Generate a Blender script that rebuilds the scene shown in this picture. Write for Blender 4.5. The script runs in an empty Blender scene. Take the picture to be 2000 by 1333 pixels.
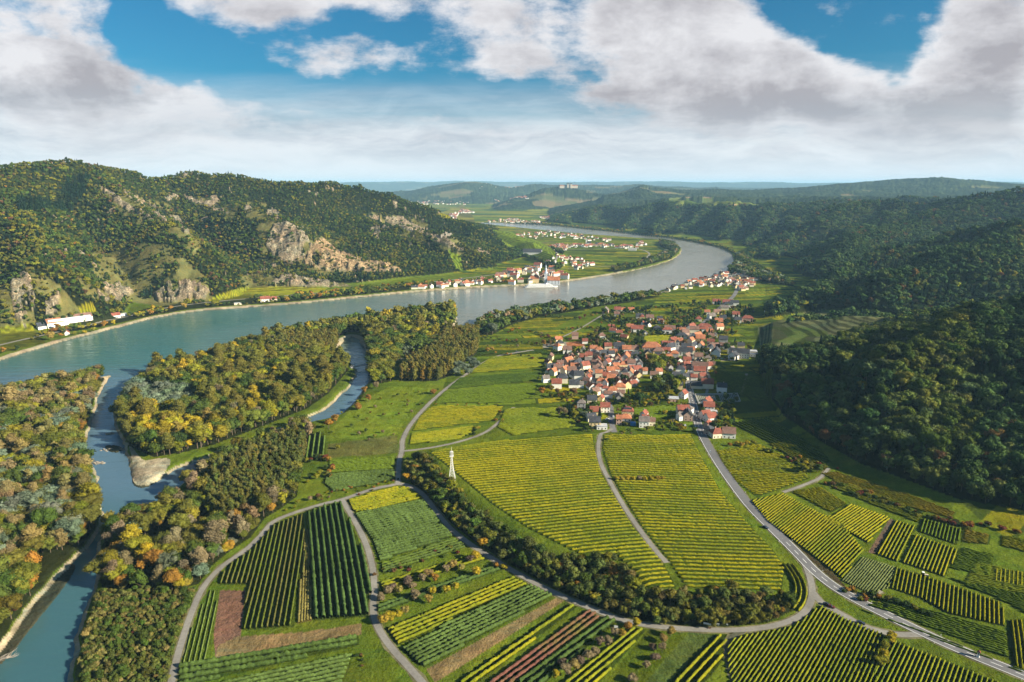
import bpy, math, random
import numpy as np
R = math.radians
random.seed(7)
rng = np.random.default_rng(11)
SC = bpy.context.scene
COL = SC.collection

# ------------------------------------------------------------------ camera
HC = 230.0                      # drone height above the valley floor
FPX = 1303.0                    # focal length in photo pixels (2000 px wide)
PITCH = math.atan(306.5 / FPX)
cp, sp = math.cos(PITCH), math.sin(PITCH)
cam = bpy.data.cameras.new('camera')
cam.sensor_width = 36.0
cam.lens = FPX / 2000 * 36.0
cam.clip_start = 1.0
cam.clip_end = 120000.0
camo = bpy.data.objects.new('camera', cam)
COL.objects.link(camo)
camo.location = (0, 0, HC)
camo.rotation_euler = (R(90) - PITCH, 0, 0)
SC.camera = camo

# ------------------------------------------------------------------ light
SUN_EL = 24.5
SUN_H = (0.943, -0.332)          # horizontal direction towards the sun (right, slightly behind)
SUN_AZ = math.atan2(SUN_H[0], SUN_H[1])   # clockwise from +Y
sun = bpy.data.lights.new('sun', 'SUN')
sun.energy = 5.0
sun.angle = R(0.5)
sun.color = (1.0, 0.90, 0.70)
suno = bpy.data.objects.new('sun', sun)
COL.objects.link(suno)
suno.location = (0, 0, 600)
from mathutils import Vector, Matrix
sd = Vector((math.cos(R(SUN_EL)) * SUN_H[0], math.cos(R(SUN_EL)) * SUN_H[1], math.sin(R(SUN_EL))))
suno.rotation_euler = sd.to_track_quat('Z', 'Y').to_euler()

SC.view_settings.view_transform = 'Standard'
SC.view_settings.look = 'None'
SC.view_settings.exposure = 1.36
SC.view_settings.gamma = 1.0
SC.view_settings.use_curve_mapping = False
SC.cycles.max_bounces = 5
SC.cycles.diffuse_bounces = 2
SC.cycles.glossy_bounces = 2
SC.cycles.transmission_bounces = 2
SC.cycles.volume_bounces = 1
SC.cycles.transparent_max_bounces = 6
SC.cycles.use_denoising = True
SC.cycles.use_adaptive_sampling = True
SC.cycles.adaptive_threshold = 0.02

# ------------------------------------------------------------------ node helper
class NT:
    def __init__(s, tree):
        s.t = tree
    def n(s, typ, **kw):
        nd = s.t.nodes.new(typ)
        for k, v in kw.items():
            setattr(nd, k, v)
        return nd
    def l(s, a, b):
        s.t.links.new(a, b)
    def m(s, op, a, b=None, c=None, clamp=False):
        nd = s.n('ShaderNodeMath', operation=op, use_clamp=clamp)
        for i, v in enumerate((a, b, c)):
            if v is None: continue
            if isinstance(v, (int, float)): nd.inputs[i].default_value = v
            else: s.l(v, nd.inputs[i])
        return nd.outputs[0]
    def vm(s, op, a, b=None):
        nd = s.n('ShaderNodeVectorMath', operation=op)
        for i, v in enumerate((a, b)):
            if v is None: continue
            if isinstance(v, (tuple, list)): nd.inputs[i].default_value = v
            elif isinstance(v, (int, float)): nd.inputs[3].default_value = v
            else: s.l(v, nd.inputs[i])
        return nd.outputs[0]
    def mix(s, f, a, b, blend='MIX'):
        nd = s.n('ShaderNodeMix', data_type='RGBA', blend_type=blend)
        for sock, v in ((nd.inputs[0], f), (nd.inputs[6], a), (nd.inputs[7], b)):
            if isinstance(v, (int, float)): sock.default_value = v
            elif isinstance(v, (tuple, list)): sock.default_value = (*v[:3], 1)
            else: s.l(v, sock)
        return nd.outputs[2]
    def noise(s, vec, scale, detail=4.0, rough=0.55, lac=2.0, dist=0.0):
        nd = s.n('ShaderNodeTexNoise', noise_dimensions='3D')
        if vec is not None: s.l(vec, nd.inputs['Vector'])
        nd.inputs['Scale'].default_value = scale
        nd.inputs['Detail'].default_value = detail
        nd.inputs['Roughness'].default_value = rough
        nd.inputs['Lacunarity'].default_value = lac
        nd.inputs['Distortion'].default_value = dist
        return nd.outputs[0]
    def ramp(s, f, a, b, lo=0.0, hi=1.0, smooth=True):
        nd = s.n('ShaderNodeMapRange', interpolation_type='SMOOTHSTEP' if smooth else 'LINEAR')
        if isinstance(f, (int, float)): nd.inputs[0].default_value = f
        else: s.l(f, nd.inputs[0])
        for i, v in zip((1, 2, 3, 4), (a, b, lo, hi)): nd.inputs[i].default_value = v
        return nd.outputs[0]

# ------------------------------------------------------------------ world sky
def ray(px, py):
    u, v = px - 1000.0, py - 666.5
    return u, FPX * cp - v * sp, -v * cp - FPX * sp        # x, forward, up

world = bpy.data.worlds.new('World')
SC.world = world
world.use_nodes = True
wt = NT(world.node_tree)
world.node_tree.nodes.clear()
sky = wt.n('ShaderNodeTexSky', sky_type='NISHITA')
sky.sun_disc = False
sky.sun_elevation = R(SUN_EL)
sky.sun_rotation = SUN_AZ
sky.air_density = 1.0
sky.dust_density = 0.6
sky.ozone_density = 2.0
tc = wt.n('ShaderNodeTexCoord')
sep = wt.n('ShaderNodeSeparateXYZ'); wt.l(tc.outputs['Generated'], sep.inputs[0])
X, Y, Z = sep.outputs
zc = wt.m('MAXIMUM', Z, 0.0)
# projection of the sky on a flat cloud deck for perspective-correct noise
den = wt.m('ADD', zc, 0.11)
cmb = wt.n('ShaderNodeCombineXYZ')
wt.l(wt.m('DIVIDE', X, den), cmb.inputs[0]); wt.l(wt.m('DIVIDE', Y, den), cmb.inputs[1])
wt.l(wt.m('MULTIPLY', zc, 1.5), cmb.inputs[2])
deck = cmb.outputs[0]
# gnomonic coordinates (x/y, z/y) where the big banks of cloud are placed
yy = wt.m('MAXIMUM', Y, 0.12)
cg = wt.n('ShaderNodeCombineXYZ')
wt.l(wt.m('DIVIDE', X, yy), cg.inputs[0]); wt.l(wt.m('DIVIDE', Z, yy), cg.inputs[1])
wob = wt.n('ShaderNodeTexNoise'); wt.l(cg.outputs[0], wob.inputs['Vector'])
wob.inputs['Scale'].default_value = 4.5; wob.inputs['Detail'].default_value = 4
wv = wt.vm('SCALE', wt.vm('SUBTRACT', wob.outputs['Color'], (0.5, 0.5, 0.5)), 0.16)
gn = wt.vm('ADD', cg.outputs[0], wv)

def lobe(px, py, rx, ry, ang, amp):
    x, f, u = ray(px, py)
    m = wt.n('ShaderNodeMapping', vector_type='TEXTURE')
    m.inputs['Location'].default_value = (x / f, u / f, 0)
    m.inputs['Rotation'].default_value = (0, 0, R(ang))
    m.inputs['Scale'].default_value = (rx / 1340, ry / 1340, 1e3)
    wt.l(gn, m.inputs[0])
    g = wt.n('ShaderNodeTexGradient', gradient_type='SPHERICAL')
    wt.l(m.outputs[0], g.inputs[0])
    return wt.m('MULTIPLY', wt.ramp(g.outputs['Fac'], 0, 0.75), amp)

def total(lst):
    acc = None
    for a in lst:
        o = lobe(*a)
        acc = o if acc is None else wt.m('ADD', acc, o)
    return acc
# banks of cloud (+) and clear gaps (-)
bank = total([
    (40, 90, 230, 150, 0, 0.9), (120, 190, 330, 130, -8, 0.8), (330, 215, 260, 95, -10, 0.8),
    (560, 5, 440, 52, -3, 0.75), (700, 120, 170, 42, -4, 0.5), (900, 60, 230, 70, -10, 0.38),
    (1010, 110, 180, 65, -25, 0.38), (1350, 130, 380, 150, -8, 0.95), (1560, 190, 420, 110, -6, 0.7),
    (1900, 110, 240, 210, 10, 1.0), (1750, 215, 420, 100, -2, 0.8), (1180, 30, 400, 45, 0, 0.55),
    (1290, 60, 150, 90, 0, 0.5), (1650, 60, 400, 40, 0, .25),
    (380, 110, 260, 75, -15, -0.95), (640, 165, 380, 48, -6, -0.85), (980, 190, 260, 45, -10, -0.8),
    (1640, 60, 230, 55, -10, -0.6), (1780, 70, 120, 60, 40, -0.5), (1110, 28, 120, 42, 0, -0.8), (230, 40, 70, 60, 0, -0.7), (860, 200, 300, 28, 0, -0.5)])
n1 = wt.noise(deck, 1.7, 9, 0.62)
n1b = wt.noise(wt.vm('MULTIPLY', wt.vm('ADD', cg.outputs[0], (3.1, 7.7, 0)), (0.8, 1.25, 1)), 7.5, 9, 0.64, 2.1, 0.1)
dens = wt.m('ADD', wt.m('MULTIPLY_ADD', wt.m('SUBTRACT', n1, 0.5), 2.2, bank), wt.m('MULTIPLY', wt.m('SUBTRACT', n1b, 0.5), 2.9))
mask = wt.ramp(dens, -0.02, 0.82)
# thin veil that whitens the sky down to the horizon
el = wt.m('DIVIDE', Z, wt.m('SQRT', wt.m('ADD', wt.m('MULTIPLY', X, X), wt.m('MULTIPLY', Y, Y))))
mp = wt.n('ShaderNodeMapping'); mp.inputs['Scale'].default_value = (0.35, 1.0, 1); wt.l(deck, mp.inputs[0])
vn = wt.noise(mp.outputs[0], 1.0, 6, 0.6)
band = wt.ramp(wt.m('ADD', el, wt.m('MULTIPLY', wt.m('SUBTRACT', vn, 0.5), 0.10)), 0.055, 0.160, 1.0, 0.0)
streak = wt.ramp(wt.noise(wt.vm('MULTIPLY', gn, (2.2, 26.0, 1)), 1.0, 5, 0.6), 0.52, 0.78, 0, 0.55)
streak = wt.m('MULTIPLY', streak, wt.ramp(el, 0.10, 0.16, 1.0, 0.0))
veil = wt.m('MAXIMUM', wt.m('MULTIPLY', band, 0.93), streak)
# cloud body shading: thick middles and undersides are grey, sunlit rims white
sh = wt.noise(wt.vm('MULTIPLY', wt.vm('ADD', cg.outputs[0], (3.1 + 0.028, 7.7 + 0.026, 0)), (0.8, 1.25, 1)), 7.5, 6, 0.62, 2.1, 0.1)
lit = wt.m('SUBTRACT', n1b, sh)
body = wt.ramp(dens, 0.45, 1.45)
dark = total([(230, 135, 190, 75, -12, 0.75), (480, 30, 380, 45, -3, 0.4), (60, 205, 200, 45, 0, 0.25), (1330, 190, 330, 60, -8, 0.6),
              (1860, 220, 230, 70, -5, 0.9), (1960, 120, 120, 180, 0, 0.8), (1560, 225, 200, 40, -4, 0.5),
              (1120, 160, 220, 55, -15, 0.4), (120, 90, 60, 60, 0, 0.4), (700, 120, 200, 50, 0, .3), (1600, 130, 200, 50, 0, .25),
              (330, 215, 200, 55, -5, -0.45), (60, 60, 120, 80, 0, -0.3), (1250, 95, 160, 70, 0, -0.3), (1420, 170, 220, 40, -6, -0.25), (1660, 150, 160, 60, -20, -0.5)])
shade = wt.m('ADD', wt.m('MULTIPLY', body, 0.52), wt.m('MULTIPLY', dark, 0.62))
shade = wt.m('SUBTRACT', shade, wt.m('MULTIPLY', lit, 2.6))
shade = wt.m('MULTIPLY', wt.m('ADD', shade, wt.m('MULTIPLY', wt.m('SUBTRACT', n1, 0.5), 0.7)), 1.0, clamp=True)
ccol = wt.mix(shade, (0.55, 0.545, 0.56), (0.285, 0.275, 0.295))
skyc = wt.mix(1.0, sky.outputs[0], (0.013, 0.047, 0.062), 'MULTIPLY')
lowc = wt.noise(wt.vm('MULTIPLY', gn, (2.6, 17.0, 1)), 1.0, 8, 0.62)
lowc2 = wt.noise(wt.vm('MULTIPLY', cg.outputs[0], (7.0, 34.0, 1)), 1.0, 7, 0.65)
lc = wt.ramp(wt.m('ADD', wt.m('MULTIPLY', lowc, .65), wt.m('MULTIPLY', lowc2, .35)), 0.38, 0.60)
vcol = wt.mix(lc, (0.36, 0.385, 0.43), (0.56, 0.575, 0.60))
vcol = wt.mix(wt.ramp(el, 0.0, 0.07, 0.75, 0.0), vcol, (0.58, 0.625, 0.67))
c1 = wt.mix(veil, skyc, vcol)
c2 = wt.mix(wt.m('MULTIPLY', mask, wt.ramp(el, 0.03, 0.13, 0.25, 0.97)), c1, ccol)
low = wt.ramp(Z, -0.05, 0.0)
c3 = wt.mix(low, (0.05, 0.06, 0.05), c2)
bg = wt.n('ShaderNodeBackground'); wt.l(c3, bg.inputs[0]); bg.inputs[1].default_value = 0.61
wo = wt.n('ShaderNodeOutputWorld'); wt.l(bg.outputs[0], wo.inputs[0])
world.cycles.sampling_method = 'MANUAL'
world.cycles.sample_map_resolution = 512
# ------------------------------------------------------------------ noise
def _hash(ix, iy, seed):
    h = (ix.astype(np.int64) * 374761393 + iy.astype(np.int64) * 668265263 + seed * 974634777) & 0xFFFFFFFF
    h = ((h ^ (h >> 13)) * 1274126177) & 0xFFFFFFFF
    h = (h ^ (h >> 16)) & 0xFFFFFFFF
    return h.astype(np.float64) / 4294967295.0

def vnoise(x, y, seed=0):
    x0 = np.floor(x); y0 = np.floor(y)
    fx = x - x0; fy = y - y0
    fx = fx * fx * fx * (fx * (fx * 6 - 15) + 10); fy = fy * fy * fy * (fy * (fy * 6 - 15) + 10)
    a = _hash(x0, y0, seed); b = _hash(x0 + 1, y0, seed)
    c = _hash(x0, y0 + 1, seed); d = _hash(x0 + 1, y0 + 1, seed)
    return (a + (b - a) * fx) * (1 - fy) + (c + (d - c) * fx) * fy

def fbm(x, y, seed=0, octv=4, gain=0.5):
    s = 0; a = 1.0; t = 0
    for i in range(octv):
        ca, sa = math.cos(0.7 * i), math.sin(0.7 * i)
        s = s + a * (vnoise((x * ca - y * sa) * 2 ** i + 17.3 * i, (x * sa + y * ca) * 2 ** i - 9.1 * i, seed + i) - 0.5)
        t += a; a *= gain
    return s / t * 2          # about -1..1

def ridged(x, y, seed=0, octv=3):
    s = 0; a = 1.0; t = 0
    for i in range(octv):
        n = 1 - np.abs(2 * vnoise(x * 2 ** i + 5.2 * i, y * 2 ** i + 3.3 * i, seed + i) - 1)
        s = s + a * n; t += a; a *= 0.5
    return s / t              # 0..1, high on ridges

def sstep(a, b, x):
    t = np.clip((x - a) / (b - a), 0, 1)
    return t * t * (3 - 2 * t)

# ------------------------------------------------------------------ pixel <-> direction
def azt(px, py):
    """azimuth (deg, clockwise from +Y) and downward slope of the sight line through a photo pixel"""
    px = np.asarray(px, float); py = np.asarray(py, float)
    u = px - 1000; v = py - 666.5
    fw = FPX * cp - v * sp
    dn = v * cp + FPX * sp
    return np.degrees(np.arctan2(u, fw)), dn / np.hypot(u, fw)

def W0(px, py, z=0.0):
    a, t = azt(px, py)
    D = (HC - z) / np.maximum(t, 1e-4)
    a = np.radians(a)
    return np.stack([D * np.sin(a), D * np.cos(a)], -1)

def proj(x, y, z):
    dz = z - HC
    zc_ = y * cp - dz * sp
    yc_ = y * sp + dz * cp
    zc_ = np.where(zc_ > 1, zc_, np.nan)
    return 1000 + FPX * x / zc_, 666.5 - FPX * yc_ / zc_

# ------------------------------------------------------------------ hills from ridge lines
def curve(pts):
    """pts: (px, py, D) with D a distance, or None for a point on the valley floor; or ('z', az, D, z)"""
    out = []
    for q in pts:
        if q[0] == 'z':
            out.append(q[1:]); continue
        px, py, D = q[:3]
        a, t = azt(px, py)
        if D is None:
            D = HC / t; z = 0.0
        else:
            z = HC - D * t
        out.append((float(a), float(D), float(z)))
    out.sort()
    return np.array(out)

def from_base(base, pts):
    """pts: (px, py, k): distance is k times the distance of the base line at that azimuth"""
    o = []
    for px, py, k in pts:
        a, _ = azt(px, py)
        D = np.interp(a, base[:, 0], base[:, 1]) * k
        o.append((px, py, float(D)))
    return curve(o)

def shifted(c, kD, kz, dz=0):
    o = c.copy(); o[:, 1] *= kD; o[:, 2] = o[:, 2] * kz + dz
    return o

massifs = []
# the big wooded mountain on the left bank
Lb = curve([(-400, 790, None), (-150, 690, None), (0, 645, None), (80, 632, None), (180, 610, None), (260, 598, None), (340, 588, None), (430, 578, None),
            (520, 572, None), (600, 566, None), (700, 558, None), (790, 546, None), (860, 540, None), (930, 530, None), (990, 515, None), (1020, 506, None), (1045, 500, None)])
L1 = from_base(Lb, [(-400, 600, 1.07), (-150, 590, 1.07), (0, 560, 1.07), (100, 565, 1.08), (200, 540, 1.09), (330, 527, 1.09), (430, 530, 1.09), (520, 525, 1.08),
                    (600, 522, 1.08), (700, 512, 1.07), (790, 500, 1.06), (860, 497, 1.06), (930, 498, 1.05), (990, 500, 1.03), (1030, 502, 1.01)])
L2 = from_base(Lb, [(-400, 470, 1.25), (-150, 455, 1.25), (0, 440, 1.26), (100, 435, 1.27), (200, 425, 1.28), (300, 425, 1.28), (400, 420, 1.28), (500, 432, 1.27),
                    (600, 430, 1.26), (700, 442, 1.24), (790, 452, 1.2), (860, 466, 1.18), (930, 480, 1.12), (990, 493, 1.06), (1030, 500, 1.02)])
L3 = from_base(Lb, [(-400, 360, 1.5), (-150, 352, 1.5), (0, 342, 1.5), (60, 337, 1.5), (120, 330, 1.5), (200, 324, 1.5), (245, 331, 1.52), (290, 341, 1.55), (340, 336, 1.55),
                    (400, 330, 1.52), (450, 335, 1.5), (550, 354, 1.5), (650, 370, 1.5), (750, 390, 1.48), (830, 413, 1.42), (900, 441, 1.33), (950, 461, 1.23), (1000, 483, 1.13), (1035, 498, 1.05)])
massifs.append([Lb, L1, L2, L3, shifted(L3, 1.2, 0.7), shifted(L3, 1.55, 0.0)])
# vineyard hill behind the old town
H3 = curve([(800, 425, 2950), (860, 418, 2900), (920, 434, 2800), (960, 445, 2700), (1010, 462, 2480), (1050, 476, 2280), (1085, 500, 2000)])
massifs.append([shifted(H3, 0.86, 0, -1), H3, shifted(H3, 1.08, 0.9), shifted(H3, 1.22, 0, -2)])
# near wooded hill on the right
Rb = curve([(1478, 690, None), (1490, 760, None), (1530, 830, None), (1600, 885, None), (1680, 935, None), (1760, 965, None), (1860, 1005, None), (1960, 1022, None), ('z', 46, 560, 0), ('z', 60, 600, 0), ('z', 85, 700, 0)])
Rc = curve([('z', 20.9, 740, 0), (1500, 738, 745), (1560, 708, 790), (1600, 692, 810), (1640, 672, 830), (1700, 652, 860), (1760, 637, 890), (1800, 627, 900), (1880, 607, 930), (1950, 597, 950), (2000, 587, 960),
            ('z', 44, 1000, 118), ('z', 60, 1050, 150), ('z', 85, 1100, 170)])  # unseen rise beyond the right edge, its heights shaped for the shadow it casts
Rm = Rc.copy(); Rm[:, 1] = 0.5 * Rc[:, 1] + 0.5 * np.interp(Rc[:, 0], Rb[:, 0], Rb[:, 1]); Rm[:, 2] = Rc[:, 2] * 0.62
massifs.append([Rb, Rm, Rc, shifted(Rc, 1.12, 0.85), shifted(Rc, 1.25, 0.55)])
# second hill with terraces on its foot
Sb = curve([('z', 20.0, 980, 0), ('z', 22, 900, 0), ('z', 25, 880, 2), ('z', 30, 900, 12), ('z', 38, 1000, 40), ('z', 60, 1300, 120), ('z', 85, 1300, 120)])
S1 = curve([('z', 20.2, 1150, 0), (1510, 640, 1120), (1560, 612, 1150), (1640, 600, 1130), (1700, 604, 1120), (1760, 612, 1120), ('z', 40, 1250, 70), ('z', 60, 1500, 120), ('z', 85, 1500, 150)])
S2 = curve([('z', 21.0, 1250, 0), (1575, 592, 1350), (1600, 567, 1500), (1650, 532, 1650), (1700, 512, 1750), (1780, 491, 1850), (1850, 467, 1900), (1920, 457, 1900), (2000, 447, 1900), ('z', 45, 1900, 150), ('z', 85, 1900, 180)])
massifs.append([Sb, S1, S2, shifted(S2, 1.13, 0.45), shifted(S2, 1.35, 0.2)])
# third ridge, rising to the peak at the right edge
Tb = curve([(1438, 528, None), (1460, 540, None), (1500, 556, None), (1540, 572, None), (1580, 592, None), ('z', 27, 1900, 10), ('z', 38, 2200, 60), ('z', 60, 2300, 100), ('z', 85, 2300, 100)])
Tc = curve([(1438, 512, 2120), (1480, 492, 2350), (1540, 458, 2700), (1600, 427, 2900), (1660, 409, 3000), (1720, 404, 3100), (1780, 410, 3050), (1850, 404, 3000), (1920, 394, 3000), (1970, 385, 3000), (2050, 378, 3000), ('z', 60, 3000, 240), ('z', 85, 3000, 240)])
massifs.append([Tb, Tc, shifted(Tc, 1.2, 0.85), shifted(Tc, 1.5, 0.6)])
# long plateau above the far river bend
Ub = curve([('z', 2.5, 4000, 0), (1090, 441, None), (1150, 450, None), (1230, 459, None), (1300, 467, None), (1380, 481, None), (1430, 495, None), ('z', 22, 2700, 0), ('z', 85, 3300, 100)])
Uc = curve([('z', 2.2, 4500, 0), (1070, 434, 4200), (1100, 424, 4300), (1150, 414, 4300), (1200, 410, 4200), (1260, 406, 4000), (1300, 401, 3900), (1400, 398, 3700), (1500, 397, 3600), (1600, 398, 3700), (1700, 398, 3900), (2100, 398, 4000), ('z', 85, 4000, 130)])
massifs.append([Ub, Uc, shifted(Uc, 1.55, 0.9), shifted(Uc, 1.8, 0.0)])
# blue ridge on the right skyline
Vc = curve([('z', 6.5, 7200, 20), (1180, 380, 6800), (1210, 375, 6900), (1235, 366, 7000), (1252, 360, 7000), (1275, 365, 7000), (1330, 372, 7000), (1400, 371, 7000), (1450, 373, 7000), (1530, 371, 7500), (1600, 364, 7500),
            (1650, 362, 7600), (1700, 362, 7800), (1760, 357, 8000), (1830, 354, 8000), (1900, 356, 8000), (1950, 358, 8000), (2000, 359, 8000), (2150, 352, 8000), ('z', 85, 8000, 260)])
massifs.append([shifted(Vc, 0.74, 0, 60), shifted(Vc, 0.86, 0.62, 20), Vc, shifted(Vc, 1.3, 0.6)])
# abbey hill and the rolling country beyond
Xc = curve([(985, 398, 6800), (1020, 390, 7000), (1060, 375, 7100), (1085, 369, 7200), (1110, 366, 7200), (1140, 372, 7200), (1180, 378, 7000), (1210, 386, 7000)])
massifs.append([shifted(Xc, 0.86, 0, -1), Xc, shifted(Xc, 1.2, 0, -1)])
Yc = curve([(760, 382, 9800), (800, 378, 9500), (830, 371, 9500), (870, 364, 9500), (900, 360, 9500), (950, 360, 9500), (1000, 367, 9500), (1030, 365, 10000), (1060, 363, 10500), (1120, 364, 10500), (1180, 365, 10500), (1230, 366, 10500), (1400, 370, 10500)])
massifs.append([shifted(Yc, 0.8, 0, -1), Yc, shifted(Yc, 1.3, 0.3)])
Zc = curve([(560, 360, 23000), (640, 358.5, 23000), (700, 356, 23000), (760, 357.5, 23000), (900, 355, 23000), (1000, 356.5, 23000), (1120, 357, 23000), (1250, 355.5, 23000), (1350, 357, 23000), (1500, 358, 23000), (2000, 358, 23000)])
massifs.append([shifted(Zc, 0.85, 0, -1), Zc, shifted(Zc, 1.15, 0, -1)])

EXPO = {4: 2.3, 5: 2.1, 3: 1.3}
def massif_h(m, az, D):
    ex = EXPO.get([i for i, q in enumerate(massifs) if q is m][0], 1.0)
    shp = D.shape
    Ds = [np.interp(az, c[:, 0], c[:, 1]) for c in m]
    zs = [np.interp(az, c[:, 0], c[:, 2]) for c in m]
    lo = max(c[0, 0] for c in m) ; hi = min(c[-1, 0] for c in m)
    z = np.zeros(shp)
    for k in range(len(m) - 1):
        a, b = Ds[k], np.maximum(Ds[k + 1], Ds[k] + 10)
        t = np.clip((D - a) / (b - a), 0, 1)
        t = 0.6 * t + 0.4 * t * t * (3 - 2 * t)
        if k == 0 or (k == 1 and ex == 1.3): t = t ** ex
        seg = zs[k] + (zs[k + 1] - zs[k]) * t
        z = np.where((D >= a), seg, z)
    z = np.where(D < Ds[0], np.minimum(zs[0], 0) * 1.0, z)
    # ease out at the azimuth ends
    e = np.minimum(sstep(lo - 1.2, lo + 0.1, az), 1 - sstep(hi - 0.1, hi + 1.2, az)) if hi < 80 else sstep(lo - 1.2, lo + 0.1, az)
    if lo < -40: e = 1 - sstep(hi - 0.1, hi + 1.2, az)
    return z * e

SPURS = [
 [(1700, 404, 3100), (1645, 422, 2880), (1600, 438, 2750), (1555, 462, 2600), (1520, 490, 2450), (1492, 520, 2250)],
 [(1600, 400, 3500), (1580, 412, 3300), (1560, 430, 3050)], [(1785, 412, 3050), (1760, 428, 2800), (1700, 440, 2600), (1650, 462, 2400), (1600, 490, 2200), (1560, 530, 1950)], [(1335, 402, 3850), (1300, 425, 3500), (1275, 450, 3200)], [(1160, 415, 4300), (1150, 432, 4050)], [(1450, 399, 3700), (1425, 425, 3350), (1400, 460, 2950)],
 [(1530, 400, 3600), (1505, 418, 3350), (1475, 448, 3000), (1450, 478, 2700)],
 [(1405, 400, 3700), (1372, 420, 3500), (1335, 448, 3250)], [(1270, 405, 4000), (1245, 425, 3750), (1225, 445, 3500)],
 [(1960, 398, 2950), (1850, 420, 2700), (1780, 436, 2500), (1700, 456, 2300), (1640, 490, 2050), (1600, 522, 1850)],
 [(1990, 470, 1850), (1900, 500, 1600), (1820, 530, 1450), (1750, 560, 1350)],
 [(190, 352, 2150), (240, 385, 1950), (300, 425, 1790), (350, 470, 1640), (392, 530, 1545)],
 [(455, 396, 2000), (530, 422, 1900), (572, 444, 1830), (622, 474, 1755), (700, 508, 1700)],
 [(700, 413, 2150), (780, 433, 2050), (830, 451, 1980), (880, 474, 1920), (935, 503, 1880)],
 [(30, 400, 1900), (60, 450, 1640), (50, 510, 1450)],
 [(1970, 600, 940), (1885, 640, 850), (1830, 700, 765), (1808, 780, 690), (1835, 880, 615)]]
plat_poly = None
def inpoly(px, py, poly):
    px = np.asarray(px); py = np.asarray(py)
    poly = np.asarray(poly, float)
    mnx, mny = poly.min(0); mxx, mxy = poly.max(0)
    res = np.zeros(px.shape, bool)
    idx = np.nonzero((px >= mnx) & (px <= mxx) & (py >= mny) & (py <= mxy))
    if idx[0].size == 0: return res
    x = px[idx]; y = py[idx]
    r = np.zeros(x.shape, bool)
    n = len(poly)
    for i in range(n):
        x1, y1 = poly[i]; x2, y2 = poly[(i + 1) % n]
        if y1 == y2: continue
        c = ((y1 > y) != (y2 > y)) & (x < (x2 - x1) * (y - y1) / (y2 - y1) + x1)
        r ^= c
    res[idx] = r
    return res

def segdist(x, y, pts, closed=False, maxd=200.0):
    pts = np.asarray(pts, float)
    d = np.full(x.shape, maxd)
    n = len(pts)
    for i in range(n if closed else n - 1):
        a = pts[i]; b = pts[(i + 1) % n]
        m = (x > min(a[0], b[0]) - maxd) & (x < max(a[0], b[0]) + maxd) & (y > min(a[1], b[1]) - maxd) & (y < max(a[1], b[1]) + maxd)
        if not m.any(): continue
        xs = x[m]; ys = y[m]
        ab = b - a; L = (ab ** 2).sum() + 1e-9
        t = np.clip(((xs - a[0]) * ab[0] + (ys - a[1]) * ab[1]) / L, 0, 1)
        dd = np.hypot(xs - a[0] - t * ab[0], ys - a[1] - t * ab[1])
        d[m] = np.minimum(d[m], dd)
    return d

WZ = -3.0
def smoothpoly(pts, closed=True, step=12.0, it=2):
    p = np.asarray(pts, float)
    for _ in range(it):                                     # Chaikin
        if closed:
            q = np.roll(p, -1, 0)
            p = np.stack([0.75 * p + 0.25 * q, 0.25 * p + 0.75 * q], 1).reshape(-1, 2)
        else:
            a, b = p[:-1], p[1:]
            m = np.stack([0.75 * a + 0.25 * b, 0.25 * a + 0.75 * b], 1).reshape(-1, 2)
            p = np.vstack([p[:1], m, p[-1:]])
    return p

river_px = [(-900, 1010), (-400, 840), (-150, 755), (0, 704), (60, 686), (125, 667), (200, 648), (300, 622), (370, 610), (450, 603), (560, 596), (640, 588), (700, 582), (800, 572), (880, 566), (960, 561), (1050, 558), (1150, 545), (1230, 531),
            (1290, 517), (1325, 502), (1333, 488), (1322, 477), (1290, 469), (1240, 465), (1180, 461), (1120, 456), (1060, 450), (1000, 444), (950, 439), (930, 436),
            (960, 435), (1010, 438), (1080, 441), (1150, 449), (1230, 457), (1300, 465), (1380, 478), (1425, 491), (1434, 508), (1428, 526), (1408, 536), (1370, 546), (1330, 556), (1300, 566), (1270, 576),
            (1200, 587), (1100, 598), (1000, 610), (935, 622), (932, 640), (905, 645), (885, 638), (893, 618), (890, 607), (800, 617), (700, 627), (600, 645), (500, 670), (400, 702), (340, 716), (290, 718),
            (235, 730), (200, 738), (100, 758), (0, 777), (-200, 820), (-400, 890), (-900, 1150)]
chan_px = [(225, 722), (262, 712), (320, 700), (300, 722), (275, 742), (250, 755), (238, 778), (224, 802), (220, 835), (235, 852), (245, 880), (256, 905), (256, 945), (285, 953), (318, 935), (345, 914), (420, 892), (520, 852), (600, 817), (640, 800), (665, 775), (692, 745),
           (702, 722), (672, 700), (662, 672), (690, 655), (714, 680), (726, 712), (722, 745), (700, 778), (675, 805), (645, 818), (600, 827), (560, 842), (480, 876), (420, 903), (372, 934), (342, 960), (322, 988), (262, 1006), (215, 1022), (182, 1075),
           (182, 1160), (150, 1250), (130, 1340), (110, 1480), (-200, 1480), (-60, 1340), (-20, 1290), (60, 1195), (115, 1125), (150, 1090), (190, 1050), (200, 1010), (192, 960), (190, 930), (165, 870), (178, 830), (190, 775), (208, 745)]
river_w = smoothpoly(W0(*np.array(river_px, float).T, z=WZ))
chan_w = smoothpoly(W0(*np.array(chan_px, float).T, z=WZ))
sand_w = [smoothpoly(W0(*np.array(p, float).T, z=-2)) for p in (
    [(245, 850), (275, 905), (300, 900), (340, 898), (320, 930), (285, 953), (256, 948), (262, 910)],
    [(60, 1190), (110, 1120), (142, 1095), (150, 1110), (110, 1165), (60, 1225), (20, 1280), (-20, 1310), (-30, 1290)],
    [(200, 868), (235, 868), (240, 880), (215, 884)])]
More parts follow.
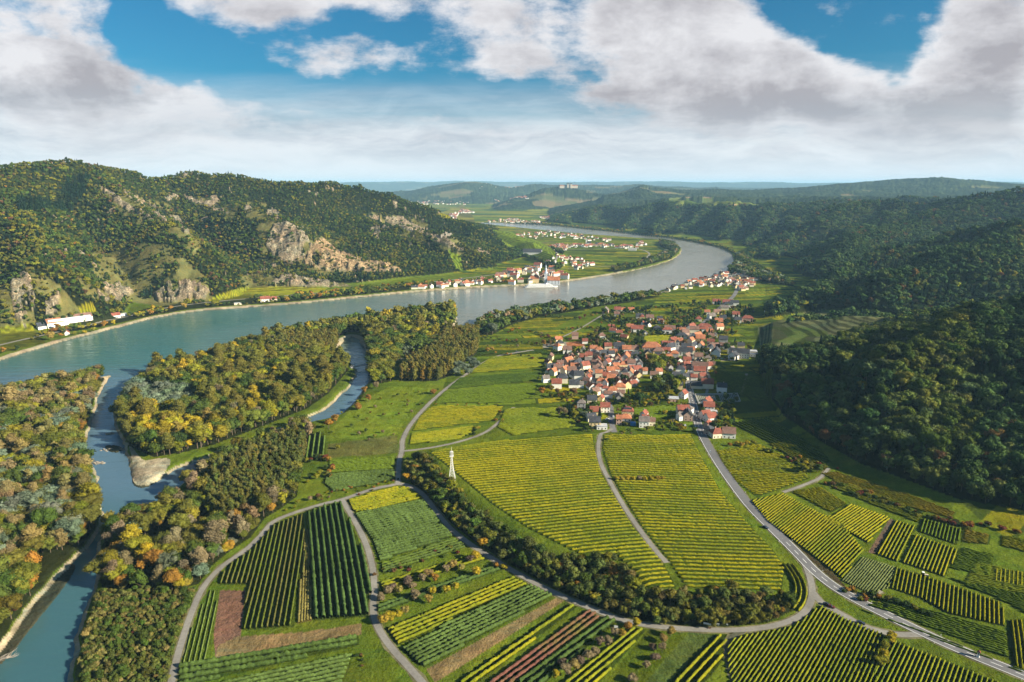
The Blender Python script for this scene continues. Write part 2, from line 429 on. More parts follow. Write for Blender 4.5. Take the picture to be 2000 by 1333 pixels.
plat_w = W0(*np.array([(835, 885), (1000, 860), (1160, 845), (1350, 850), (1400, 960), (1490, 1060), (1560, 1130), (1545, 1165), (1430, 1140), (1290, 1150), (1210, 1085), (1090, 1085), (960, 1000), (880, 930)], float).T, z=7)

def height(az, D, detail=True):
    """terrain height at azimuth (deg) and distance"""
    a = np.radians(az)
    x = D * np.sin(a); y = D * np.cos(a)
    z = 1.2 * fbm(x / 260, y / 260, 3, 2) * sstep(300, 900, D)
    far = sstep(5200, 9000, D)
    z = z + far * 25 * (fbm(x / 2500, y / 2500, 9, 3) + 0.25)
    hm = np.zeros(D.shape)
    for m in massifs:
        hm = np.maximum(hm, massif_h(m, az, D))
    dmin = np.full(D.shape, 420.0)
    wob_ = 40 * fbm(x / 200, y / 200, 88, 2)
    for cr in (L3, Tc, Uc, S2, Rc):
        cc_ = cr[(np.abs(cr[:, 0]) < 50)]
        dmin = np.minimum(dmin, segdist(x, y, np.stack([cc_[:, 1] * np.sin(np.radians(cc_[:, 0])), cc_[:, 1] * np.cos(np.radians(cc_[:, 0]))], -1), False, 420.0))
    for sp_pts in SPURS:
        px_, py_, D_ = np.array(sp_pts, float).T
        a_, t_ = azt(px_, py_); ar = np.radians(a_)
        dmin = np.minimum(dmin, segdist(x + wob_, y - 0.6 * wob_, np.stack([D_ * np.sin(ar), D_ * np.cos(ar)], -1), False, 420.0))
    amt_ = np.where(az > 5, np.where(D > 1150, 1.0, 0.30), 0.42) * (D < 4800)
    hm = hm - amt_ * np.minimum(1.05 * np.clip(dmin - 14, 0, 150), 0.84 * hm)
    for sp_pts in SPURS:
        px_, py_, D_ = np.array(sp_pts, float).T
        a_, t_ = azt(px_, py_); ar = np.radians(a_)
        P_ = np.stack([D_ * np.sin(ar), D_ * np.cos(ar)], -1); Z_ = HC - D_ * t_
        mxd = 420.0
        xx = x + wob_; yy = y - 0.6 * wob_
        best = np.full(D.shape, -1e3)
        for i in range(len(P_) - 1):
            a0, b0 = P_[i], P_[i + 1]
            m_ = (xx > min(a0[0], b0[0]) - mxd) & (xx < max(a0[0], b0[0]) + mxd) & (yy > min(a0[1], b0[1]) - mxd) & (yy < max(a0[1], b0[1]) + mxd)
            if not m_.any(): continue
            ab = b0 - a0; Ls = (ab ** 2).sum()
            t2 = np.clip(((xx[m_] - a0[0]) * ab[0] + (yy[m_] - a0[1]) * ab[1]) / Ls, 0, 1)
            dd = np.hypot(xx[m_] - a0[0] - t2 * ab[0], yy[m_] - a0[1] - t2 * ab[1])
            zz_ = Z_[i] + (Z_[i + 1] - Z_[i]) * t2 - 0.82 * (np.sqrt(dd * dd + 16 ** 2) - 16)
            best[m_] = np.maximum(best[m_], zz_)
        hm = np.where(best > 0, np.maximum(hm, best), hm)
    height.hm = hm
    w = sstep(4, 60, hm)
    near = 1 - sstep(4200, 6500, D)
    wx = x + 60 * fbm(x / 300, y / 300, 21, 2); wy = y + 60 * fbm(x / 300, y / 300, 22, 2)
    rd = ridged(wx / 420, wy / 420, 31, 3) - 0.55
    hm2 = hm + w * near * (rd * 62 + 9 * fbm(x / 70, y / 70, 41, 3))
    rf = ridged(x / 1300, y / 1300, 51, 3) - 0.55
    hm2 = hm2 + w * (1 - near) * (1 - sstep(20000, 30000, D)) * rf * 90
    hm2 = np.where(hm > 0.5, np.maximum(hm2, 0.35 * hm), hm2 * sstep(0, .5, hm))
    z = z + hm2
    if detail:
        ip = inpoly(x, y, plat_w)
        if ip.any() or True:
            d = segdist(x, y, plat_w, True, 40.0)
            s = np.where(ip, d, -d)
            z = z + 7.0 * sstep(-22, 3, s) * (1 - sstep(50, 190, x))
    return z

# polar grid under the camera
AZ = np.concatenate([np.arange(-180, -60, 3.0), np.arange(-60, -43, 0.5), np.arange(-43, 43, 0.055), np.arange(43, 60, 0.5), np.arange(60, 180.01, 3.0)])
AZ[-1] = 180.0
rr = [20.0, 80.0, 150.0, 200.0]
r = 225.0
while r < 6500: rr.append(r); r *= 1.0037
while r < 46000: rr.append(r); r *= 1.011
RR = np.array(rr)
GA, GR = np.meshgrid(AZ, RR)
HN = height(GA, GR); HMX = height.hm                       # natural surface, hill part
GX = GR * np.sin(np.radians(GA)); GY = GR * np.cos(np.radians(GA))

# rivers carved into it
def signed(poly, maxd):
    ins = inpoly(GX, GY, poly)
    d = segdist(GX, GY, poly, True, maxd)
    return np.where(ins, d, -d)
S_riv = signed(river_w, 60.0)
S_ch = signed(chan_w, 40.0)
jit = 3.0 * fbm(GX / 14, GY / 14, 61, 3) + 2.0 * fbm(GX / 40, GY / 40, 62, 2)
SW = np.maximum(S_riv + jit, S_ch + jit * 0.8)
bank = np.where(SW < 0, WZ + (np.clip(-SW, 0, 16) / 16) ** 0.7 * 6.0, WZ - np.clip(SW, 0, 12) * 0.25)
HG = np.minimum(HN, np.where(SW > -16, bank, 1e9))
HG = np.where(SW > 0, np.minimum(bank, WZ - 0.05), HG)
SANDM = np.zeros(GX.shape, bool)
for s in sand_w:
    m = inpoly(GX, GY, s)
    HG = np.where(m, np.maximum(HG, WZ + 0.5 + 0.4 * fbm(GX / 5, GY / 5, 5, 3)), HG)
    SANDM |= m

def gidx(x, y):
    a = np.degrees(np.arctan2(x, y)); d = np.hypot(x, y)
    fa = np.interp(a, AZ, np.arange(len(AZ))); fr = np.interp(d, RR, np.arange(len(RR)))
    return fa, fr
def sample(G, x, y):
    x = np.asarray(x, float); y = np.asarray(y, float)
    fa, fr = gidx(x, y)
    i = np.clip(fa.astype(int), 0, len(AZ) - 2); j = np.clip(fr.astype(int), 0, len(RR) - 2)
    u = fa - i; v = fr - j
    return (G[j, i] * (1 - u) + G[j, i + 1] * u) * (1 - v) + (G[j + 1, i] * (1 - u) + G[j + 1, i + 1] * u) * v
def gz(x, y): return sample(HG, x, y)

def W(px, py, G=None):
    """point of the ground seen through a photo pixel"""
    G = HN if G is None else G
    px = np.atleast_1d(np.asarray(px, float)); py = np.atleast_1d(np.asarray(py, float))
    a, t = azt(px, py)
    out = np.zeros((len(px), 2))
    fa = np.interp(a, AZ, np.arange(len(AZ)))
    for k in range(len(px)):
        i = int(min(fa[k], len(AZ) - 2)); u = fa[k] - i
        col = G[:, i] * (1 - u) + G[:, i + 1] * u
        rz = HC - RR * t[k]
        hit = np.nonzero(col >= rz)[0]
        hit = hit[hit > 2]
        if len(hit) == 0: D = RR[-1]
        else:
            j = hit[0]
            d0 = rz[j - 1] - col[j - 1]; d1 = rz[j] - col[j]
            f = d0 / (d0 - d1 + 1e-9)
            D = RR[j - 1] + f * (RR[j] - RR[j - 1])
        out[k] = (D * math.sin(math.radians(a[k])), D * math.cos(math.radians(a[k])))
    return out
def WP(pts): 
    p = np.array(pts, float)
    return W(p[:, 0], p[:, 1])

# visibility of the ground from the drone's side of each hill, and its place in the photo
ELV = (HG - HC) / GR
mx = np.maximum.accumulate(ELV, 0)
VIS = ELV >= np.vstack([mx[:1] - 1, mx[:-1]]) - 0.004
PX, PY = proj(GX, GY, HG)
PX = np.where(VIS, PX, -9999); PY = np.where(VIS, PY, -9999)
SLOPE = None
# ------------------------------------------------------------------ mesh helpers
def new_mesh(name, verts, faces, mats=(), smooth=False, col=None, colname='tint', mi=None):
    me = bpy.data.meshes.new(name)
    verts = np.asarray(verts, np.float32); 
    if isinstance(faces, np.ndarray):
        nf, k = faces.shape
        me.vertices.add(len(verts)); me.vertices.foreach_set('co', verts.ravel())
        me.loops.add(nf * k); me.loops.foreach_set('vertex_index', faces.ravel().astype(np.int32))
        me.polygons.add(nf)
        me.polygons.foreach_set('loop_start', np.arange(0, nf * k, k, dtype=np.int32))
        me.polygons.foreach_set('loop_total', np.full(nf, k, np.int32))
        me.update(calc_edges=True)
    else:
        me.from_pydata([tuple(map(float, v)) for v in verts], [], faces)
    for m in mats: me.materials.append(m)
    if mi is not None: me.polygons.foreach_set('material_index', np.asarray(mi, np.int32))
    if smooth: me.polygons.foreach_set('use_smooth', np.ones(len(me.polygons), bool))
    if col is not None:
        at = me.attributes.new(colname, 'FLOAT_COLOR', 'POINT')
        c = np.ones((len(verts), 4), np.float32); c[:, :3] = col
        at.data.foreach_set('color', c.ravel())
    return me

def obj(name, me, parent=None, loc=None, rotz=None, **props):
    o = bpy.data.objects.new(name, me)
    COL.objects.link(o)
    if parent is not None: o.parent = parent
    if loc is not None: o.location = loc
    if rotz is not None: o.rotation_euler = (0, 0, rotz)
    for k, v in props.items(): o[k] = v
    return o

def mat(name, color=(0.5, 0.5, 0.5), rough=0.9, spec=0.2, build=None, metallic=0.0):
    m = bpy.data.materials.new(name); m.use_nodes = True
    t = NT(m.node_tree); b = m.node_tree.nodes['Principled BSDF']
    b.inputs['Base Color'].default_value = (*color, 1)
    b.inputs['Roughness'].default_value = rough
    b.inputs['Specular IOR Level'].default_value = spec
    b.inputs['Metallic'].default_value = metallic
    if build: build(t, b)
    return m

ALB = 0.72
def noisy(c, amt=0.35, scale=1.0, scale2=None):
    def f(t, b):
        g = t.n('ShaderNodeNewGeometry')
        n = t.noise(g.outputs['Position'], scale, 4, 0.65)
        k = t.ramp(n, 0.25, 0.75, ALB * (1 - amt), ALB * (1 + amt), False)
        if scale2:
            k = t.m('MULTIPLY', k, t.ramp(t.noise(g.outputs['Position'], scale2, 3, 0.6), 0.3, 0.7, 1 - amt, 1 + amt, False))
        cc = t.vm('SCALE', c if not isinstance(c, tuple) else t_rgb(t, c)); 
        nd = cc.node; t.l(k, nd.inputs[3])
        t.l(cc, b.inputs['Base Color'])
    return f
def t_rgb(t, c):
    r = t.n('ShaderNodeRGB'); r.outputs[0].default_value = (*c, 1); return r.outputs[0]

# ------------------------------------------------------------------ colours
GRASS = np.array((0.086, 0.128, 0.015)); MEADOW = np.array((0.155, 0.21, 0.02)); DKGRASS = np.array((0.052, 0.078, 0.012))
VY = np.array((0.265, 0.245, 0.013)); VG = np.array((0.115, 0.165, 0.016)); VDG = np.array((0.05, 0.085, 0.014)); VO = np.array((0.26, 0.15, 0.02))
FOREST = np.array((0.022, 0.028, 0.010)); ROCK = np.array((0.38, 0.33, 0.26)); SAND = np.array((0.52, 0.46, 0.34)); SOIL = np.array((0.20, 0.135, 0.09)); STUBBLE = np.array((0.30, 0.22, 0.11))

GC = np.zeros(GX.shape + (3,))
n_lo = fbm(GX / 90, GY / 90, 101, 3); n_hi = fbm(GX / 9, GY / 9, 102, 3)
GC[:] = GRASS + (MEADOW - GRASS) * np.clip(0.45 + 0.8 * n_lo + 0.5 * n_hi, 0, 1)[..., None]
# strip parcels on the valley floor
def parcels(x, y, ang, wu, wv, seed):
    c, s = math.cos(math.radians(ang)), math.sin(math.radians(ang))
    u = x * c + y * s + 14 * fbm(x / 160, y / 160, seed + 5, 2); v = -x * s + y * c + 10 * fbm(x / 160, y / 160, seed + 6, 2)
    jb = np.floor(v / wv); off = _hash(jb, jb * 0, seed) * wu
    ib = np.floor((u + off) / wu)
    k = _hash(ib, jb, seed + 1); k2 = _hash(ib, jb, seed + 2)
    fu = (u + off) / wu - ib; fv = v / wv - jb
    edge = np.minimum(np.minimum(fu, 1 - fu) * wu, np.minimum(fv, 1 - fv) * wv)
    return k, k2, edge, v
PAL = np.array([VG * .9, VY * 0.95, GRASS, VG * 1.15, VDG, VY * .7 + VG * .3, MEADOW, VG, DKGRASS, VY * .5 + VG * .5])
def paint_parcels(mask, ang, wu, wv, seed, rows=True):
    x = GX[mask]; y = GY[mask]
    k, k2, edge, v = parcels(x, y, ang, wu, wv, seed)
    c = PAL[(k * 9.99).astype(int)] * (0.8 + 0.4 * k2)[:, None]
    pn = fbm(x / 12, y / 12, seed + 9, 3)
    c = c * (1 + 0.35 * pn)[:, None]
    c = np.where((edge < 1.6)[:, None], DKGRASS * 1.2, c)
    GC[mask] = c
valley = (HG < 9) & (GR > 430) & (GR < 5200) & (SW < -14) & (HG > -1.5)
paint_parcels(valley & (GR > 640) & (GX > -80), 8, 120, 17, 200)
paint_parcels(valley & (GX > 330) & (GR < 900), 35, 70, 24, 215)
paint_parcels(valley & (GR > 1750), -18, 190, 26, 230)
farv = (GR >= 3600) & (GR < 20000) & (SW < -14)
paint_parcels(farv, -25, 420, 130, 260)
m = GR >= 9000
GC[m] = (GC[m] * 0.5 + np.array((0.09, 0.10, 0.05)) * 0.5)

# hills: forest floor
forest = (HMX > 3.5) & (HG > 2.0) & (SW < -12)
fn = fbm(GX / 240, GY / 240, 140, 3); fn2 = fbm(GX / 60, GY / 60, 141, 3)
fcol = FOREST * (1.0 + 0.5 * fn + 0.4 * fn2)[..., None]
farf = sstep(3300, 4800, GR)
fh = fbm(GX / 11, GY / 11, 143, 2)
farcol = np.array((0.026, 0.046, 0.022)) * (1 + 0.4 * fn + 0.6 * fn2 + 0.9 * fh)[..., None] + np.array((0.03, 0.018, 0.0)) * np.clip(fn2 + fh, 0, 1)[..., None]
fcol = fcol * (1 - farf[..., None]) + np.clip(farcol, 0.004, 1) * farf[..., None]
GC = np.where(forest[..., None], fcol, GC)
# open fields on the far plateau
plateau = inpoly(PX, PY, [(1290, 398), (1310, 388), (1380, 386), (1440, 391), (1500, 396), (1480, 403), (1400, 405), (1330, 403)])
kk, k2, ed, _ = parcels(GX, GY, -20, 260, 120, 300)
GC = np.where(plateau[..., None], np.array([(0.34, 0.25, 0.14), (0.16, 0.2, 0.05), (0.3, 0.2, 0.12), (0.10, 0.16, 0.04)])[(kk * 3.99).astype(int)], GC)
patch = (GR > 5000) & forest & (fbm(GX / 700, GY / 500, 310, 3) > np.where(GX > 1500, 0.6, 0.3))
GC = np.where(patch[..., None], np.array([(0.15, 0.15, 0.07), (0.10, 0.12, 0.05), (0.20, 0.16, 0.09)])[(kk * 2.99).astype(int)], GC)
forest &= ~(plateau | patch)

# painted areas given as outlines in the photo (on the ground seen there)
def zone(pts): return inpoly(PX, PY, pts)
HILLGRASS = np.array((0.155, 0.15, 0.055))
grassy = [  # dry open slopes on the left mountain
    [(170, 500), (230, 470), (330, 480), (400, 540), (420, 600), (330, 600), (250, 590), (170, 580), (150, 540)],
    [(0, 540), (60, 520), (120, 560), (160, 610), (60, 640), (0, 650)],
    [(470, 540), (560, 520), (640, 540), (690, 560), (560, 572), (470, 575)], [(500, 440), (560, 425), (620, 450), (700, 490), (790, 530), (760, 545), (640, 540), (520, 520)], [(180, 360), (330, 400), (400, 470), (380, 500), (250, 430)], [(380, 385), (460, 395), (540, 400), (560, 440), (440, 430)], [(700, 410), (820, 430), (940, 490), (900, 500), (780, 460)],
    [(1010, 440), (1080, 470), (1095, 500), (1040, 500), (1000, 470)]]
for g in grassy:
    z_ = zone(g) & (fbm(GX / 45, GY / 45, 402, 3) > (-0.28 if g in grassy[:2] else 0.0))
    GC = np.where(z_[..., None], HILLGRASS * (1 + 0.4 * n_hi)[..., None], GC)
    forest &= ~(z_ & (fbm(GX / 30, GY / 30, 403, 3) > -0.1))
terr = [ # terraced vineyards on slopes
    ([(430, 575), (470, 562), (560, 560), (640, 563), (620, 578), (500, 592), (400, 598), (410, 585)], VY * .6 + VG * .4),
    ([(0, 640), (60, 632), (75, 655), (90, 670), (0, 690)], VY * .5 + VG * .5),
    ([(150, 600), (180, 590), (190, 610), (160, 615)], VY * .7),
    ([(875, 490), (900, 500), (905, 530), (890, 525)], VG * 1.1),
    ([(905, 400), (850, 420), (890, 432), (930, 440), (925, 425)], VY * .7),
    ([(960, 448), (1010, 455), (1060, 475), (1090, 495), (1140, 505), (1100, 520), (1040, 505), (990, 485)], VG),
    ([(1480, 640), (1560, 612), (1640, 601), (1700, 606), (1760, 622), (1740, 640), (1660, 665), (1590, 690), (1510, 700), (1485, 680)], None)]
TERR = np.zeros(GX.shape, bool)
for g, c in terr:
    z_ = zone(g); TERR |= z_
    if c is None:
        st = np.sin((HG + 0.2 * n_hi) * 2 * np.pi / 2.8)
        up = GX * 0.8 + GY * 0.2 + 25 * n_lo
        base = np.where((fbm(GX / 55, GY / 90, 412, 2) > 0.0)[..., None], np.array((0.08, 0.115, 0.03)), np.array((0.11, 0.125, 0.06)))
        cc = base * (1 + 0.45 * np.clip(st * 2.5, -1, 1))[..., None]
    else:
        st = np.sin(HG * 2 * np.pi / 2.6)
        cc = c * (1 + 0.45 * np.clip(st * 2, -1, 1) + 0.3 * n_hi)[..., None]
    GC = np.where(z_[..., None], cc, GC)
    forest &= ~z_
# rocks
rocks = [
    [(190, 365), (215, 372), (240, 392), (260, 405), (290, 420), (302, 432), (280, 428), (250, 412), (220, 392), (195, 380)],
    [(240, 370), (270, 385), (300, 400), (320, 420), (328, 440), (312, 430), (290, 408), (262, 394), (244, 382)],
    [(320, 385), (345, 380), (352, 388), (330, 392)], [(360, 382), (380, 388), (415, 392), (420, 405), (390, 400), (365, 392)],
    [(415, 410), (440, 408), (448, 416), (425, 420)], [(385, 432), (405, 425), (412, 432), (398, 438)], [(480, 402), (492, 402), (490, 414), (476, 412)],
    [(520, 415), (535, 406), (548, 420), (545, 430), (522, 426)], [(535, 440), (560, 432), (590, 450), (610, 478), (600, 505), (560, 515), (530, 500), (520, 480)],
    [(592, 515), (600, 490), (625, 465), (640, 472), (660, 490), (700, 505), (730, 510), (770, 520), (785, 532), (700, 532), (640, 530)],
    [(715, 425), (735, 420), (745, 428), (735, 436)], [(750, 425), (785, 424), (800, 435), (830, 448), (825, 458), (790, 450), (760, 440)],
    [(722, 448), (740, 444), (745, 458), (728, 462)], [(830, 458), (870, 462), (890, 480), (910, 490), (880, 484), (850, 470)],
    [(530, 550), (560, 540), (600, 545), (640, 552), (680, 558), (640, 562), (570, 560)], [(930, 485), (950, 490), (960, 500), (935, 498)],
    [(20, 560), (45, 530), (60, 545), (70, 590), (50, 640), (30, 625)], [(90, 590), (120, 575), (110, 610), (90, 620)],
    [(190, 560), (235, 555), (262, 572), (235, 590), (195, 590)], [(300, 575), (330, 555), (380, 552), (410, 565), (400, 585), (340, 592), (310, 590)],
    [(330, 420), (350, 425), (372, 460), (360, 455)], [(395, 395), (420, 380), (430, 395), (405, 405)]]
RK = np.zeros(GX.shape, bool)
rn = fbm(GX / 16, GY / 16, 420, 3)
for g in rocks:
    RK |= zone(g) & (rn > -0.30)
QRY = zone(rocks[9])
steep_r = forest & (GR < 2700) & (GA < 0) & (rn > 0.5) & (fbm(GX / 120, GY / 120, 421, 2) > 0.05)
RK |= steep_r
rc = ROCK * (1 + 0.45 * fbm(GX / 7, GY / 7, 422, 3) + .25 * rn)[..., None]
rc = np.where(QRY[..., None], np.array((0.52, 0.40, 0.27)) * (1 + 0.4 * fbm(GX / 10, GY / 10, 423, 3))[..., None], rc)
GC = np.where(RK[..., None], rc, GC)
forest &= ~RK
RKH = np.where(RK, 1.0, 0.0)
HG = HG + RKH * (ridged(GX / 26, GY / 26, 430, 3) - 0.35) * 20 * np.clip((2400 - GR) / 800, .6, 1)

# river banks and beaches
bk = (SW > -11) & (SW <= 0.5) & (HG < 1.5)
leftb = (GX < 300) & (GR > 900)
GC = np.where((bk & (SW > np.where(leftb, -8.5, -2.2)))[..., None], SAND * (0.75 + 0.3 * rn)[..., None], GC)
GC = np.where(SANDM[..., None], SAND * np.clip(0.85 + 0.5 * fbm(GX / 6, GY / 6, 77, 3), .3, 1.3)[..., None], GC)
GC = np.where((SW > 0.5)[..., None], np.array((0.06, 0.065, 0.045)), GC)
clr = inpoly(GX, GY, WP([(52, 888), (72, 880), (88, 886), (80, 898), (60, 898)])); GC = np.where(clr[..., None], SAND * 1.2, GC)

# forest on the flood plain, given on the ground
ZF = {
 'left_bank': [(-200, 1450), (-40, 1310), (0, 1262), (60, 1180), (105, 1115), (145, 1080), (185, 1042), (193, 1005), (186, 960), (180, 930), (158, 870), (172, 830), (184, 775), (202, 745), (225, 732), (200, 736), (100, 756), (0, 775), (-200, 818), (-400, 900)],
 'island': [(305, 722), (285, 745), (262, 758), (245, 785), (232, 810), (232, 838), (245, 868), (300, 893), (350, 886), (420, 868), (520, 830), (600, 798), (640, 770), (662, 745), (682, 722), (655, 700), (648, 668), (680, 648), (700, 650), (722, 672), (800, 655), (880, 640), (885, 628), (888, 610), (800, 621), (700, 632), (640, 642), (560, 660), (480, 682), (400, 706), (340, 722)],
 'grove': [(716, 672), (730, 660), (800, 655), (860, 655), (850, 690), (800, 692), (770, 712), (765, 745), (730, 752), (722, 735), (722, 710)],
 'poplar_a': [(870, 655), (935, 652), (932, 690), (900, 715), (880, 735), (850, 745), (778, 745), (800, 715), (850, 690)],
 'riverwood': [(370, 950), (430, 900), (500, 868), (580, 833), (602, 830), (612, 845), (600, 866), (590, 890), (580, 970), (545, 996), (518, 1012), (490, 1050), (450, 1076), (415, 1104), (388, 1140), (340, 1156), (200, 1152), (190, 1110), (190, 1075), (222, 1032), (270, 1012), (335, 990)],
 'poplar_b': [(410, 930), (500, 880), (590, 850), (600, 870), (575, 950), (500, 1000), (440, 1030), (400, 990)],
 'thicket': [(195, 1155), (384, 1150), (362, 1205), (334, 1290), (326, 1345), (120, 1400), (150, 1260), (185, 1170)],
 'hedge': [(790, 905), (830, 888), (885, 950), (930, 1000), (1010, 1055), (1085, 1096), (1200, 1097), (1236, 1135), (1247, 1166), (1300, 1169), (1380, 1158), (1480, 1162), (1540, 1174), (1560, 1190), (1500, 1216), (1400, 1227), (1300, 1222), (1225, 1208), (1150, 1180), (1095, 1156), (1035, 1124), (975, 1090), (925, 1057), (888, 1028), (860, 1000), (832, 964), (803, 944)],
 'right_bank': [(935, 632), (990, 615), (1080, 604), (1180, 592), (1270, 578), (1290, 580), (1200, 596), (1150, 604), (1060, 618), (1000, 634), (960, 655), (935, 655)],
 'peninsula': [(1200, 533), (1255, 520), (1310, 506), (1326, 490), (1316, 478), (1290, 472), (1288, 480), (1308, 490), (1280, 508), (1240, 520), (1195, 528)],
 'left_shore': [(60, 665), (90, 655), (190, 640), (300, 616), (370, 604), (450, 597), (560, 590), (640, 582), (700, 576), (800, 566), (800, 560), (700, 567), (600, 574), (450, 588), (370, 590), (290, 602), (200, 622), (80, 652)],
 'town_shore': [(640, 578), (780, 563), (900, 556), (1000, 552), (1000, 548), (900, 550), (780, 556), (640, 572)],
 'far_bank': [(1000, 438), (1080, 441), (1150, 449), (1230, 457), (1300, 465), (1380, 478), (1425, 491), (1440, 500), (1430, 488), (1380, 474), (1300, 462), (1150, 445), (1080, 438), (1000, 436)],
 'far_point': [(1434, 515), (1440, 500), (1520, 545), (1560, 562), (1500, 553), (1440, 538), (1420, 535)],
}
ZFW = {k: WP(v) for k, v in ZF.items()}
for k, p in ZFW.items():
    z_ = inpoly(GX, GY, p) & (SW < -3)
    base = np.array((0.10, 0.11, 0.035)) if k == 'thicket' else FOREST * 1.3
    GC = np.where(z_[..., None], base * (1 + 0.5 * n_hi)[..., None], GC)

# fields: (name, outline, colour of the ground)
def fieldcolor(pts, col, var=0.25, stripes=None):
    global GC
    w = WP(pts)
    z_ = inpoly(GX, GY, w) & (SW < -6)
    k = 1 + var * fbm(GX / 7, GY / 7, 555, 3) + var * n_lo
    GC = np.where(z_[..., None], np.asarray(col) * k[..., None], GC)
    return w
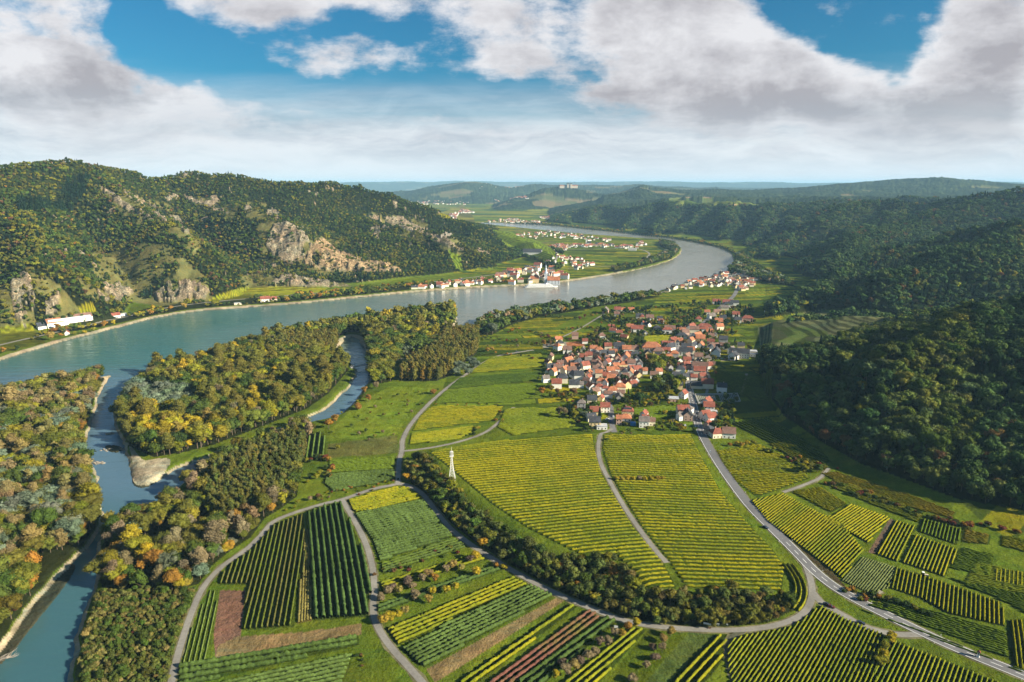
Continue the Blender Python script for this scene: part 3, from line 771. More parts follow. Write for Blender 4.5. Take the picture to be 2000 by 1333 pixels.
# ------------------------------------------------------------------ fields near the drone
# name, outline, row direction, spacing m, height m, width m, leaf colour, ground colour, label stem
FIELDS = [
 ('orchard', [(602, 1003), (664, 982), (698, 1050), (718, 1110), (724, 1160), (718, 1205), (610, 1213), (606, 1100)], ((625, 990), (650, 1212)), 3.8, 3.6, 1.7, (0.050, 0.085, 0.022), DKGRASS, 'tall dark green fruit tree row west of the farm lane'),
 ('vine', [(540, 1022), (592, 1004), (598, 1100), (588, 1130), (574, 1225), (474, 1233), (482, 1143), (424, 1143), (445, 1105), (484, 1080), (522, 1040)], ((576, 1000), (534, 1231)), 2.9, 1.9, 0.8, (0.125, 0.12, 0.032), GRASS * .75, 'thin olive vine row between the curved lane and the orchard'),
 ('scrub', [(594, 1040), (604, 1030), (609, 1213), (580, 1220)], ((594, 1040), (588, 1215)), 1.5, 1.2, 1.3, (0.20, 0.17, 0.05), (0.14, 0.13, 0.04), 'ragged straw coloured row beside the orchard'),
 ('young', [(408, 1152), (426, 1154), (416, 1240), (410, 1296), (352, 1300), (374, 1230)], ((400, 1155), (368, 1290)), 2.4, 0.8, 0.5, (0.16, 0.21, 0.05), GRASS, 'low young vine row beside the bare brown plot'),
 ('orchard', [(346, 1302), (700, 1242), (702, 1260), (430, 1324), (346, 1345)], ((350, 1310), (700, 1252)), 4.2, 2.6, 1.7, (0.06, 0.095, 0.022), DKGRASS, 'dark green hedge row below the stubble strip'),
 ('orchard', [(430, 1334), (692, 1278), (668, 1345), (420, 1348)], ((430, 1334), (692, 1278)), 2.8, 1.8, 1.0, (0.08, 0.12, 0.03), GRASS * .8, 'fine green row at the bottom edge'),
 ('vine', [(678, 977), (775, 953), (800, 953), (826, 972), (720, 1003), (688, 1000)], ((704, 990), (810, 965)), 2.7, 1.9, 1.1, VY, DKGRASS, 'yellow vine row just below the lane junction'),
 ('orchard', [(692, 1006), (828, 975), (858, 1012), (886, 1048), (740, 1098), (726, 1058)], ((704, 1014), (845, 985)), 3.1, 2.2, 1.6, (0.062, 0.095, 0.024), DKGRASS, 'dark green bushy row left of the hedge lane'),
 ('vine', [(742, 1102), (890, 1052), (915, 1066), (745, 1122)], ((742, 1112), (905, 1062)), 2.8, 1.9, 1.1, (0.075, 0.11, 0.03), DKGRASS, 'grey green vine row left of the hedge lane'),
 ('vine', [(740, 1140), (936, 1082), (950, 1092), (745, 1157)], ((740, 1150), (942, 1088)), 3.0, 1.9, 1.1, VY * .95, DKGRASS, 'yellow vine row above the tan bushes'),
 ('orchard', [(735, 1182), (960, 1104), (982, 1112), (735, 1200)], ((735, 1190), (972, 1108)), 3.2, 2.2, 1.3, (0.05, 0.08, 0.02), DKGRASS, 'dark row between the tan bushes and the meadow'),
 ('vine', [(750, 1227), (1000, 1124), (1031, 1140), (776, 1262)], ((750, 1232), (1005, 1126)), 3.0, 1.9, 1.1, VY, DKGRASS * .8, 'bright yellow vine row in the middle of the lower slope'),
 ('orchard', [(780, 1266), (1036, 1142), (1083, 1163), (830, 1303), (815, 1300)], ((780, 1268), (1045, 1146)), 2.7, 2.2, 1.3, (0.062, 0.095, 0.024), DKGRASS * .9, 'dark green row below the bright yellow rows'),
 ('vine', [(885, 1335), (1107, 1180), (1130, 1184), (925, 1340)], ((885, 1335), (1115, 1180)), 3.6, 1.9, 1.2, VY * 1.05, DKGRASS, 'pair-planted yellow vine row above the red rows'),
 ('vine', [(945, 1340), (1146, 1189), (1176, 1201), (1000, 1340)], ((960, 1335), (1158, 1192)), 3.2, 2.0, 1.3, (0.17, 0.075, 0.055), DKGRASS, 'reddish brown vine row on the lower slope'),
 ('orchard', [(1005, 1340), (1182, 1202), (1208, 1213), (1060, 1340)], ((1015, 1335), (1195, 1205)), 3.6, 2.4, 1.5, (0.05, 0.08, 0.02), DKGRASS, 'dark green row beside the red rows'),
 ('vine', [(1098, 1340), (1233, 1226), (1264, 1229), (1165, 1340)], ((1105, 1335), (1240, 1228)), 3.1, 1.9, 1.1, VY * 1.1, DKGRASS, 'vivid yellow vine row beside the streaked meadow'),
 ('vine', [(1300, 1340), (1398, 1239), (1423, 1242), (1412, 1290), (1372, 1340)], ((1310, 1338), (1402, 1242)), 3.8, 1.9, 1.0, VY, DKGRASS * .8, 'yellow vine row left of the dark farm track'),
 ('vine', [(1430, 1252), (1470, 1241), (1550, 1226), (1578, 1206), (1602, 1187), (1650, 1213), (1716, 1240), (1704, 1333), (1698, 1360), (1444, 1360), (1430, 1300)], ((1619, 1192), (1536, 1333)), 2.45, 1.9, 0.85, VY * .55 + VG * .5, DKGRASS * .75, 'yellow green vine row below the road fork'),
 ('vine', [(1748, 1254), (1990, 1350), (1700, 1360), (1722, 1290)], ((1750, 1262), (1716, 1333)), 2.5, 1.9, 0.85, VY * .55 + VG * .5, DKGRASS * .8, 'vine row at the lower right below the road'),
 ('vine', [(1527, 1102), (1550, 1102), (1578, 1148), (1583, 1178), (1560, 1198), (1532, 1180), (1547, 1150)], 'curve', 2.8, 1.8, 0.9, VY * .8 + VG * .2, GRASS * .8, 'curved vine row inside the road bend'),
 ('vine', [(838, 886), (900, 872), (1000, 860), (1158, 849), (1163, 880), (1178, 930), (1238, 1030), (1293, 1095), (1322, 1150), (1270, 1150), (1247, 1150), (1242, 1122), (1205, 1088), (1130, 1083), (1030, 1032), (962, 986), (905, 938), (862, 902)], ((930, 985), (1220, 955)), 4.3, 1.5, 1.2, VY * 1.05, GRASS * .7, 'golden vine row in the big field west of the central track'),
 ('vine', [(1178, 850), (1349, 847), (1375, 900), (1408, 960), (1459, 1020), (1510, 1075), (1534, 1108), (1526, 1156), (1340, 1150), (1304, 1095), (1252, 1030), (1192, 930), (1176, 880)], ((1240, 1012), (1460, 1020)), 4.3, 1.5, 1.2, VY * 1.05, GRASS * .7, 'golden vine row in the big field beside the main road'),
 ('vine', [(1398, 882), (1480, 867), (1558, 902), (1582, 935), (1478, 972), (1434, 940), (1408, 905)], ((1425, 922), (1575, 932)), 3.4, 1.5, 1.1, VY * .95, GRASS * .7, 'yellow vine row in the field right of the main road'),
 ('vine', [(1472, 982), (1533, 968), (1598, 1003), (1640, 1022), (1680, 1072), (1640, 1126), (1562, 1065), (1502, 1020)], ((1630, 1127), (1681, 1075)), 2.6, 1.9, 0.9, VY * .9, DKGRASS, 'slanting yellow vine row along the main road'),
 ('vine', [(1547, 962), (1600, 953), (1652, 985), (1620, 1001)], ((1560, 965), (1640, 990)), 2.6, 1.9, 1.0, VY, DKGRASS, 'yellow vine row in the small terrace plot'),
 ('vine', [(1610, 1017), (1665, 988), (1735, 1012), (1693, 1060), (1650, 1035)], ((1610, 1021), (1663, 987)), 2.6, 1.9, 1.0, VY * 1.05, DKGRASS, 'bright vine row in the square terrace plot'),
 ('vine', [(1712, 1082), (1747, 1018), (1788, 1030), (1750, 1096)], ((1708, 1083), (1748, 1016)), 2.7, 1.9, 1.0, VY * .95, DKGRASS, 'yellow vine row beside the bare soil strip'),
 ('vine', [(1765, 1100), (1790, 1047), (1870, 1075), (1843, 1126)], ((1765, 1100), (1792, 1045)), 2.7, 1.9, 1.0, VY, DKGRASS, 'yellow vine row in the plot above the parked tractor'),
 ('vine', [(1797, 1040), (1803, 1014), (1878, 1034), (1866, 1064)], ((1800, 1045), (1810, 1014)), 2.7, 1.9, 1.0, VG * .8, DKGRASS, 'green vine row in the upper terrace plot'),
 ('scrub', [(1645, 1135), (1687, 1090), (1750, 1110), (1733, 1148), (1700, 1160)], ((1650, 1135), (1690, 1090)), 1.8, 1.1, 1.0, (0.13, 0.155, 0.055), (0.09, 0.12, 0.03), 'pale green row in the overgrown plot'),
 ('vine', [(1738, 1150), (1757, 1112), (1830, 1134), (1948, 1176), (1956, 1222), (1850, 1198), (1800, 1170)], ((1825, 1190), (1832, 1135)), 2.7, 1.9, 0.9, VY * .85, DKGRASS, 'upright yellow vine row in the long terrace plot'),
 ('vine', [(1625, 952), (1660, 947), (1760, 985), (1796, 1010), (1790, 1020), (1700, 985)], ((1625, 950), (1780, 1000)), 2.6, 1.8, 1.0, VY * .6 + VG * .4, DKGRASS, 'long vine row on the terrace under the wood'),
 ('vine', [(1882, 1037), (1933, 1047), (1930, 1064), (1877, 1060)], ((1882, 1045), (1933, 1057)), 2.5, 1.8, 1.0, VO, DKGRASS, 'orange vine row on the upper right terrace'),
 ('vine', [(1955, 1047), (2020, 1060), (2020, 1083), (1955, 1066)], ((1955, 1050), (2010, 1068)), 2.5, 1.8, 1.0, VY * .9, DKGRASS, 'amber vine row at the right edge'),
 ('vine', [(1878, 1072), (1943, 1087), (1935, 1128), (1853, 1108)], ((1878, 1080), (1940, 1098)), 2.5, 1.8, 1.0, VG, GRASS, 'green vine row in the hummocky plot'),
 ('vine', [(1945, 1112), (2030, 1122), (2030, 1154), (1942, 1137)], ((1955, 1135), (1957, 1112)), 2.6, 1.9, 0.9, VY * .9, DKGRASS, 'short upright vine row at the right edge'),
 ('vine', [(1852, 1130), (1950, 1152), (2030, 1172), (2030, 1215), (1960, 1175)], ((1852, 1130), (1990, 1180)), 2.5, 1.8, 1.0, VG * .9, GRASS, 'green vine row on the right hand terrace'),
 ('vine', [(1700, 1184), (1760, 1177), (1960, 1237), (1965, 1288), (1850, 1240), (1750, 1202)], ((1700, 1188), (1950, 1262)), 2.5, 1.8, 0.9, VG * 1.0, GRASS * .9, 'dull green vine row above the main road'),
 ('vine', [(1967, 1215), (2030, 1212), (2030, 1322), (1978, 1300)], ((1985, 1300), (1975, 1215)), 2.6, 1.9, 0.9, VY * .8, DKGRASS, 'steep yellow vine row in the corner plot'),
 ('vine', [(1428, 826), (1500, 817), (1598, 872), (1625, 903), (1608, 908), (1490, 860)], ((1480, 832), (1600, 890)), 4.2, 1.7, 0.9, VG * .8, DKGRASS * 1.3, 'green vine row at the foot of the dark wood'),
 ('vine', [(960, 697), (1058, 692), (1066, 705), (1058, 718), (930, 729), (915, 728)], ((960, 710), (1058, 706)), 4.2, 1.5, 1.25, VY * .7 + VG * .3, GRASS * .8, 'yellow vine row below the tennis court'),
 ('vine', [(898, 738), (1056, 726), (1050, 744), (872, 761)], ((900, 745), (1050, 735)), 4.2, 1.5, 1.25, VDG, DKGRASS, 'dark green vine row west of the village'),
 ('vine', [(866, 766), (1050, 750), (1045, 774), (1000, 788), (848, 788)], ((866, 772), (1045, 762)), 4.2, 1.5, 1.25, VG, GRASS * .8, 'green vine row west of the village'),
 ('vine', [(843, 794), (986, 794), (962, 823), (804, 843), (818, 815)], ((830, 815), (970, 806)), 4.2, 1.5, 1.25, VY, GRASS * .8, 'golden vine row right of the pale lane'),
 ('vine', [(802, 848), (945, 832), (900, 858), (798, 870)], ((802, 860), (930, 842)), 3.4, 1.9, 1.6, VY * .8 + VG * .2, GRASS * .8, 'yellow vine row above the lane fork'),
 ('vine', [(642, 902), (773, 892), (773, 915), (640, 925)], ((642, 910), (773, 902)), 3.2, 1.9, 1.6, VG, GRASS * .8, 'green vine row left of the lane below the meadow'),
 ('orchard', [(636, 928), (773, 918), (774, 938), (650, 962), (632, 945)], ((642, 945), (773, 928)), 3.2, 2.2, 1.6, (0.06, 0.09, 0.022), DKGRASS, 'dark green row left of the lane junction'),
 ('orchard', [(604, 852), (632, 842), (638, 880), (630, 903), (592, 898)], ((618, 848), (612, 900)), 4.5, 2.5, 1.5, (0.08, 0.12, 0.025), GRASS * .8, 'short green row beside the round willow'),
 ('vine', [(985, 800), (1090, 797), (1110, 812), (1140, 832), (1000, 852), (970, 835)], ((1000, 825), (1120, 818)), 3.4, 1.9, 1.7, VG * .6 + VY * .4, GRASS * .8, 'yellow green vine row below the village gardens'),
 ('vine', [(1397, 722), (1500, 717), (1508, 758), (1402, 768)], ((1400, 745), (1505, 738)), 4.2, 1.5, 1.25, VG * .8, GRASS * .8, 'vine row between the village and the dark wood'),
 ('vine', [(1610, 928), (1640, 925), (1760, 962), (1860, 1000), (1850, 1010), (1740, 982), (1650, 950)], ((1615, 930), (1800, 985)), 2.6, 1.6, 0.9, VO * .5 + VY * .5, GRASS, 'ochre vine row directly under the dark wood'),
 ('vine', [(1885, 1140), (1905, 1100), (2030, 1128), (2030, 1165)], ((1885, 1140), (2010, 1162)), 2.6, 1.6, 0.9, VG * .7 + VY * .3, DKGRASS, 'pale vine row in the middle right plot'),
 ('vine', [(1640, 1185), (1700, 1196), (1850, 1258), (1990, 1312), (2030, 1300), (1960, 1298), (1850, 1250), (1740, 1210)], ((1660, 1190), (1960, 1300)), 2.4, 1.2, 0.8, VG, GRASS, 'low green row on the bank above the main road'),
 ('vine', [(1500, 868), (1540, 862), (1600, 905), (1588, 915), (1540, 892)], ((1505, 870), (1590, 908)), 2.8, 1.6, 1.0, VY * .8, DKGRASS, 'yellow vine row beside the wood corner track'),
 ('vine', [(1258, 658), (1312, 655), (1305, 672), (1252, 678)], ((1258, 668), (1308, 664)), 3.0, 1.9, 1.6, VY * .9 + VG * .1, GRASS * .8, 'yellow vine row in the walled garden field'),
 ('vine', [(1235, 800), (1330, 793), (1335, 815), (1240, 822)], ((1235, 810), (1330, 804)), 3.0, 1.8, 1.2, VG, GRASS, 'green vine row between the southern houses'),
]
GROUND_PATCH = [
 ([(430, 1153), (480, 1154), (470, 1245), (420, 1282), (417, 1240)], (0.20, 0.115, 0.085)),
 ([(462, 1244), (600, 1234), (706, 1218), (706, 1240), (560, 1262), (420, 1290), (425, 1262)], STUBBLE * .8),
 ([(832, 1308), (1092, 1165), (1102, 1174), (850, 1334)], STUBBLE * .85),
 ([(1695, 1080), (1737, 1014), (1746, 1016), (1709, 1084)], (0.17, 0.12, 0.09)),
 ([(640, 895), (778, 885), (776, 850), (640, 868)], (0.13, 0.14, 0.04)),
 ([(640, 862), (778, 848), (800, 800), (850, 758), (760, 755), (700, 790), (650, 835)], MEADOW * 1.05),
 ([(740, 1200), (985, 1116), (1000, 1122), (750, 1224)], MEADOW * .8),
 ([(1170, 1345), (1266, 1231), (1345, 1234), (1250, 1345)], MEADOW * .62),
 ([(1250, 1345), (1345, 1236), (1400, 1238), (1300, 1345)], (0.085, 0.12, 0.03)),
 ([(1620, 1110), (1655, 1150), (1700, 1178), (1740, 1200), (1640, 1150), (1560, 1080), (1480, 1000), (1530, 1040)], (0.075, 0.06, 0.032)),
 ([(770, 700), (822, 692), (828, 706), (790, 716), (772, 712)], MEADOW),
 ([(1060, 672), (1110, 668), (1120, 676), (1060, 680)], (0.36, 0.33, 0.28)),
 ([(1105, 669), (1135, 667), (1145, 676), (1108, 678)], (0.42, 0.17, 0.09)),
 ([(1400, 700), (1465, 694), (1470, 708), (1410, 712)], MEADOW * .9),
 ([(1250, 855), (1345, 845), (1335, 838), (1210, 843)], GRASS),
 ([(1185, 925), (1300, 928), (1302, 940), (1190, 938)], GRASS * .8),
 ([(1085, 640), (1160, 600), (1240, 590), (1250, 620), (1140, 650)], VG * .9),
 ([(1255, 1152), (1345, 1155), (1350, 1168), (1260, 1172)], (0.15, 0.16, 0.05)),
 ([(1640, 500), (1650, 500), (1660, 510), (1640, 508)], VG),
]
for pts, c in GROUND_PATCH: fieldcolor(pts, c)
fieldW = []
for i_, f in enumerate(FIELDS):
    cx_ = sum(q[0] for q in f[1]) / len(f[1]); cy_ = sum(q[1] for q in f[1]) / len(f[1])
    if cx_ > 1500 and cy_ > 940 and f[2] != 'curve':
        f = FIELDS[i_] = (f[0], [(cx_ + (x - cx_) * 1.07, cy_ + (y - cy_) * 1.07) for x, y in f[1]], f[2], f[3] * .78, f[4] * .8, f[5] * .9) + f[6:]
    elif cx_ > 1420 and cy_ > 1180: f = FIELDS[i_] = f[:3] + (f[3] * .82, f[4] * .82, f[5] * .8) + f[6:]
    fieldW.append(fieldcolor(f[1], f[7]))
# ------------------------------------------------------------------ ground sheet
def m_ground(t, b):
    a = t.n('ShaderNodeAttribute', attribute_name='tint')
    g = t.n('ShaderNodeNewGeometry')
    P = g.outputs['Position']
    n = t.noise(P, 0.9, 6, 0.7)
    n2 = t.noise(P, 0.07, 5, 0.65)
    k = t.m('MULTIPLY', t.ramp(n, 0.25, 0.75, 0.62 * ALB, 1.38 * ALB, False), t.ramp(n2, 0.3, 0.7, 0.78, 1.22, False))
    nd = t.n('ShaderNodeVectorMath', operation='SCALE'); t.l(a.outputs['Color'], nd.inputs[0]); t.l(k, nd.inputs[3])
    mp = t.n('ShaderNodeMapping'); mp.inputs['Rotation'].default_value = (0, 0, R(-32)); mp.inputs['Scale'].default_value = (0.05, 0.55, 0.3); t.l(P, mp.inputs[0])
    st = t.noise(mp.outputs[0], 1.0, 4, 0.6)
    hue = t.mix(t.ramp(t.noise(P, 0.03, 5, 0.7), 0.35, 0.65), (1.22, 1.0, 0.9), (0.82, 0.98, 1.0))
    hue = t.mix(t.ramp(st, 0.4, 0.6), hue, (1.05, 1.0, 0.85))
    fin = t.mix(1.0, nd.outputs[0], hue, 'MULTIPLY')
    ra = t.n('ShaderNodeAttribute', attribute_name='rock')
    m2 = t.n('ShaderNodeMapping'); m2.inputs['Scale'].default_value = (0.16, 0.16, 0.05); t.l(P, m2.inputs[0])
    cr = t.noise(m2.outputs[0], 1.0, 7, 0.72, dist=1.2)
    cr = t.m('ABSOLUTE', t.m('SUBTRACT', cr, 0.5))
    crk = t.mix(t.ramp(cr, 0.0, 0.11), (0.30, 0.29, 0.27), (1.15, 1.1, 1.02))
    fin = t.mix(ra.outputs['Fac'], fin, t.mix(1.0, fin, crk, 'MULTIPLY'))
    t.l(fin, b.inputs['Base Color'])
    bp = t.n('ShaderNodeBump'); bp.inputs['Strength'].default_value = 0.9; bp.inputs['Distance'].default_value = 3.0
    t.l(t.noise(P, 0.11, 6, 0.72), bp.inputs['Height']); t.l(bp.outputs[0], b.inputs['Normal'])
MG = mat('ground_cover', rough=1.0, spec=0.0, build=m_ground)
nr, na = GX.shape
# tree-height relief for the woods too far away to be built tree by tree
HT = HG + forest * farf * (6 + 9 * fbm(GX / 14, GY / 14, 450, 2))
V = np.stack([GX, GY, HT], -1).reshape(-1, 3)
ii = np.arange(nr - 1)[:, None] * na + np.arange(na - 1)[None, :]
F = np.stack([ii, ii + 1, ii + na + 1, ii + na], -1).reshape(-1, 4)
# close the middle under the drone with a fan
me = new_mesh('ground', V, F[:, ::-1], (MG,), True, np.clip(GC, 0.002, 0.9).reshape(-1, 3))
me.attributes.new('rock', 'FLOAT', 'POINT').data.foreach_set('value', RKH.astype(np.float32).ravel())
ground = obj('ground', me, kind='structure')
cz = float(HG[0].mean())
disc = [(0, 0, cz)] + [tuple(V[i]) for i in range(0, na)]
gd = new_mesh('ground_middle', disc, [(0, i + 1, i) for i in range(1, na)], (MG,), True, np.tile(GRASS, (na + 1, 1)))
obj('ground', gd, kind='structure')

# ------------------------------------------------------------------ water
def m_water(t, b):
    g = t.n('ShaderNodeNewGeometry'); P = g.outputs['Position']
    sp_ = t.n('ShaderNodeSeparateXYZ'); t.l(P, sp_.inputs[0])
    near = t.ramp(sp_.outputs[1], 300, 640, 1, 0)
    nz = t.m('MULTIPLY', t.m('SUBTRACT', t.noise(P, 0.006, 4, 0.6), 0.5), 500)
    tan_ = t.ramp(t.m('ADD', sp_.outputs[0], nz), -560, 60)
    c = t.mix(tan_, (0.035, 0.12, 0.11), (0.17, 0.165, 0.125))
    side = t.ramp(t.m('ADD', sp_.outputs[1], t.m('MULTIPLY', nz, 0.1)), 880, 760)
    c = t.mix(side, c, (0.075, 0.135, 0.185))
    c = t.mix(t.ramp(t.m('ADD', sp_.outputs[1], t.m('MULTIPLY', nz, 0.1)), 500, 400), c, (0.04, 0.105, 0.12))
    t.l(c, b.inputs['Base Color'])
    mp = t.n('ShaderNodeMapping'); mp.inputs['Rotation'].default_value = (0, 0, R(28)); mp.inputs['Scale'].default_value = (1, 3.2, 1); t.l(P, mp.inputs[0])
    w1 = t.noise(mp.outputs[0], 0.035, 4, 0.6, dist=0.4); w2 = t.noise(mp.outputs[0], 0.35, 4, 0.6)
    h = t.m('ADD', t.m('MULTIPLY', w1, 2.2), t.m('MULTIPLY', w2, 0.32))
    bp = t.n('ShaderNodeBump'); bp.inputs['Strength'].default_value = 0.32; bp.inputs['Distance'].default_value = 1.0
    t.l(h, bp.inputs['Height']); t.l(bp.outputs[0], b.inputs['Normal'])
    r = t.ramp(t.noise(P, 0.006, 3, 0.6), 0.4, 0.62, 0.10, 0.24)
    t.l(r, b.inputs['Roughness'])
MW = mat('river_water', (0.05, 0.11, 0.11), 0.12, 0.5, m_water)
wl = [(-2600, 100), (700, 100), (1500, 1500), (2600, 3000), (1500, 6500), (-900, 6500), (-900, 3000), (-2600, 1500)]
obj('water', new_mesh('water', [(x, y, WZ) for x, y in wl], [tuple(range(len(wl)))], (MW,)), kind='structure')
# ------------------------------------------------------------------ roads and lanes
def resample(p, step):
    p = np.asarray(p, float)
    s = np.concatenate([[0], np.cumsum(np.hypot(*np.diff(p, axis=0).T))])
    n = max(2, int(s[-1] / step) + 1)
    t = np.linspace(0, s[-1], n)
    return np.stack([np.interp(t, s, p[:, 0]), np.interp(t, s, p[:, 1])], -1)
def frames(p):
    d = np.gradient(p, axis=0); d /= np.linalg.norm(d, axis=1)[:, None] + 1e-9
    return d, np.stack([-d[:, 1], d[:, 0]], -1)
def strip(p, w, off=0.0, dz=0.15, cross=3):
    d, n = frames(p)
    V = []; 
    for k in range(cross):
        q = p + n * (off + (k / (cross - 1) - 0.5) * w)
        V.append(np.stack([q[:, 0], q[:, 1], gz(q[:, 0], q[:, 1]) + dz], -1))
    V = np.stack(V, 1)
    V[:, :, 2] = V[:, :, 2].max(1, keepdims=True) if w < 9 else V[:, :, 2]
    n_ = len(p)
    i = np.arange(n_ - 1)[:, None] * cross + np.arange(cross - 1)[None, :]
    F = np.stack([i, i + cross, i + cross + 1, i + 1], -1).reshape(-1, 4)
    return V.reshape(-1, 3), F
MASPH = mat('asphalt', rough=0.85, spec=0.2, build=noisy((0.20, 0.195, 0.20), 0.16, 0.5, 0.03))
MLANE = mat('lane_surface', rough=0.95, spec=0.1, build=noisy((0.30, 0.28, 0.25), 0.2, 0.7, 0.05))
MGRAV = mat('gravel', rough=1.0, spec=0.0, build=noisy((0.34, 0.30, 0.23), 0.25, 0.8, 0.08))
MVERGE = mat('verge_soil', rough=1, spec=0, build=noisy((0.19, 0.175, 0.09), .4, 0.5, 0.1))
MLINE = mat('road_paint', (0.75, 0.75, 0.72), 0.7)
def road(name, pts, w, m, dz=0.15, step=4.0):
    p = resample(smoothpoly(WP(pts), False), step)
    vv, ff = strip(p, w + 2.0, 0, 0.0, 5)
    vv[:, 2] = gz(vv[:, 0], vv[:, 1]) + 0.05
    jj = np.random.default_rng(len(p)).normal(0, .35, len(p))
    n_ = frames(p)[1]; V5 = vv.reshape(len(p), 5, 3)
    V5[:, 0, :2] -= n_ * jj[:, None]; V5[:, 4, :2] += n_ * np.roll(jj, 7)[:, None]
    obj('verge', new_mesh('verge', V5.reshape(-1, 3), ff, (MVERGE,), True), kind='structure')
    v, f = strip(p, w, 0, dz)
    obj(name, new_mesh(name, v, f, (m,), True), kind='structure')
    return p
main = road('road', [(2060, 1345), (2000, 1320), (1900, 1280), (1830, 1250), (1740, 1206), (1680, 1176), (1630, 1148), (1590, 1116), (1560, 1084), (1520, 1044), (1470, 996), (1440, 958), (1410, 916), (1385, 876), (1365, 838), (1357, 800), (1350, 775), (1345, 752), (1347, 732), (1355, 712), (1353, 695), (1346, 675), (1348, 660), (1358, 646), (1376, 630), (1390, 616), (1408, 600), (1432, 581), (1439, 568), (1446, 548)], 7.6, MASPH, 0.2)
def marking(name, p, off, w, dash=None, dz=0.215):
    V = []; F = []; c = 0
    if dash is None:
        v, f = strip(p, w, off, dz, 2); V.append(v); F.append(f)
    else:
        q = resample(p, 1.0)
        k = 0
        while k + dash[0] < len(q):
            v, f = strip(q[k:k + dash[0] + 1], w, off, dz, 2); V.append(v); F.append(f + c); c += len(v); k += dash[0] + dash[1]
    obj(name, new_mesh(name, np.vstack(V), np.vstack(F), (MLINE,)), kind='structure')
nearmain = main[: int(len(main) * 0.42)]
marking('road_edge_line', nearmain, 3.35, 0.28); marking('road_edge_line', nearmain, -3.35, 0.28)
marking('road_centre_line', nearmain, 0, 0.28, (5, 5))
road('road', [(332, 1345), (345, 1285), (372, 1200), (398, 1142), (438, 1102), (480, 1076), (514, 1042), (532, 1018), (580, 1000), (640, 982), (672, 976), (720, 957), (776, 946)], 3.4, MLANE, 0.12)
road('road', [(668, 976), (690, 1012), (715, 1060), (729, 1110), (732, 1160), (727, 1190), (735, 1222), (760, 1262), (800, 1305), (835, 1345)], 3.6, MLANE, 0.13)
hl = road('road', [(776, 945), (800, 948), (828, 966), (852, 1000), (880, 1035), (920, 1065), (970, 1097), (1030, 1132), (1090, 1162), (1150, 1187), (1220, 1215), (1300, 1227), (1400, 1232), (1460, 1231), (1520, 1222), (1560, 1208), (1580, 1188), (1588, 1160), (1582, 1125), (1566, 1090)], 3.8, MLANE, 0.16)
road('road', [(1588, 1158), (1600, 1175), (1625, 1190), (1677, 1219), (1705, 1231), (1752, 1241), (1800, 1240)], 4.2, MLANE, 0.14)
road('road', [(777, 948), (779, 900), (786, 880), (785, 860), (802, 828), (836, 790), (870, 760), (905, 735), (940, 711), (970, 695), (1010, 689), (1042, 684)], 3.8, MLANE, 0.14)
road('road', [(784, 882), (840, 876), (900, 863), (950, 846), (985, 816), (1003, 796)], 2.8, MLANE, 0.13)
road('path', [(1196, 838), (1178, 846), (1168, 862), (1170, 900), (1186, 932), (1216, 986), (1246, 1031), (1276, 1071), (1302, 1100)], 3.2, MLANE, 0.14)
road('path', [(1452, 1233), (1430, 1240), (1420, 1268), (1425, 1300), (1442, 1345)], 2.8, mat('track_surface', rough=1, spec=0, build=noisy((0.12, 0.12, 0.08), .3, .6)), 0.14)
road('road', [(1200, 845), (1195, 830), (1194, 812), (1193, 796), (1186, 782), (1172, 768), (1160, 752), (1157, 732), (1153, 706), (1162, 690), (1200, 684), (1260, 688), (1320, 700), (1354, 706)], 5.0, MASPH, 0.14)
road('path', [(1530, 962), (1560, 952), (1580, 944), (1604, 934), (1618, 915)], 2.6, MLANE, 0.14)
road('path', [(1378, 775), (1388, 740), (1378, 722), (1392, 706)], 2.6, MLANE, 0.14)
road('path', [(728, 713), (770, 704), (818, 695), (850, 694)], 2.6, MGRAV, 0.14)
road('path', [(1100, 658), (1130, 644), (1160, 626), (1182, 612)], 2.6, MLANE, 0.14)
road('road', [(-60, 690), (0, 674), (80, 656), (180, 634), (260, 616), (330, 600), (430, 588), (560, 578), (700, 566), (800, 556), (900, 545), (980, 535)], 6.0, MLANE, 0.2, 8)
road('road', [(1075, 525), (1090, 505), (1085, 490), (1110, 488), (1160, 487), (1240, 484), (1272, 494), (1262, 506)], 6.0, MLANE, 0.25, 8)
road('road', [(1100, 524), (1150, 522), (1200, 520)], 5.0, MLANE, 0.25, 8)
road('road', [(1480, 542), (1440, 548), (1400, 548), (1330, 560), (1290, 572)], 5.0, MLANE, 0.25, 8)
road('path', [(1408, 705), (1440, 704), (1480, 690)], 3.0, MGRAV, 0.14)
road('path', [(1446, 770), (1455, 752), (1458, 730)], 2.4, MGRAV, 0.14)
road('path', [(1640, 1152), (1660, 1160), (1700, 1166), (1722, 1155)], 2.4, MGRAV, 0.14)
# ------------------------------------------------------------------ rows of vines and fruit trees
def m_leafrow(t, b):
    a = t.n('ShaderNodeAttribute', attribute_name='tint')
    g = t.n('ShaderNodeNewGeometry'); P = g.outputs['Position']
    k = t.ramp(t.noise(P, 1.1, 4, 0.75), 0.28, 0.72, 0.50 * ALB, 1.5 * ALB, False)
    nd = t.n('ShaderNodeVectorMath', operation='SCALE'); t.l(a.outputs['Color'], nd.inputs[0]); t.l(k, nd.inputs[3])
    t.l(nd.outputs[0], b.inputs['Base Color'])
MROW = mat('vine_leaves', rough=1.0, spec=0.0, build=m_leafrow)
MPOST = mat('vine_post', (0.35, 0.31, 0.26), 0.9)

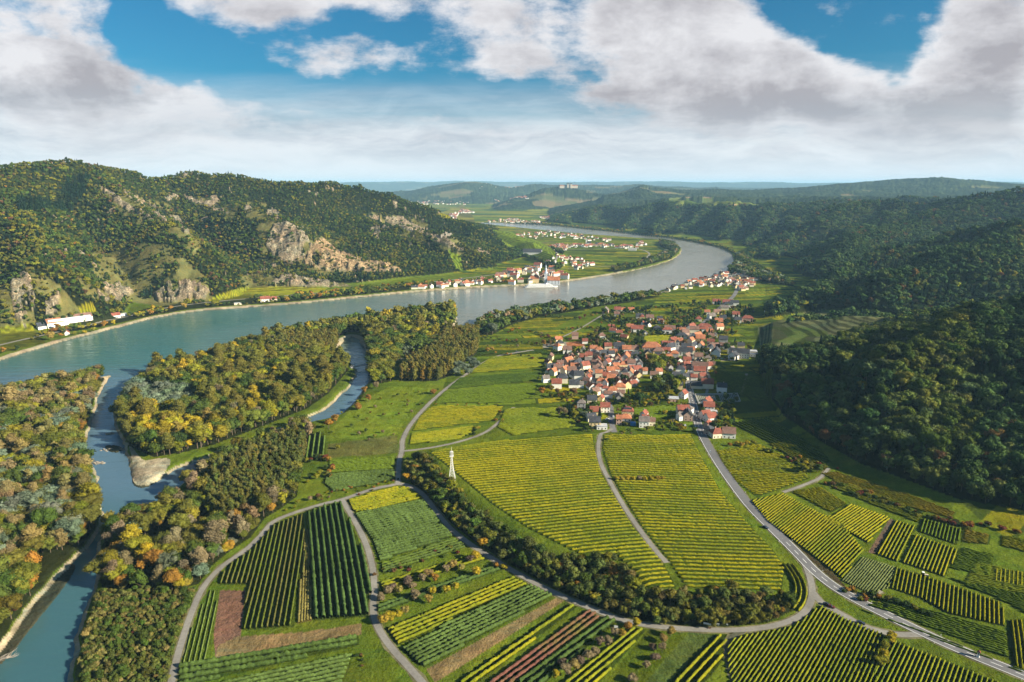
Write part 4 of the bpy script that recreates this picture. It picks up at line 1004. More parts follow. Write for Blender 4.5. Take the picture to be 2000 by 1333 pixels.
def quads(P, N, size, r, long=1.0):
    """one bent leaf clump per point, facing roughly along N"""
    n = len(P)
    N = N + 0.75 * r.standard_normal((n, 3)); N /= np.linalg.norm(N, axis=1)[:, None] + 1e-9
    T = np.cross(N, r.standard_normal((n, 3))); T /= np.linalg.norm(T, axis=1)[:, None] + 1e-9
    B = np.cross(N, T)
    s = (size * (0.55 + 0.9 * r.random(n)))[:, None]
    V = np.stack([P - T * s * long, P - B * s * .8 + N * s * .25, P + T * s * long, P + B * s * .8 + N * s * .15], 1).reshape(-1, 3)
    F = np.arange(n * 4).reshape(-1, 4)
    return V, F
def intervals(poly, ang, off):
    """spans of the line at signed offset `off` (rows along angle ang) inside the polygon"""
    c, s = math.cos(ang), math.sin(ang)
    u = poly[:, 0] * c + poly[:, 1] * s; v = -poly[:, 0] * s + poly[:, 1] * c - off
    xs = []
    n = len(poly)
    for i in range(n):
        j = (i + 1) % n
        if (v[i] > 0) != (v[j] > 0):
            xs.append(u[i] + (u[j] - u[i]) * (-v[i]) / (v[j] - v[i]))
    xs.sort()
    return [(a, b) for a, b in zip(xs[0::2], xs[1::2]) if b - a > 5]

def row_mesh(p, h, w, kind, col, ds, off=0.0):
    """bumpy hedge along polyline p"""
    n = len(p)
    d, nn = frames(p)
    r = np.random.default_rng(int(abs(p[0, 0] * 13 + p[0, 1] * 7)) % 99991)
    lump = 0.92 + 0.18 * fbm(p[:, 0] / 2.2, p[:, 1] / 2.2, 3, 2) + 0.10 * r.standard_normal(n)
    if kind == 'orchard': lump = lump * (0.78 + 0.34 * np.abs(np.sin(np.cumsum(np.full(n, ds)) * math.pi / 2.6)))
    if kind == 'vine':
        gap = r.random(n) < 0.025; lump = np.where(gap, 0.45, lump)
    lump[0] *= 0.7; lump[-1] *= 0.7
    hh = np.clip(h * lump, 0.3, None); ww = np.clip(w * (0.75 + 0.5 * r.random(n)) * np.sqrt(np.abs(lump)), 0.2, None)
    base = gz(p[:, 0], p[:, 1])
    prof = [(-0.5, 0.22 if kind == 'vine' else 0.1), (-0.55, 0.62), (0.0, 1.0), (0.52, 0.66), (0.5, 0.2 if kind == 'vine' else 0.1)]
    V = np.zeros((n, 5, 3))
    for k, (a, b_) in enumerate(prof):
        j = 0.18 * (r.random((n, 2)) - 0.5)
        q = p + nn * (ww * (a + j[:, 0]))[:, None]
        V[:, k, 0] = q[:, 0]; V[:, k, 1] = q[:, 1]; V[:, k, 2] = base + hh * np.clip(b_ + j[:, 1], 0, 1.2) - (0.35 if b_ < 0.25 and kind != 'vine' else 0.25 if b_ < .25 else 0)
    i = np.arange(n - 1)[:, None] * 5 + np.arange(5)[None, :]
    i2 = np.roll(i, -1, 1)
    F = np.stack([i, i2, i2 + 5, i + 5], -1).reshape(-1, 4)
    big = fbm(p[:, 0] / 26, p[:, 1] / 26, 71, 3); sm = fbm(p[:, 0] / 5, p[:, 1] / 5, 72, 2)
    bnd = float(fbm(np.array([off / 11.0]), np.array([col[0] * 100]), 77, 3)[0]) + .5 * (float(_hash(np.array([off * 10 // 1]), np.array([3.0]), 9)[0]) - .5)
    mixg = np.clip(0.40 + 0.9 * big + 0.5 * sm + 0.9 * bnd + 0.25 * (r.random(n) - .5), 0, 1)[:, None]
    c = np.asarray(col, float)
    if kind == 'vine': cc = c * (1 - mixg) + (c * 0.35 + VG * 0.6) * mixg
    else: cc = c * (1 + 0.35 * big + 0.2 * sm)[:, None]
    cc = cc * (0.86 + 0.28 * r.random((n, 1)))
    C5 = np.repeat(cc[:, None, :], 5, 1).reshape(-1, 3)
    return V.reshape(-1, 3), F, C5

rows = []
bend = smoothpoly(WP([(1527, 1098), (1548, 1128), (1556, 1150), (1552, 1172), (1538, 1188)]), False)
for f, w in zip(FIELDS, fieldW):
    kind, _, dr, sp_, h, wd, col, gc, lab = f
    if kind == 'orchard': col = np.array(col) * 1.3
    lines = []
    if dr == 'curve':
        for k in range(9):
            q = resample(bend, 1.2); dd, nn = frames(q)
            q = q + nn * (k * sp_ - 3)
            ins = inpoly(q[:, 0], q[:, 1], w)
            if ins.sum() > 6: lines.append((q[ins], k * sp_))
    else:
        a, b = WP(dr)
        ang = math.atan2(b[1] - a[1], b[0] - a[0])
        v = -w[:, 0] * math.sin(ang) + w[:, 1] * math.cos(ang)
        off = v.min() + sp_ * 0.6
        while off < v.max() - 0.5:
            for u0, u1 in intervals(w, ang, off):
                dist = math.hypot(*w.mean(0))
                ds = 0.9 if dist < 560 else 1.5 if dist < 800 else 2.4
                nseg = max(4, int((u1 - u0 - 2) / ds))
                u = np.linspace(u0 + 1, u1 - 1, nseg)
                vv = off + 0.25 * np.sin(u / 37.0) + 0 * u
                if kind == 'vine' and dist > 500 and len(lab) and 'big field' in lab:
                    vv = vv - ((u - u.mean()) / 120.0) ** 2 * 2.2 + 9 * np.sin((u - 30) / 110.0) * 0
                lines.append((np.stack([u * math.cos(ang) - vv * math.sin(ang), u * math.sin(ang) + vv * math.cos(ang)], -1), off))
            off += sp_
    for q, off_ in lines:
        if len(q) < 4: continue
        c = q.mean(0); D = math.hypot(*c)
        L = np.hypot(*np.diff(q, axis=0).T).sum()
        px, py = proj(q[:, 0], q[:, 1], gz(q[:, 0], q[:, 1]) + 1)
        vis = np.isfinite(px) & (px > 0) & (px < 2000) & (py > 0) & (py < 1333)
        score = L * vis.mean() * h / D
        ds = L / max(1, len(q) - 1)
        rows.append(dict(off=off_, p=q, kind=kind, h=h, w=wd, col=col, lab=lab, score=score if h > 1 else score * 0.3, D=D, ds=ds, px=np.nanmean(np.where(vis, px, np.nan)) if vis.any() else -1, py=np.nanmean(np.where(vis, py, np.nan)) if vis.any() else -1))
rows = [r_ for r_ in rows if not (r_['px'] < 0)]
rows.sort(key=lambda r_: -r_['score'])
NROW = 290

ORD = ['first', 'second', 'third', 'fourth', 'fifth', 'sixth', 'seventh', 'eighth', 'ninth', 'tenth', 'eleventh', 'twelfth', 'thirteenth', 'fourteenth', 'fifteenth', 'sixteenth', 'seventeenth', 'eighteenth', 'nineteenth', 'twentieth']
def ordinal(i):
    if i < 20: return ORD[i]
    tens = ['', '', 'twenty', 'thirty', 'forty', 'fifty', 'sixty', 'seventy', 'eighty', 'ninety']
    n = i + 1
    if n % 10 == 0: return {20: 'twentieth', 30: 'thirtieth', 40: 'fortieth', 50: 'fiftieth', 60: 'sixtieth', 70: 'seventieth', 80: 'eightieth', 90: 'ninetieth'}.get(n, 'hundredth')
    if n > 99: return 'hundred and ' + ordinal(n - 101)
    return tens[n // 10] + '-' + ORD[n % 10 - 1]
def disambiguate(items):
    """items: (object, label stem, px, py); stems that repeat get their place among their like"""
    by = {}
    for it in items: by.setdefault(it[1], []).append(it)
    for stem, L in by.items():
        if len(L) == 1: L[0][0]['label'] = stem; continue
        xs = [q[2] for q in L]; ys = [q[3] for q in L]
        horiz = (max(xs) - min(xs)) >= 0.9 * (max(ys) - min(ys))
        L.sort(key=(lambda q: q[2]) if horiz else (lambda q: -q[3]))
        for i, q in enumerate(L):
            if horiz: tail = 'leftmost' if i == 0 else 'rightmost' if i == len(L) - 1 else ordinal(i) + ' from left'
            else: tail = 'lowest' if i == 0 else 'topmost' if i == len(L) - 1 else ordinal(i) + ' from the bottom'
            q[0]['label'] = stem + ', ' + tail

items = []
RV = []; RF = []; RC = []; nv = 0
RV2 = []; RF2 = []; RC2 = []; nv2 = 0
for k, r_ in enumerate(rows):
    v, f, c = row_mesh(r_['p'], r_['h'], r_['w'], r_['kind'], r_['col'], r_['ds'], r_['off'])
    if k < NROW:
        rq = np.random.default_rng(k); npt = len(r_['p']); m_ = int(npt * r_['ds'] * 10)
        fi = rq.integers(0, len(f), m_); fi = fi[(fi % 5) != 0] if r_['kind'] == 'vine' else fi
        quad = v[f[fi]]; wts = rq.dirichlet((1, 1, 1, 1), len(fi)); P_ = (quad * wts[..., None]).sum(1)
        Nn = np.cross(quad[:, 1] - quad[:, 0], quad[:, 3] - quad[:, 0]); Nn /= np.linalg.norm(Nn, axis=1)[:, None] + 1e-9
        cen = np.repeat(v.reshape(-1, 5, 3).mean(1), 5, 0)[f[fi][:, 0]]; sg = np.sign((Nn * (P_ - cen)).sum(1))[:, None]; Nn *= np.where(sg == 0, 1, sg)
        qv, qf = quads(P_ + Nn * .03, Nn, 0.17, rq); qc = np.repeat(c[f[fi][:, 0]] * rq.uniform(.7, 1.35, (len(fi), 1)), 4, 0)
        f = np.vstack([f, qf + len(v)]); v = np.vstack([v, qv]); c = np.vstack([c, qc])
        org = np.array([r_['p'][0, 0], r_['p'][0, 1], float(v[:, 2].min())])
        nm = 'fruit_tree_row' if r_['kind'] == 'orchard' else 'vine_row'
        o = obj(nm, new_mesh(nm, v - org, f, (MROW,), False, c), loc=org, category='fruit tree row' if r_['kind'] == 'orchard' else 'vine row',
                group='planted rows: ' + r_['lab'])
        items.append((o, r_['lab'], r_['px'], r_['py']))
    elif r_['kind'] == 'orchard':
        RV2.append(v); RF2.append(f + nv2); RC2.append(c); nv2 += len(v)
    else:
        RV.append(v); RF.append(f + nv); RC.append(c); nv += len(v)
disambiguate(items)
if RV: obj('vineyard', new_mesh('vineyard', np.vstack(RV), np.vstack(RF), (MROW,), False, np.vstack(RC)), kind='stuff')
if RV2: obj('orchard', new_mesh('orchard', np.vstack(RV2), np.vstack(RF2), (MROW,), False, np.vstack(RC2)), kind='stuff')
print('ROWS', len(rows), nv, nv2)
# ------------------------------------------------------------------ tree prototypes
def m_crown(t, b):
    a = t.n('ShaderNodeAttribute', attribute_name='tint', attribute_type='INSTANCER')
    tc_ = t.n('ShaderNodeTexCoord'); g = t.n('ShaderNodeNewGeometry')
    k = t.m('MULTIPLY', t.ramp(t.noise(tc_.outputs['Object'], 0.55, 3, 0.7), 0.3, 0.7, 0.58, 1.16, False), t.ramp(t.noise(g.outputs['Position'], 0.8, 2, 0.6), 0.3, 0.7, 0.78, 1.22, False))
    nd = t.n('ShaderNodeVectorMath', operation='SCALE'); t.l(a.outputs['Color'], nd.inputs[0]); t.l(k, nd.inputs[3])
    t.l(nd.outputs[0], b.inputs['Base Color'])
MCROWN = mat('foliage', rough=1.0, spec=0.0, build=m_crown)
MBARK = mat('bark', rough=1.0, spec=0.0, build=noisy((0.16, 0.125, 0.09), 0.3, 2.0))

def tube(pts, rad, k=5):
    pts = np.asarray(pts, float); V = []; n = len(pts)
    for i in range(n):
        d = pts[min(i + 1, n - 1)] - pts[max(i - 1, 0)]; d /= np.linalg.norm(d) + 1e-9
        u = np.cross(d, [0.3, 0.9, 0.2]); u /= np.linalg.norm(u) + 1e-9; w = np.cross(d, u)
        for j in range(k):
            a = 2 * math.pi * j / k
            V.append(pts[i] + rad[i] * (math.cos(a) * u + math.sin(a) * w))
    F = [(i * k + j, i * k + (j + 1) % k, (i + 1) * k + (j + 1) % k, (i + 1) * k + j) for i in range(n - 1) for j in range(k)]
    return np.array(V), np.array(F)
class Acc:
    def __init__(s): s.V = []; s.F = []; s.n = 0
    def add(s, v, f): s.V.append(v); s.F.append(np.asarray(f) + s.n); s.n += len(v)
    def get(s): return np.vstack(s.V), np.vstack(s.F)

def blob(c, rad, r, sub=2):
    import bmesh
    bm = bmesh.new(); bmesh.ops.create_icosphere(bm, subdivisions=sub, radius=1)
    v = np.array([x.co[:] for x in bm.verts]); f = np.array([[q.index for q in p.verts] for p in bm.faces]); bm.free()
    o = r.random(3) * 50
    n = 0.62 + 0.72 * np.array([_n3(a * 1.7 + o) for a in v])
    v = v * n[:, None] * np.asarray(rad) + np.asarray(c)
    return v, np.column_stack([f, f[:, :1]])        # padded, fixed later
def _n3(p):
    return float(vnoise(np.array([p[0] + p[2] * 0.7]), np.array([p[1] - p[2] * 0.5]), 5)[0])

def crown_geo(kind, lod, seed):
    """returns crown verts, quads, tris, trunk verts, trunk quads. unit tree: height 1"""
    r = np.random.default_rng(seed)
    cs = []       # (centre, radii)
    if kind == 'round':
        for i in range(11 if lod < 2 else 8):
            a = r.random() * 6.28; q = r.random() ** 0.5 * 0.26; z = 0.34 + 0.5 * r.random()
            k = 1 - abs(z - 0.55) * 1.1
            cs.append(((q * math.cos(a) * k * 1.1, q * math.sin(a) * k * 1.1, z), (0.15 + .07 * r.random(),) * 2 + (0.14 + .05 * r.random(),)))
        cs.append(((0, 0, 0.58), (0.24, 0.24, 0.27)))
    elif kind == 'wide':
        for i in range(13 if lod < 2 else 9):
            a = i * 2.4 + r.random(); q = 0.16 + 0.22 * r.random(); z = 0.34 + 0.36 * r.random()
            cs.append(((q * math.cos(a), q * math.sin(a), z), (0.17, 0.17, 0.14)))
        cs.append(((0, 0, 0.6), (0.28, 0.28, 0.26)))
    elif kind == 'poplar':
        for i in range(9):
            z = 0.2 + 0.085 * i; w = 0.105 * (1 - ((z - 0.45) / 0.62) ** 2) + 0.03
            cs.append(((0.035 * r.standard_normal(), 0.035 * r.standard_normal(), z), (w, w, 0.10)))
    elif kind == 'tall':
        for i in range(9):
            z = 0.36 + 0.07 * i; a = r.random() * 6.28; q = 0.14 * r.random()
            w = 0.15 * (1 - ((z - 0.6) / 0.5) ** 2) + 0.04
            cs.append(((q * math.cos(a), q * math.sin(a), z), (w, w, 0.10)))
    elif kind == 'conifer':
        for i in range(8):
            z = 0.14 + 0.105 * i; w = 0.19 * (1 - (z / 1.02)) + 0.012
            cs.append(((0, 0, z), (w, w, 0.085)))
    elif kind == 'bush':
        for i in range(7):
            a = r.random() * 6.28; q = 0.38 * r.random()
            cs.append(((q * math.cos(a), q * math.sin(a), 0.38 + 0.25 * r.random()), (0.34, 0.34, 0.34)))
    elif kind == 'fan':
        for i in range(9):
            a = r.random() * 6.28; q = 0.22 * r.random() ** .5; z = 0.5 + 0.36 * r.random()
            cs.append(((q * math.cos(a), q * math.sin(a), z), (0.11, 0.11, 0.15)))
    A = Acc(); T = Acc()
    nleaf = {0: 3400, 1: 1100, 2: 120}[lod]
    size = {0: 0.019, 1: 0.030, 2: 0.078}[lod]
    if kind == 'bush': size *= 2.0; nleaf = int(nleaf * .6)
    if kind in ('poplar', 'conifer'): nleaf = int(nleaf * .7); size *= .8
    core = {0: 0.78, 1: 0.84, 2: 0.95}[lod]
    if kind == 'fan': core = 0.35; size *= .9
    for c, rad in cs:
        v, f = blob(c, np.array(rad) * core, r, 1 if lod else 2)
        T.add(v, f)
    w = np.array([rd[0] * rd[2] for _, rd in cs]); w /= w.sum()
    idx = r.choice(len(cs), nleaf, p=w)
    C = np.array([c for c, _ in cs])[idx]; RD = np.array([rd for _, rd in cs])[idx]
    d = r.standard_normal((nleaf, 3)); d /= np.linalg.norm(d, axis=1)[:, None]
    d[:, 2] = np.where((d[:, 2] < -0.3), -d[:, 2] * 0.6, d[:, 2])
    P = C + d * RD * (0.74 + 0.50 * r.random((nleaf, 1)) ** 1.6)
    if kind == 'fan':
        dd = P - np.array([0, 0, 0.25]); v, f = quads(P, dd, size * 0.75, r, 1.6)
    else: v, f = quads(P, d, size, r)
    A.add(v, f)
    B = Acc()
    if lod < 2 or kind in ('poplar', 'tall', 'fan'):
        tr = 0.017 if kind not in ('poplar',) else 0.011
        if kind == 'bush': tr = 0.03
        v, f = tube([(0, 0, -0.03), (0.004, 0, 0.15), (-0.006, 0.006, 0.4), (0.0, 0.0, 0.75 if kind != 'bush' else 0.5)], [tr * 1.3, tr, tr * 0.75, tr * 0.25], 6 if lod == 0 else 4)
        B.add(v, f)
        if lod < 2 and kind not in ('conifer', 'poplar'):
            for c, rad in cs[: (9 if lod == 0 else 5)]:
                z0 = 0.2 + 0.2 * r.random(); c = np.array(c)
                mid = np.array([c[0] * .5, c[1] * .5, (z0 + c[2]) / 2 - .02])
                v, f = tube([(0, 0, z0), mid, c], [tr * .55, tr * .38, tr * .12], 4); B.add(v, f)
        if kind == 'fan':
            for i in range(16 if lod == 0 else 9):
                c = C[i * 7]; v, f = tube([(0, 0, 0.22 + .1 * r.random()), c * np.array([.55, .55, .75]), P[i * 7]], [tr * .5, tr * .3, tr * .1], 3); B.add(v, f)
    return A, T, B

def build_crown(name, A, T, mats):
    v1, f1 = A.get(); v2, f2 = T.get()
    V = np.vstack([v1, v2]); tri = f2[:, :3] + len(v1)
    me = bpy.data.meshes.new(name)
    me.vertices.add(len(V)); me.vertices.foreach_set('co', V.astype(np.float32).ravel())
    nl = len(f1) * 4 + len(tri) * 3
    me.loops.add(nl); me.loops.foreach_set('vertex_index', np.concatenate([f1.ravel(), tri.ravel()]).astype(np.int32))
    me.polygons.add(len(f1) + len(tri))
    me.polygons.foreach_set('loop_start', np.concatenate([np.arange(len(f1)) * 4, len(f1) * 4 + np.arange(len(tri)) * 3]).astype(np.int32))
    me.polygons.foreach_set('loop_total', np.concatenate([np.full(len(f1), 4), np.full(len(tri), 3)]).astype(np.int32))
    me.update(calc_edges=True)
    for m in mats: me.materials.append(m)
    return me
def join_proto(name, A, T, B):
    """crown and trunk in one mesh, for woods that read as a mass"""
    v1, f1 = A.get(); v2, f2 = T.get(); nt = 0
    Vs = [v1, v2]; quadsF = [f1]; n = len(v1) + len(v2); nb = 0
    if B.V:
        vb, fb = B.get(); Vs.append(vb); quadsF.append(fb + n); nb = len(fb)
    V = np.vstack(Vs); Q = np.vstack(quadsF); tri = f2[:, :3] + len(v1)
    me = bpy.data.meshes.new(name)
    me.vertices.add(len(V)); me.vertices.foreach_set('co', V.astype(np.float32).ravel())
    me.loops.add(len(Q) * 4 + len(tri) * 3); me.loops.foreach_set('vertex_index', np.concatenate([Q.ravel(), tri.ravel()]).astype(np.int32))
    me.polygons.add(len(Q) + len(tri))
    me.polygons.foreach_set('loop_start', np.concatenate([np.arange(len(Q)) * 4, len(Q) * 4 + np.arange(len(tri)) * 3]).astype(np.int32))
    me.polygons.foreach_set('loop_total', np.concatenate([np.full(len(Q), 4), np.full(len(tri), 3)]).astype(np.int32))
    me.update(calc_edges=True)
    me.materials.append(MCROWN); me.materials.append(MBARK)
    mi = np.zeros(len(Q) + len(tri), np.int32); mi[len(f1):len(Q)] = 1
    me.polygons.foreach_set('material_index', mi)
    return me

KINDS = ['round', 'wide', 'poplar', 'tall', 'conifer', 'bush', 'fan']
NVAR = 3
protos = {1: [], 2: []}
near_meshes = {}
for ki, k in enumerate(KINDS):
    for vr in range(NVAR):
        for lod in (1, 2):
            A, T, B = crown_geo(k, lod, 100 * ki + vr)
            protos[lod].append(bpy.data.objects.new('proto', join_proto('tree_shape', A, T, B)))
        A, T, B = crown_geo(k, 0, 100 * ki + vr)
        vb, fb = B.get()
        near_meshes[(ki, vr)] = (build_crown('crown', A, T, (MCROWN,)), new_mesh('trunk', vb, fb, (MBARK,)))

# ------------------------------------------------------------------ colours of the autumn woods
C_DG = (0.034, 0.055, 0.016); C_G = (0.062, 0.092, 0.018); C_OL = (0.115, 0.112, 0.020); C_YG = (0.175, 0.17, 0.018)
C_Y = (0.30, 0.235, 0.02); C_O = (0.26, 0.135, 0.025); C_BR = (0.12, 0.07, 0.03); C_RD = (0.13, 0.04, 0.025); C_TAN = (0.20, 0.155, 0.085)
C_SIL = (0.125, 0.155, 0.10); C_CON = (0.014, 0.030, 0.018); C_PINK = (0.14, 0.10, 0.07)
MIX = {   # kind index, colour, weight, height range
 'hill_l': [(0, C_DG, 2.4, (6, 11)), (0, C_G, 3.2, (6, 11)), (0, C_OL, 3.6, (6, 10)), (1, C_YG, 0.8, (7, 11)), (0, C_BR, 0.35, (7, 10)), (0, C_O, 0.04, (6, 8)), (4, C_CON, 0.9, (9, 14)), (0, C_Y, 0.05, (6, 8))],
 'hill_lgreen': [(0, C_DG, 3, (6, 11)), (0, C_G, 4, (6, 10)), (0, C_OL, 2.2, (6, 10)), (4, C_CON, 1.4, (9, 14)), (0, C_YG, .5, (7, 10))],
 'hill_con': [(4, C_CON, 8, (13, 20)), (0, C_DG, 1.5, (9, 13))],
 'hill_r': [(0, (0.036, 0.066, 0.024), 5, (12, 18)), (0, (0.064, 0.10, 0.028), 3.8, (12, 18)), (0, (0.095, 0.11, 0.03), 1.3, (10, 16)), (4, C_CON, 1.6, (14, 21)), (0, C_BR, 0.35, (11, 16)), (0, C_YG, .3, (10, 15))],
 'hill_rlit': [(1, (0.095, 0.115, 0.028), 3, (12, 17)), (0, (0.13, 0.145, 0.028), 1.6, (12, 17)), (0, C_G, 3, (12, 18)), (1, (0.10, 0.125, 0.05), 1.5, (11, 16))],  # paler crowns: sunlight on the knoll put into the leaf colour
 'left_bank': [(1, C_OL, 3, (12, 19)), (3, (0.21, 0.17, 0.06), 1.2, (14, 21)), (0, C_YG, 2.0, (11, 17)), (0, C_G, 2.0, (11, 18)), (1, C_SIL, 0.8, (12, 18)), (0, C_BR, 0.9, (8, 13)), (6, (0.22, 0.17, 0.08), 0.9, (12, 18)), (0, C_O, 0.35, (9, 13)), (5, C_OL, 1.5, (4, 6)), (5, C_RD, .35, (4, 6))],
 'island': [(0, C_G, 2.2, (14, 21)), (0, C_YG, 2.2, (13, 20)), (1, (0.125, 0.13, 0.022), 2.8, (13, 20)), (3, (0.13, 0.125, 0.024), 2.2, (17, 24)), (0, C_DG, 1.8, (12, 18)), (3, C_Y, 0.5, (16, 22)), (6, C_TAN, 0.6, (13, 18)), (0, C_Y, 0.35, (10, 15))],
 'grove': [(1, C_G, 3, (14, 20)), (0, C_OL, 2.6, (13, 18)), (0, C_YG, 2, (13, 18)), (0, C_Y, .7, (11, 15)), (1, C_SIL, .8, (12, 16))],
 'poplar': [(2, (0.155, 0.135, 0.030), 6, (17, 21)), (2, (0.12, 0.12, 0.03), 3, (16, 21)), (2, (0.19, 0.135, 0.028), 0.8, (14, 18))],
 'poplar2': [(2, (0.115, 0.115, 0.028), 6, (13, 17)), (2, (0.085, 0.10, 0.026), 4, (13, 16)), (2, (0.15, 0.125, 0.03), 1, (11, 15))],
 'riverwood': [(0, C_OL, 2.6, (10, 16)), (0, C_G, 2, (10, 15)), (3, C_TAN, 1.0, (12, 17)), (0, C_YG, 1.8, (9, 14)), (6, C_TAN, 0.7, (10, 15)), (0, C_O, 0.35, (8, 12)), (1, C_SIL, 0.4, (9, 13)), (5, C_OL, 1.6, (4, 6)), (0, C_BR, .8, (8, 12))],
 'thicket': [(5, (0.095, 0.115, 0.025), 5, (1.5, 3.6)), (5, (0.14, 0.125, 0.035), 2.6, (1.6, 3.4)), (5, C_RD, 0.12, (1.4, 2.4)), (5, (0.18, 0.16, 0.05), 1.0, (2, 3.4)), (5, C_G, 1.5, (2, 4.5))],
 'hedge': [(0, (0.085, 0.10, 0.026), 4, (5.5, 9)), (0, (0.14, 0.11, 0.035), 0.9, (5, 8)), (0, C_G, 2.6, (6, 9)), (0, C_O, 0.3, (4, 7)), (0, C_OL, 3, (5, 8.5)), (5, C_OL, 1.0, (3, 5)), (0, C_YG, .8, (5, 8))],
 'right_bank': [(1, C_G, 3, (12, 18)), (0, C_OL, 2.5, (12, 18)), (0, C_SIL, 1.2, (11, 16)), (0, C_TAN, 1.2, (11, 16)), (0, C_O, .3, (8, 12)), (0, C_DG, 1.5, (12, 18))],
 'shore': [(0, C_G, 3, (6, 11)), (0, C_YG, 2, (6, 10)), (0, C_O, 0.9, (6, 11)), (0, C_Y, 1.0, (6, 9)), (5, C_OL, 2, (3, 5)), (0, C_DG, 1.6, (6, 11))],
 'garden': [(0, C_G, 3, (4, 8)), (0, C_DG, 3, (5, 10)), (0, C_OL, 2.2, (4, 8)), (0, C_YG, 1.4, (4, 7)), (0, C_Y, 0.7, (3, 6)), (4, C_CON, 0.9, (7, 12)), (0, C_BR, 1.0, (4, 8)), (0, C_O, .4, (4, 6))],
 'slope': [(0, C_G, 3, (4, 8)), (0, C_DG, 2.4, (5, 9)), (0, C_OL, 3, (4, 8)), (5, C_OL, 2.4, (2.5, 4)), (0, C_YG, 1, (4, 6)), (5, C_TAN, .5, (2, 3))],
 'silver': [(1, C_SIL, 5, (12, 17)), (0, (0.16, 0.19, 0.125), 3, (11, 15))],
 'yellow': [(3, C_Y, 4, (14, 20)), (0, C_Y, 3, (12, 17)), (0, C_YG, 3, (12, 18)), (3, (0.24, 0.18, 0.04), 2, (15, 20))],
}
pts_all = []      # x, y, kind, h, col, region, wscale
def scatter(region, mixname, mask_fn, bbox, sp_, lim=None, widen=1.0, seed=0):
    r = np.random.default_rng(abs(hash(region)) % 1000 + seed if False else sum(map(ord, region)) + seed)
    x0, y0, x1, y1 = bbox
    gx, gy = np.meshgrid(np.arange(x0, x1, sp_), np.arange(y0, y1, sp_))
    gx = (gx + sp_ * 0.42 * (2 * r.random(gx.shape) - 1)).ravel(); gy = (gy + sp_ * 0.42 * (2 * r.random(gy.shape) - 1)).ravel()
    ok = mask_fn(gx, gy)
    gx = gx[ok]; gy = gy[ok]
    add_points(region, mixname, gx, gy, r, widen)
def add_points(region, mixname, gx, gy, r, widen=1.0):
    mx_ = MIX[mixname]; w = np.array([m[2] for m in mx_], float)
    n = len(gx)
    # neighbouring trees tend to be alike: bias the draw with a slow noise per entry
    sc = np.stack([np.log(w[i] / w.sum()) + 2.2 * fbm(gx / 55 + 31 * i, gy / 55 - 17 * i, 700 + i, 2) + (-np.log(-np.log(np.clip(r.random(n), 1e-6, 1 - 1e-6)))) for i in range(len(mx_))], 0)
    ch = sc.argmax(0)
    for i in range(n):
        m = mx_[ch[i]]
        h = m[3][0] + (m[3][1] - m[3][0]) * r.random()
        k = 0.72 + 0.56 * r.random(); h *= 0.78 + 0.5 * r.random() ** 1.5 if m[0] != 2 else 1
        c = tuple(max(0.004, v * k * (0.9 + 0.2 * r.random())) for v in m[1])
        pts_all.append((gx[i], gy[i], m[0], h, c, region, widen * (0.85 + 0.35 * r.random())))

def in_w(poly): return lambda x, y: inpoly(x, y, poly)
SWs = lambda q: sample(SW, q[:, 0], q[:, 1])
SWf = SW
FORf = forest.astype(float)
def bbox_of(p): return (*p.min(0), *p.max(0))
hill_px = PX.copy()
def nearest(G, x, y):
    fa, fr = gidx(x, y)
    i = np.clip(np.rint(fa).astype(int), 0, len(AZ) - 1); j = np.clip(np.rint(fr).astype(int), 0, len(RR) - 1)
    return G[j, i]
def hillmask(x, y, d0, d1, a0, a1, fade=None):
    D = np.hypot(x, y); a = np.degrees(np.arctan2(x, y))
    ok = (D > d0) & (D < d1) & (a > a0) & (a < a1)
    res = np.zeros(x.shape, bool)
    i = np.nonzero(ok)[0]
    if len(i):
        res[i] = (nearest(FORf, x[i], y[i]) > 0.5)
        # only the sides of the hills that can be seen from near the drone
        fa, fr = gidx(x[i], y[i]); ai = np.clip(np.rint(fa).astype(int), 0, len(AZ) - 1); ri = np.clip(np.rint(fr).astype(int), 0, len(RR) - 1)
        res[i] &= SHOW[ri, ai]
    return res
mxe = np.maximum.accumulate((HG + 0) / 1 * 0 + (HG - HC) / GR, 0)
SHOW = ((HG + 22 - HC) / GR) >= mxe - 0.012
hl_con = [WP(p) for p in ([(90, 400), (145, 345), (180, 345), (165, 385), (110, 410)], [(30, 395), (100, 400), (100, 415), (40, 415)], [(255, 575), (300, 565), (330, 600), (270, 610)], [(620, 560), (720, 545), (760, 555), (650, 570)])]
def sc_hill(region, mixname, sp_, d0, d1, a0, a1, extra=None, widen=1.0):
    am, aM = math.radians(a0), math.radians(a1)
    xs = [d * math.sin(a) for d in (d0, d1) for a in (am, aM, 0 if a0 < 0 < a1 else am)]; ys = [d * math.cos(a) for d in (d0, d1) for a in (am, aM, 0 if a0 < 0 < a1 else am)]
    def fn(x, y):
        m = hillmask(x, y, d0, d1, a0, a1)
        if extra is not None:
            i = np.nonzero(m)[0]; m[i] &= extra(x[i], y[i])
        return m
    scatter(region, mixname, fn, (min(xs), min(ys), max(xs), max(ys)), sp_, widen=widen)
def is_con(x, y):
    m = np.zeros(x.shape, bool)
    for p in hl_con: m |= inpoly(x, y, p)
    return m
def pxof(x, y): return proj(x, y, gz(x, y))
def greenish(x, y):
    px, py = pxof(x, y); return (px > 430) & (py < 470) | (px > 640)
sc_hill('left mountain', 'hill_l', 7.2, 1100, 3300, -46, 3, lambda x, y: ~is_con(x, y) & ~greenish(x, y))
sc_hill('left mountain', 'hill_lgreen', 7.2, 1100, 3300, -30, 6, lambda x, y: ~is_con(x, y) & greenish(x, y))
sc_hill('left mountain', 'hill_con', 7.5, 1100, 3300, -46, 3, is_con)
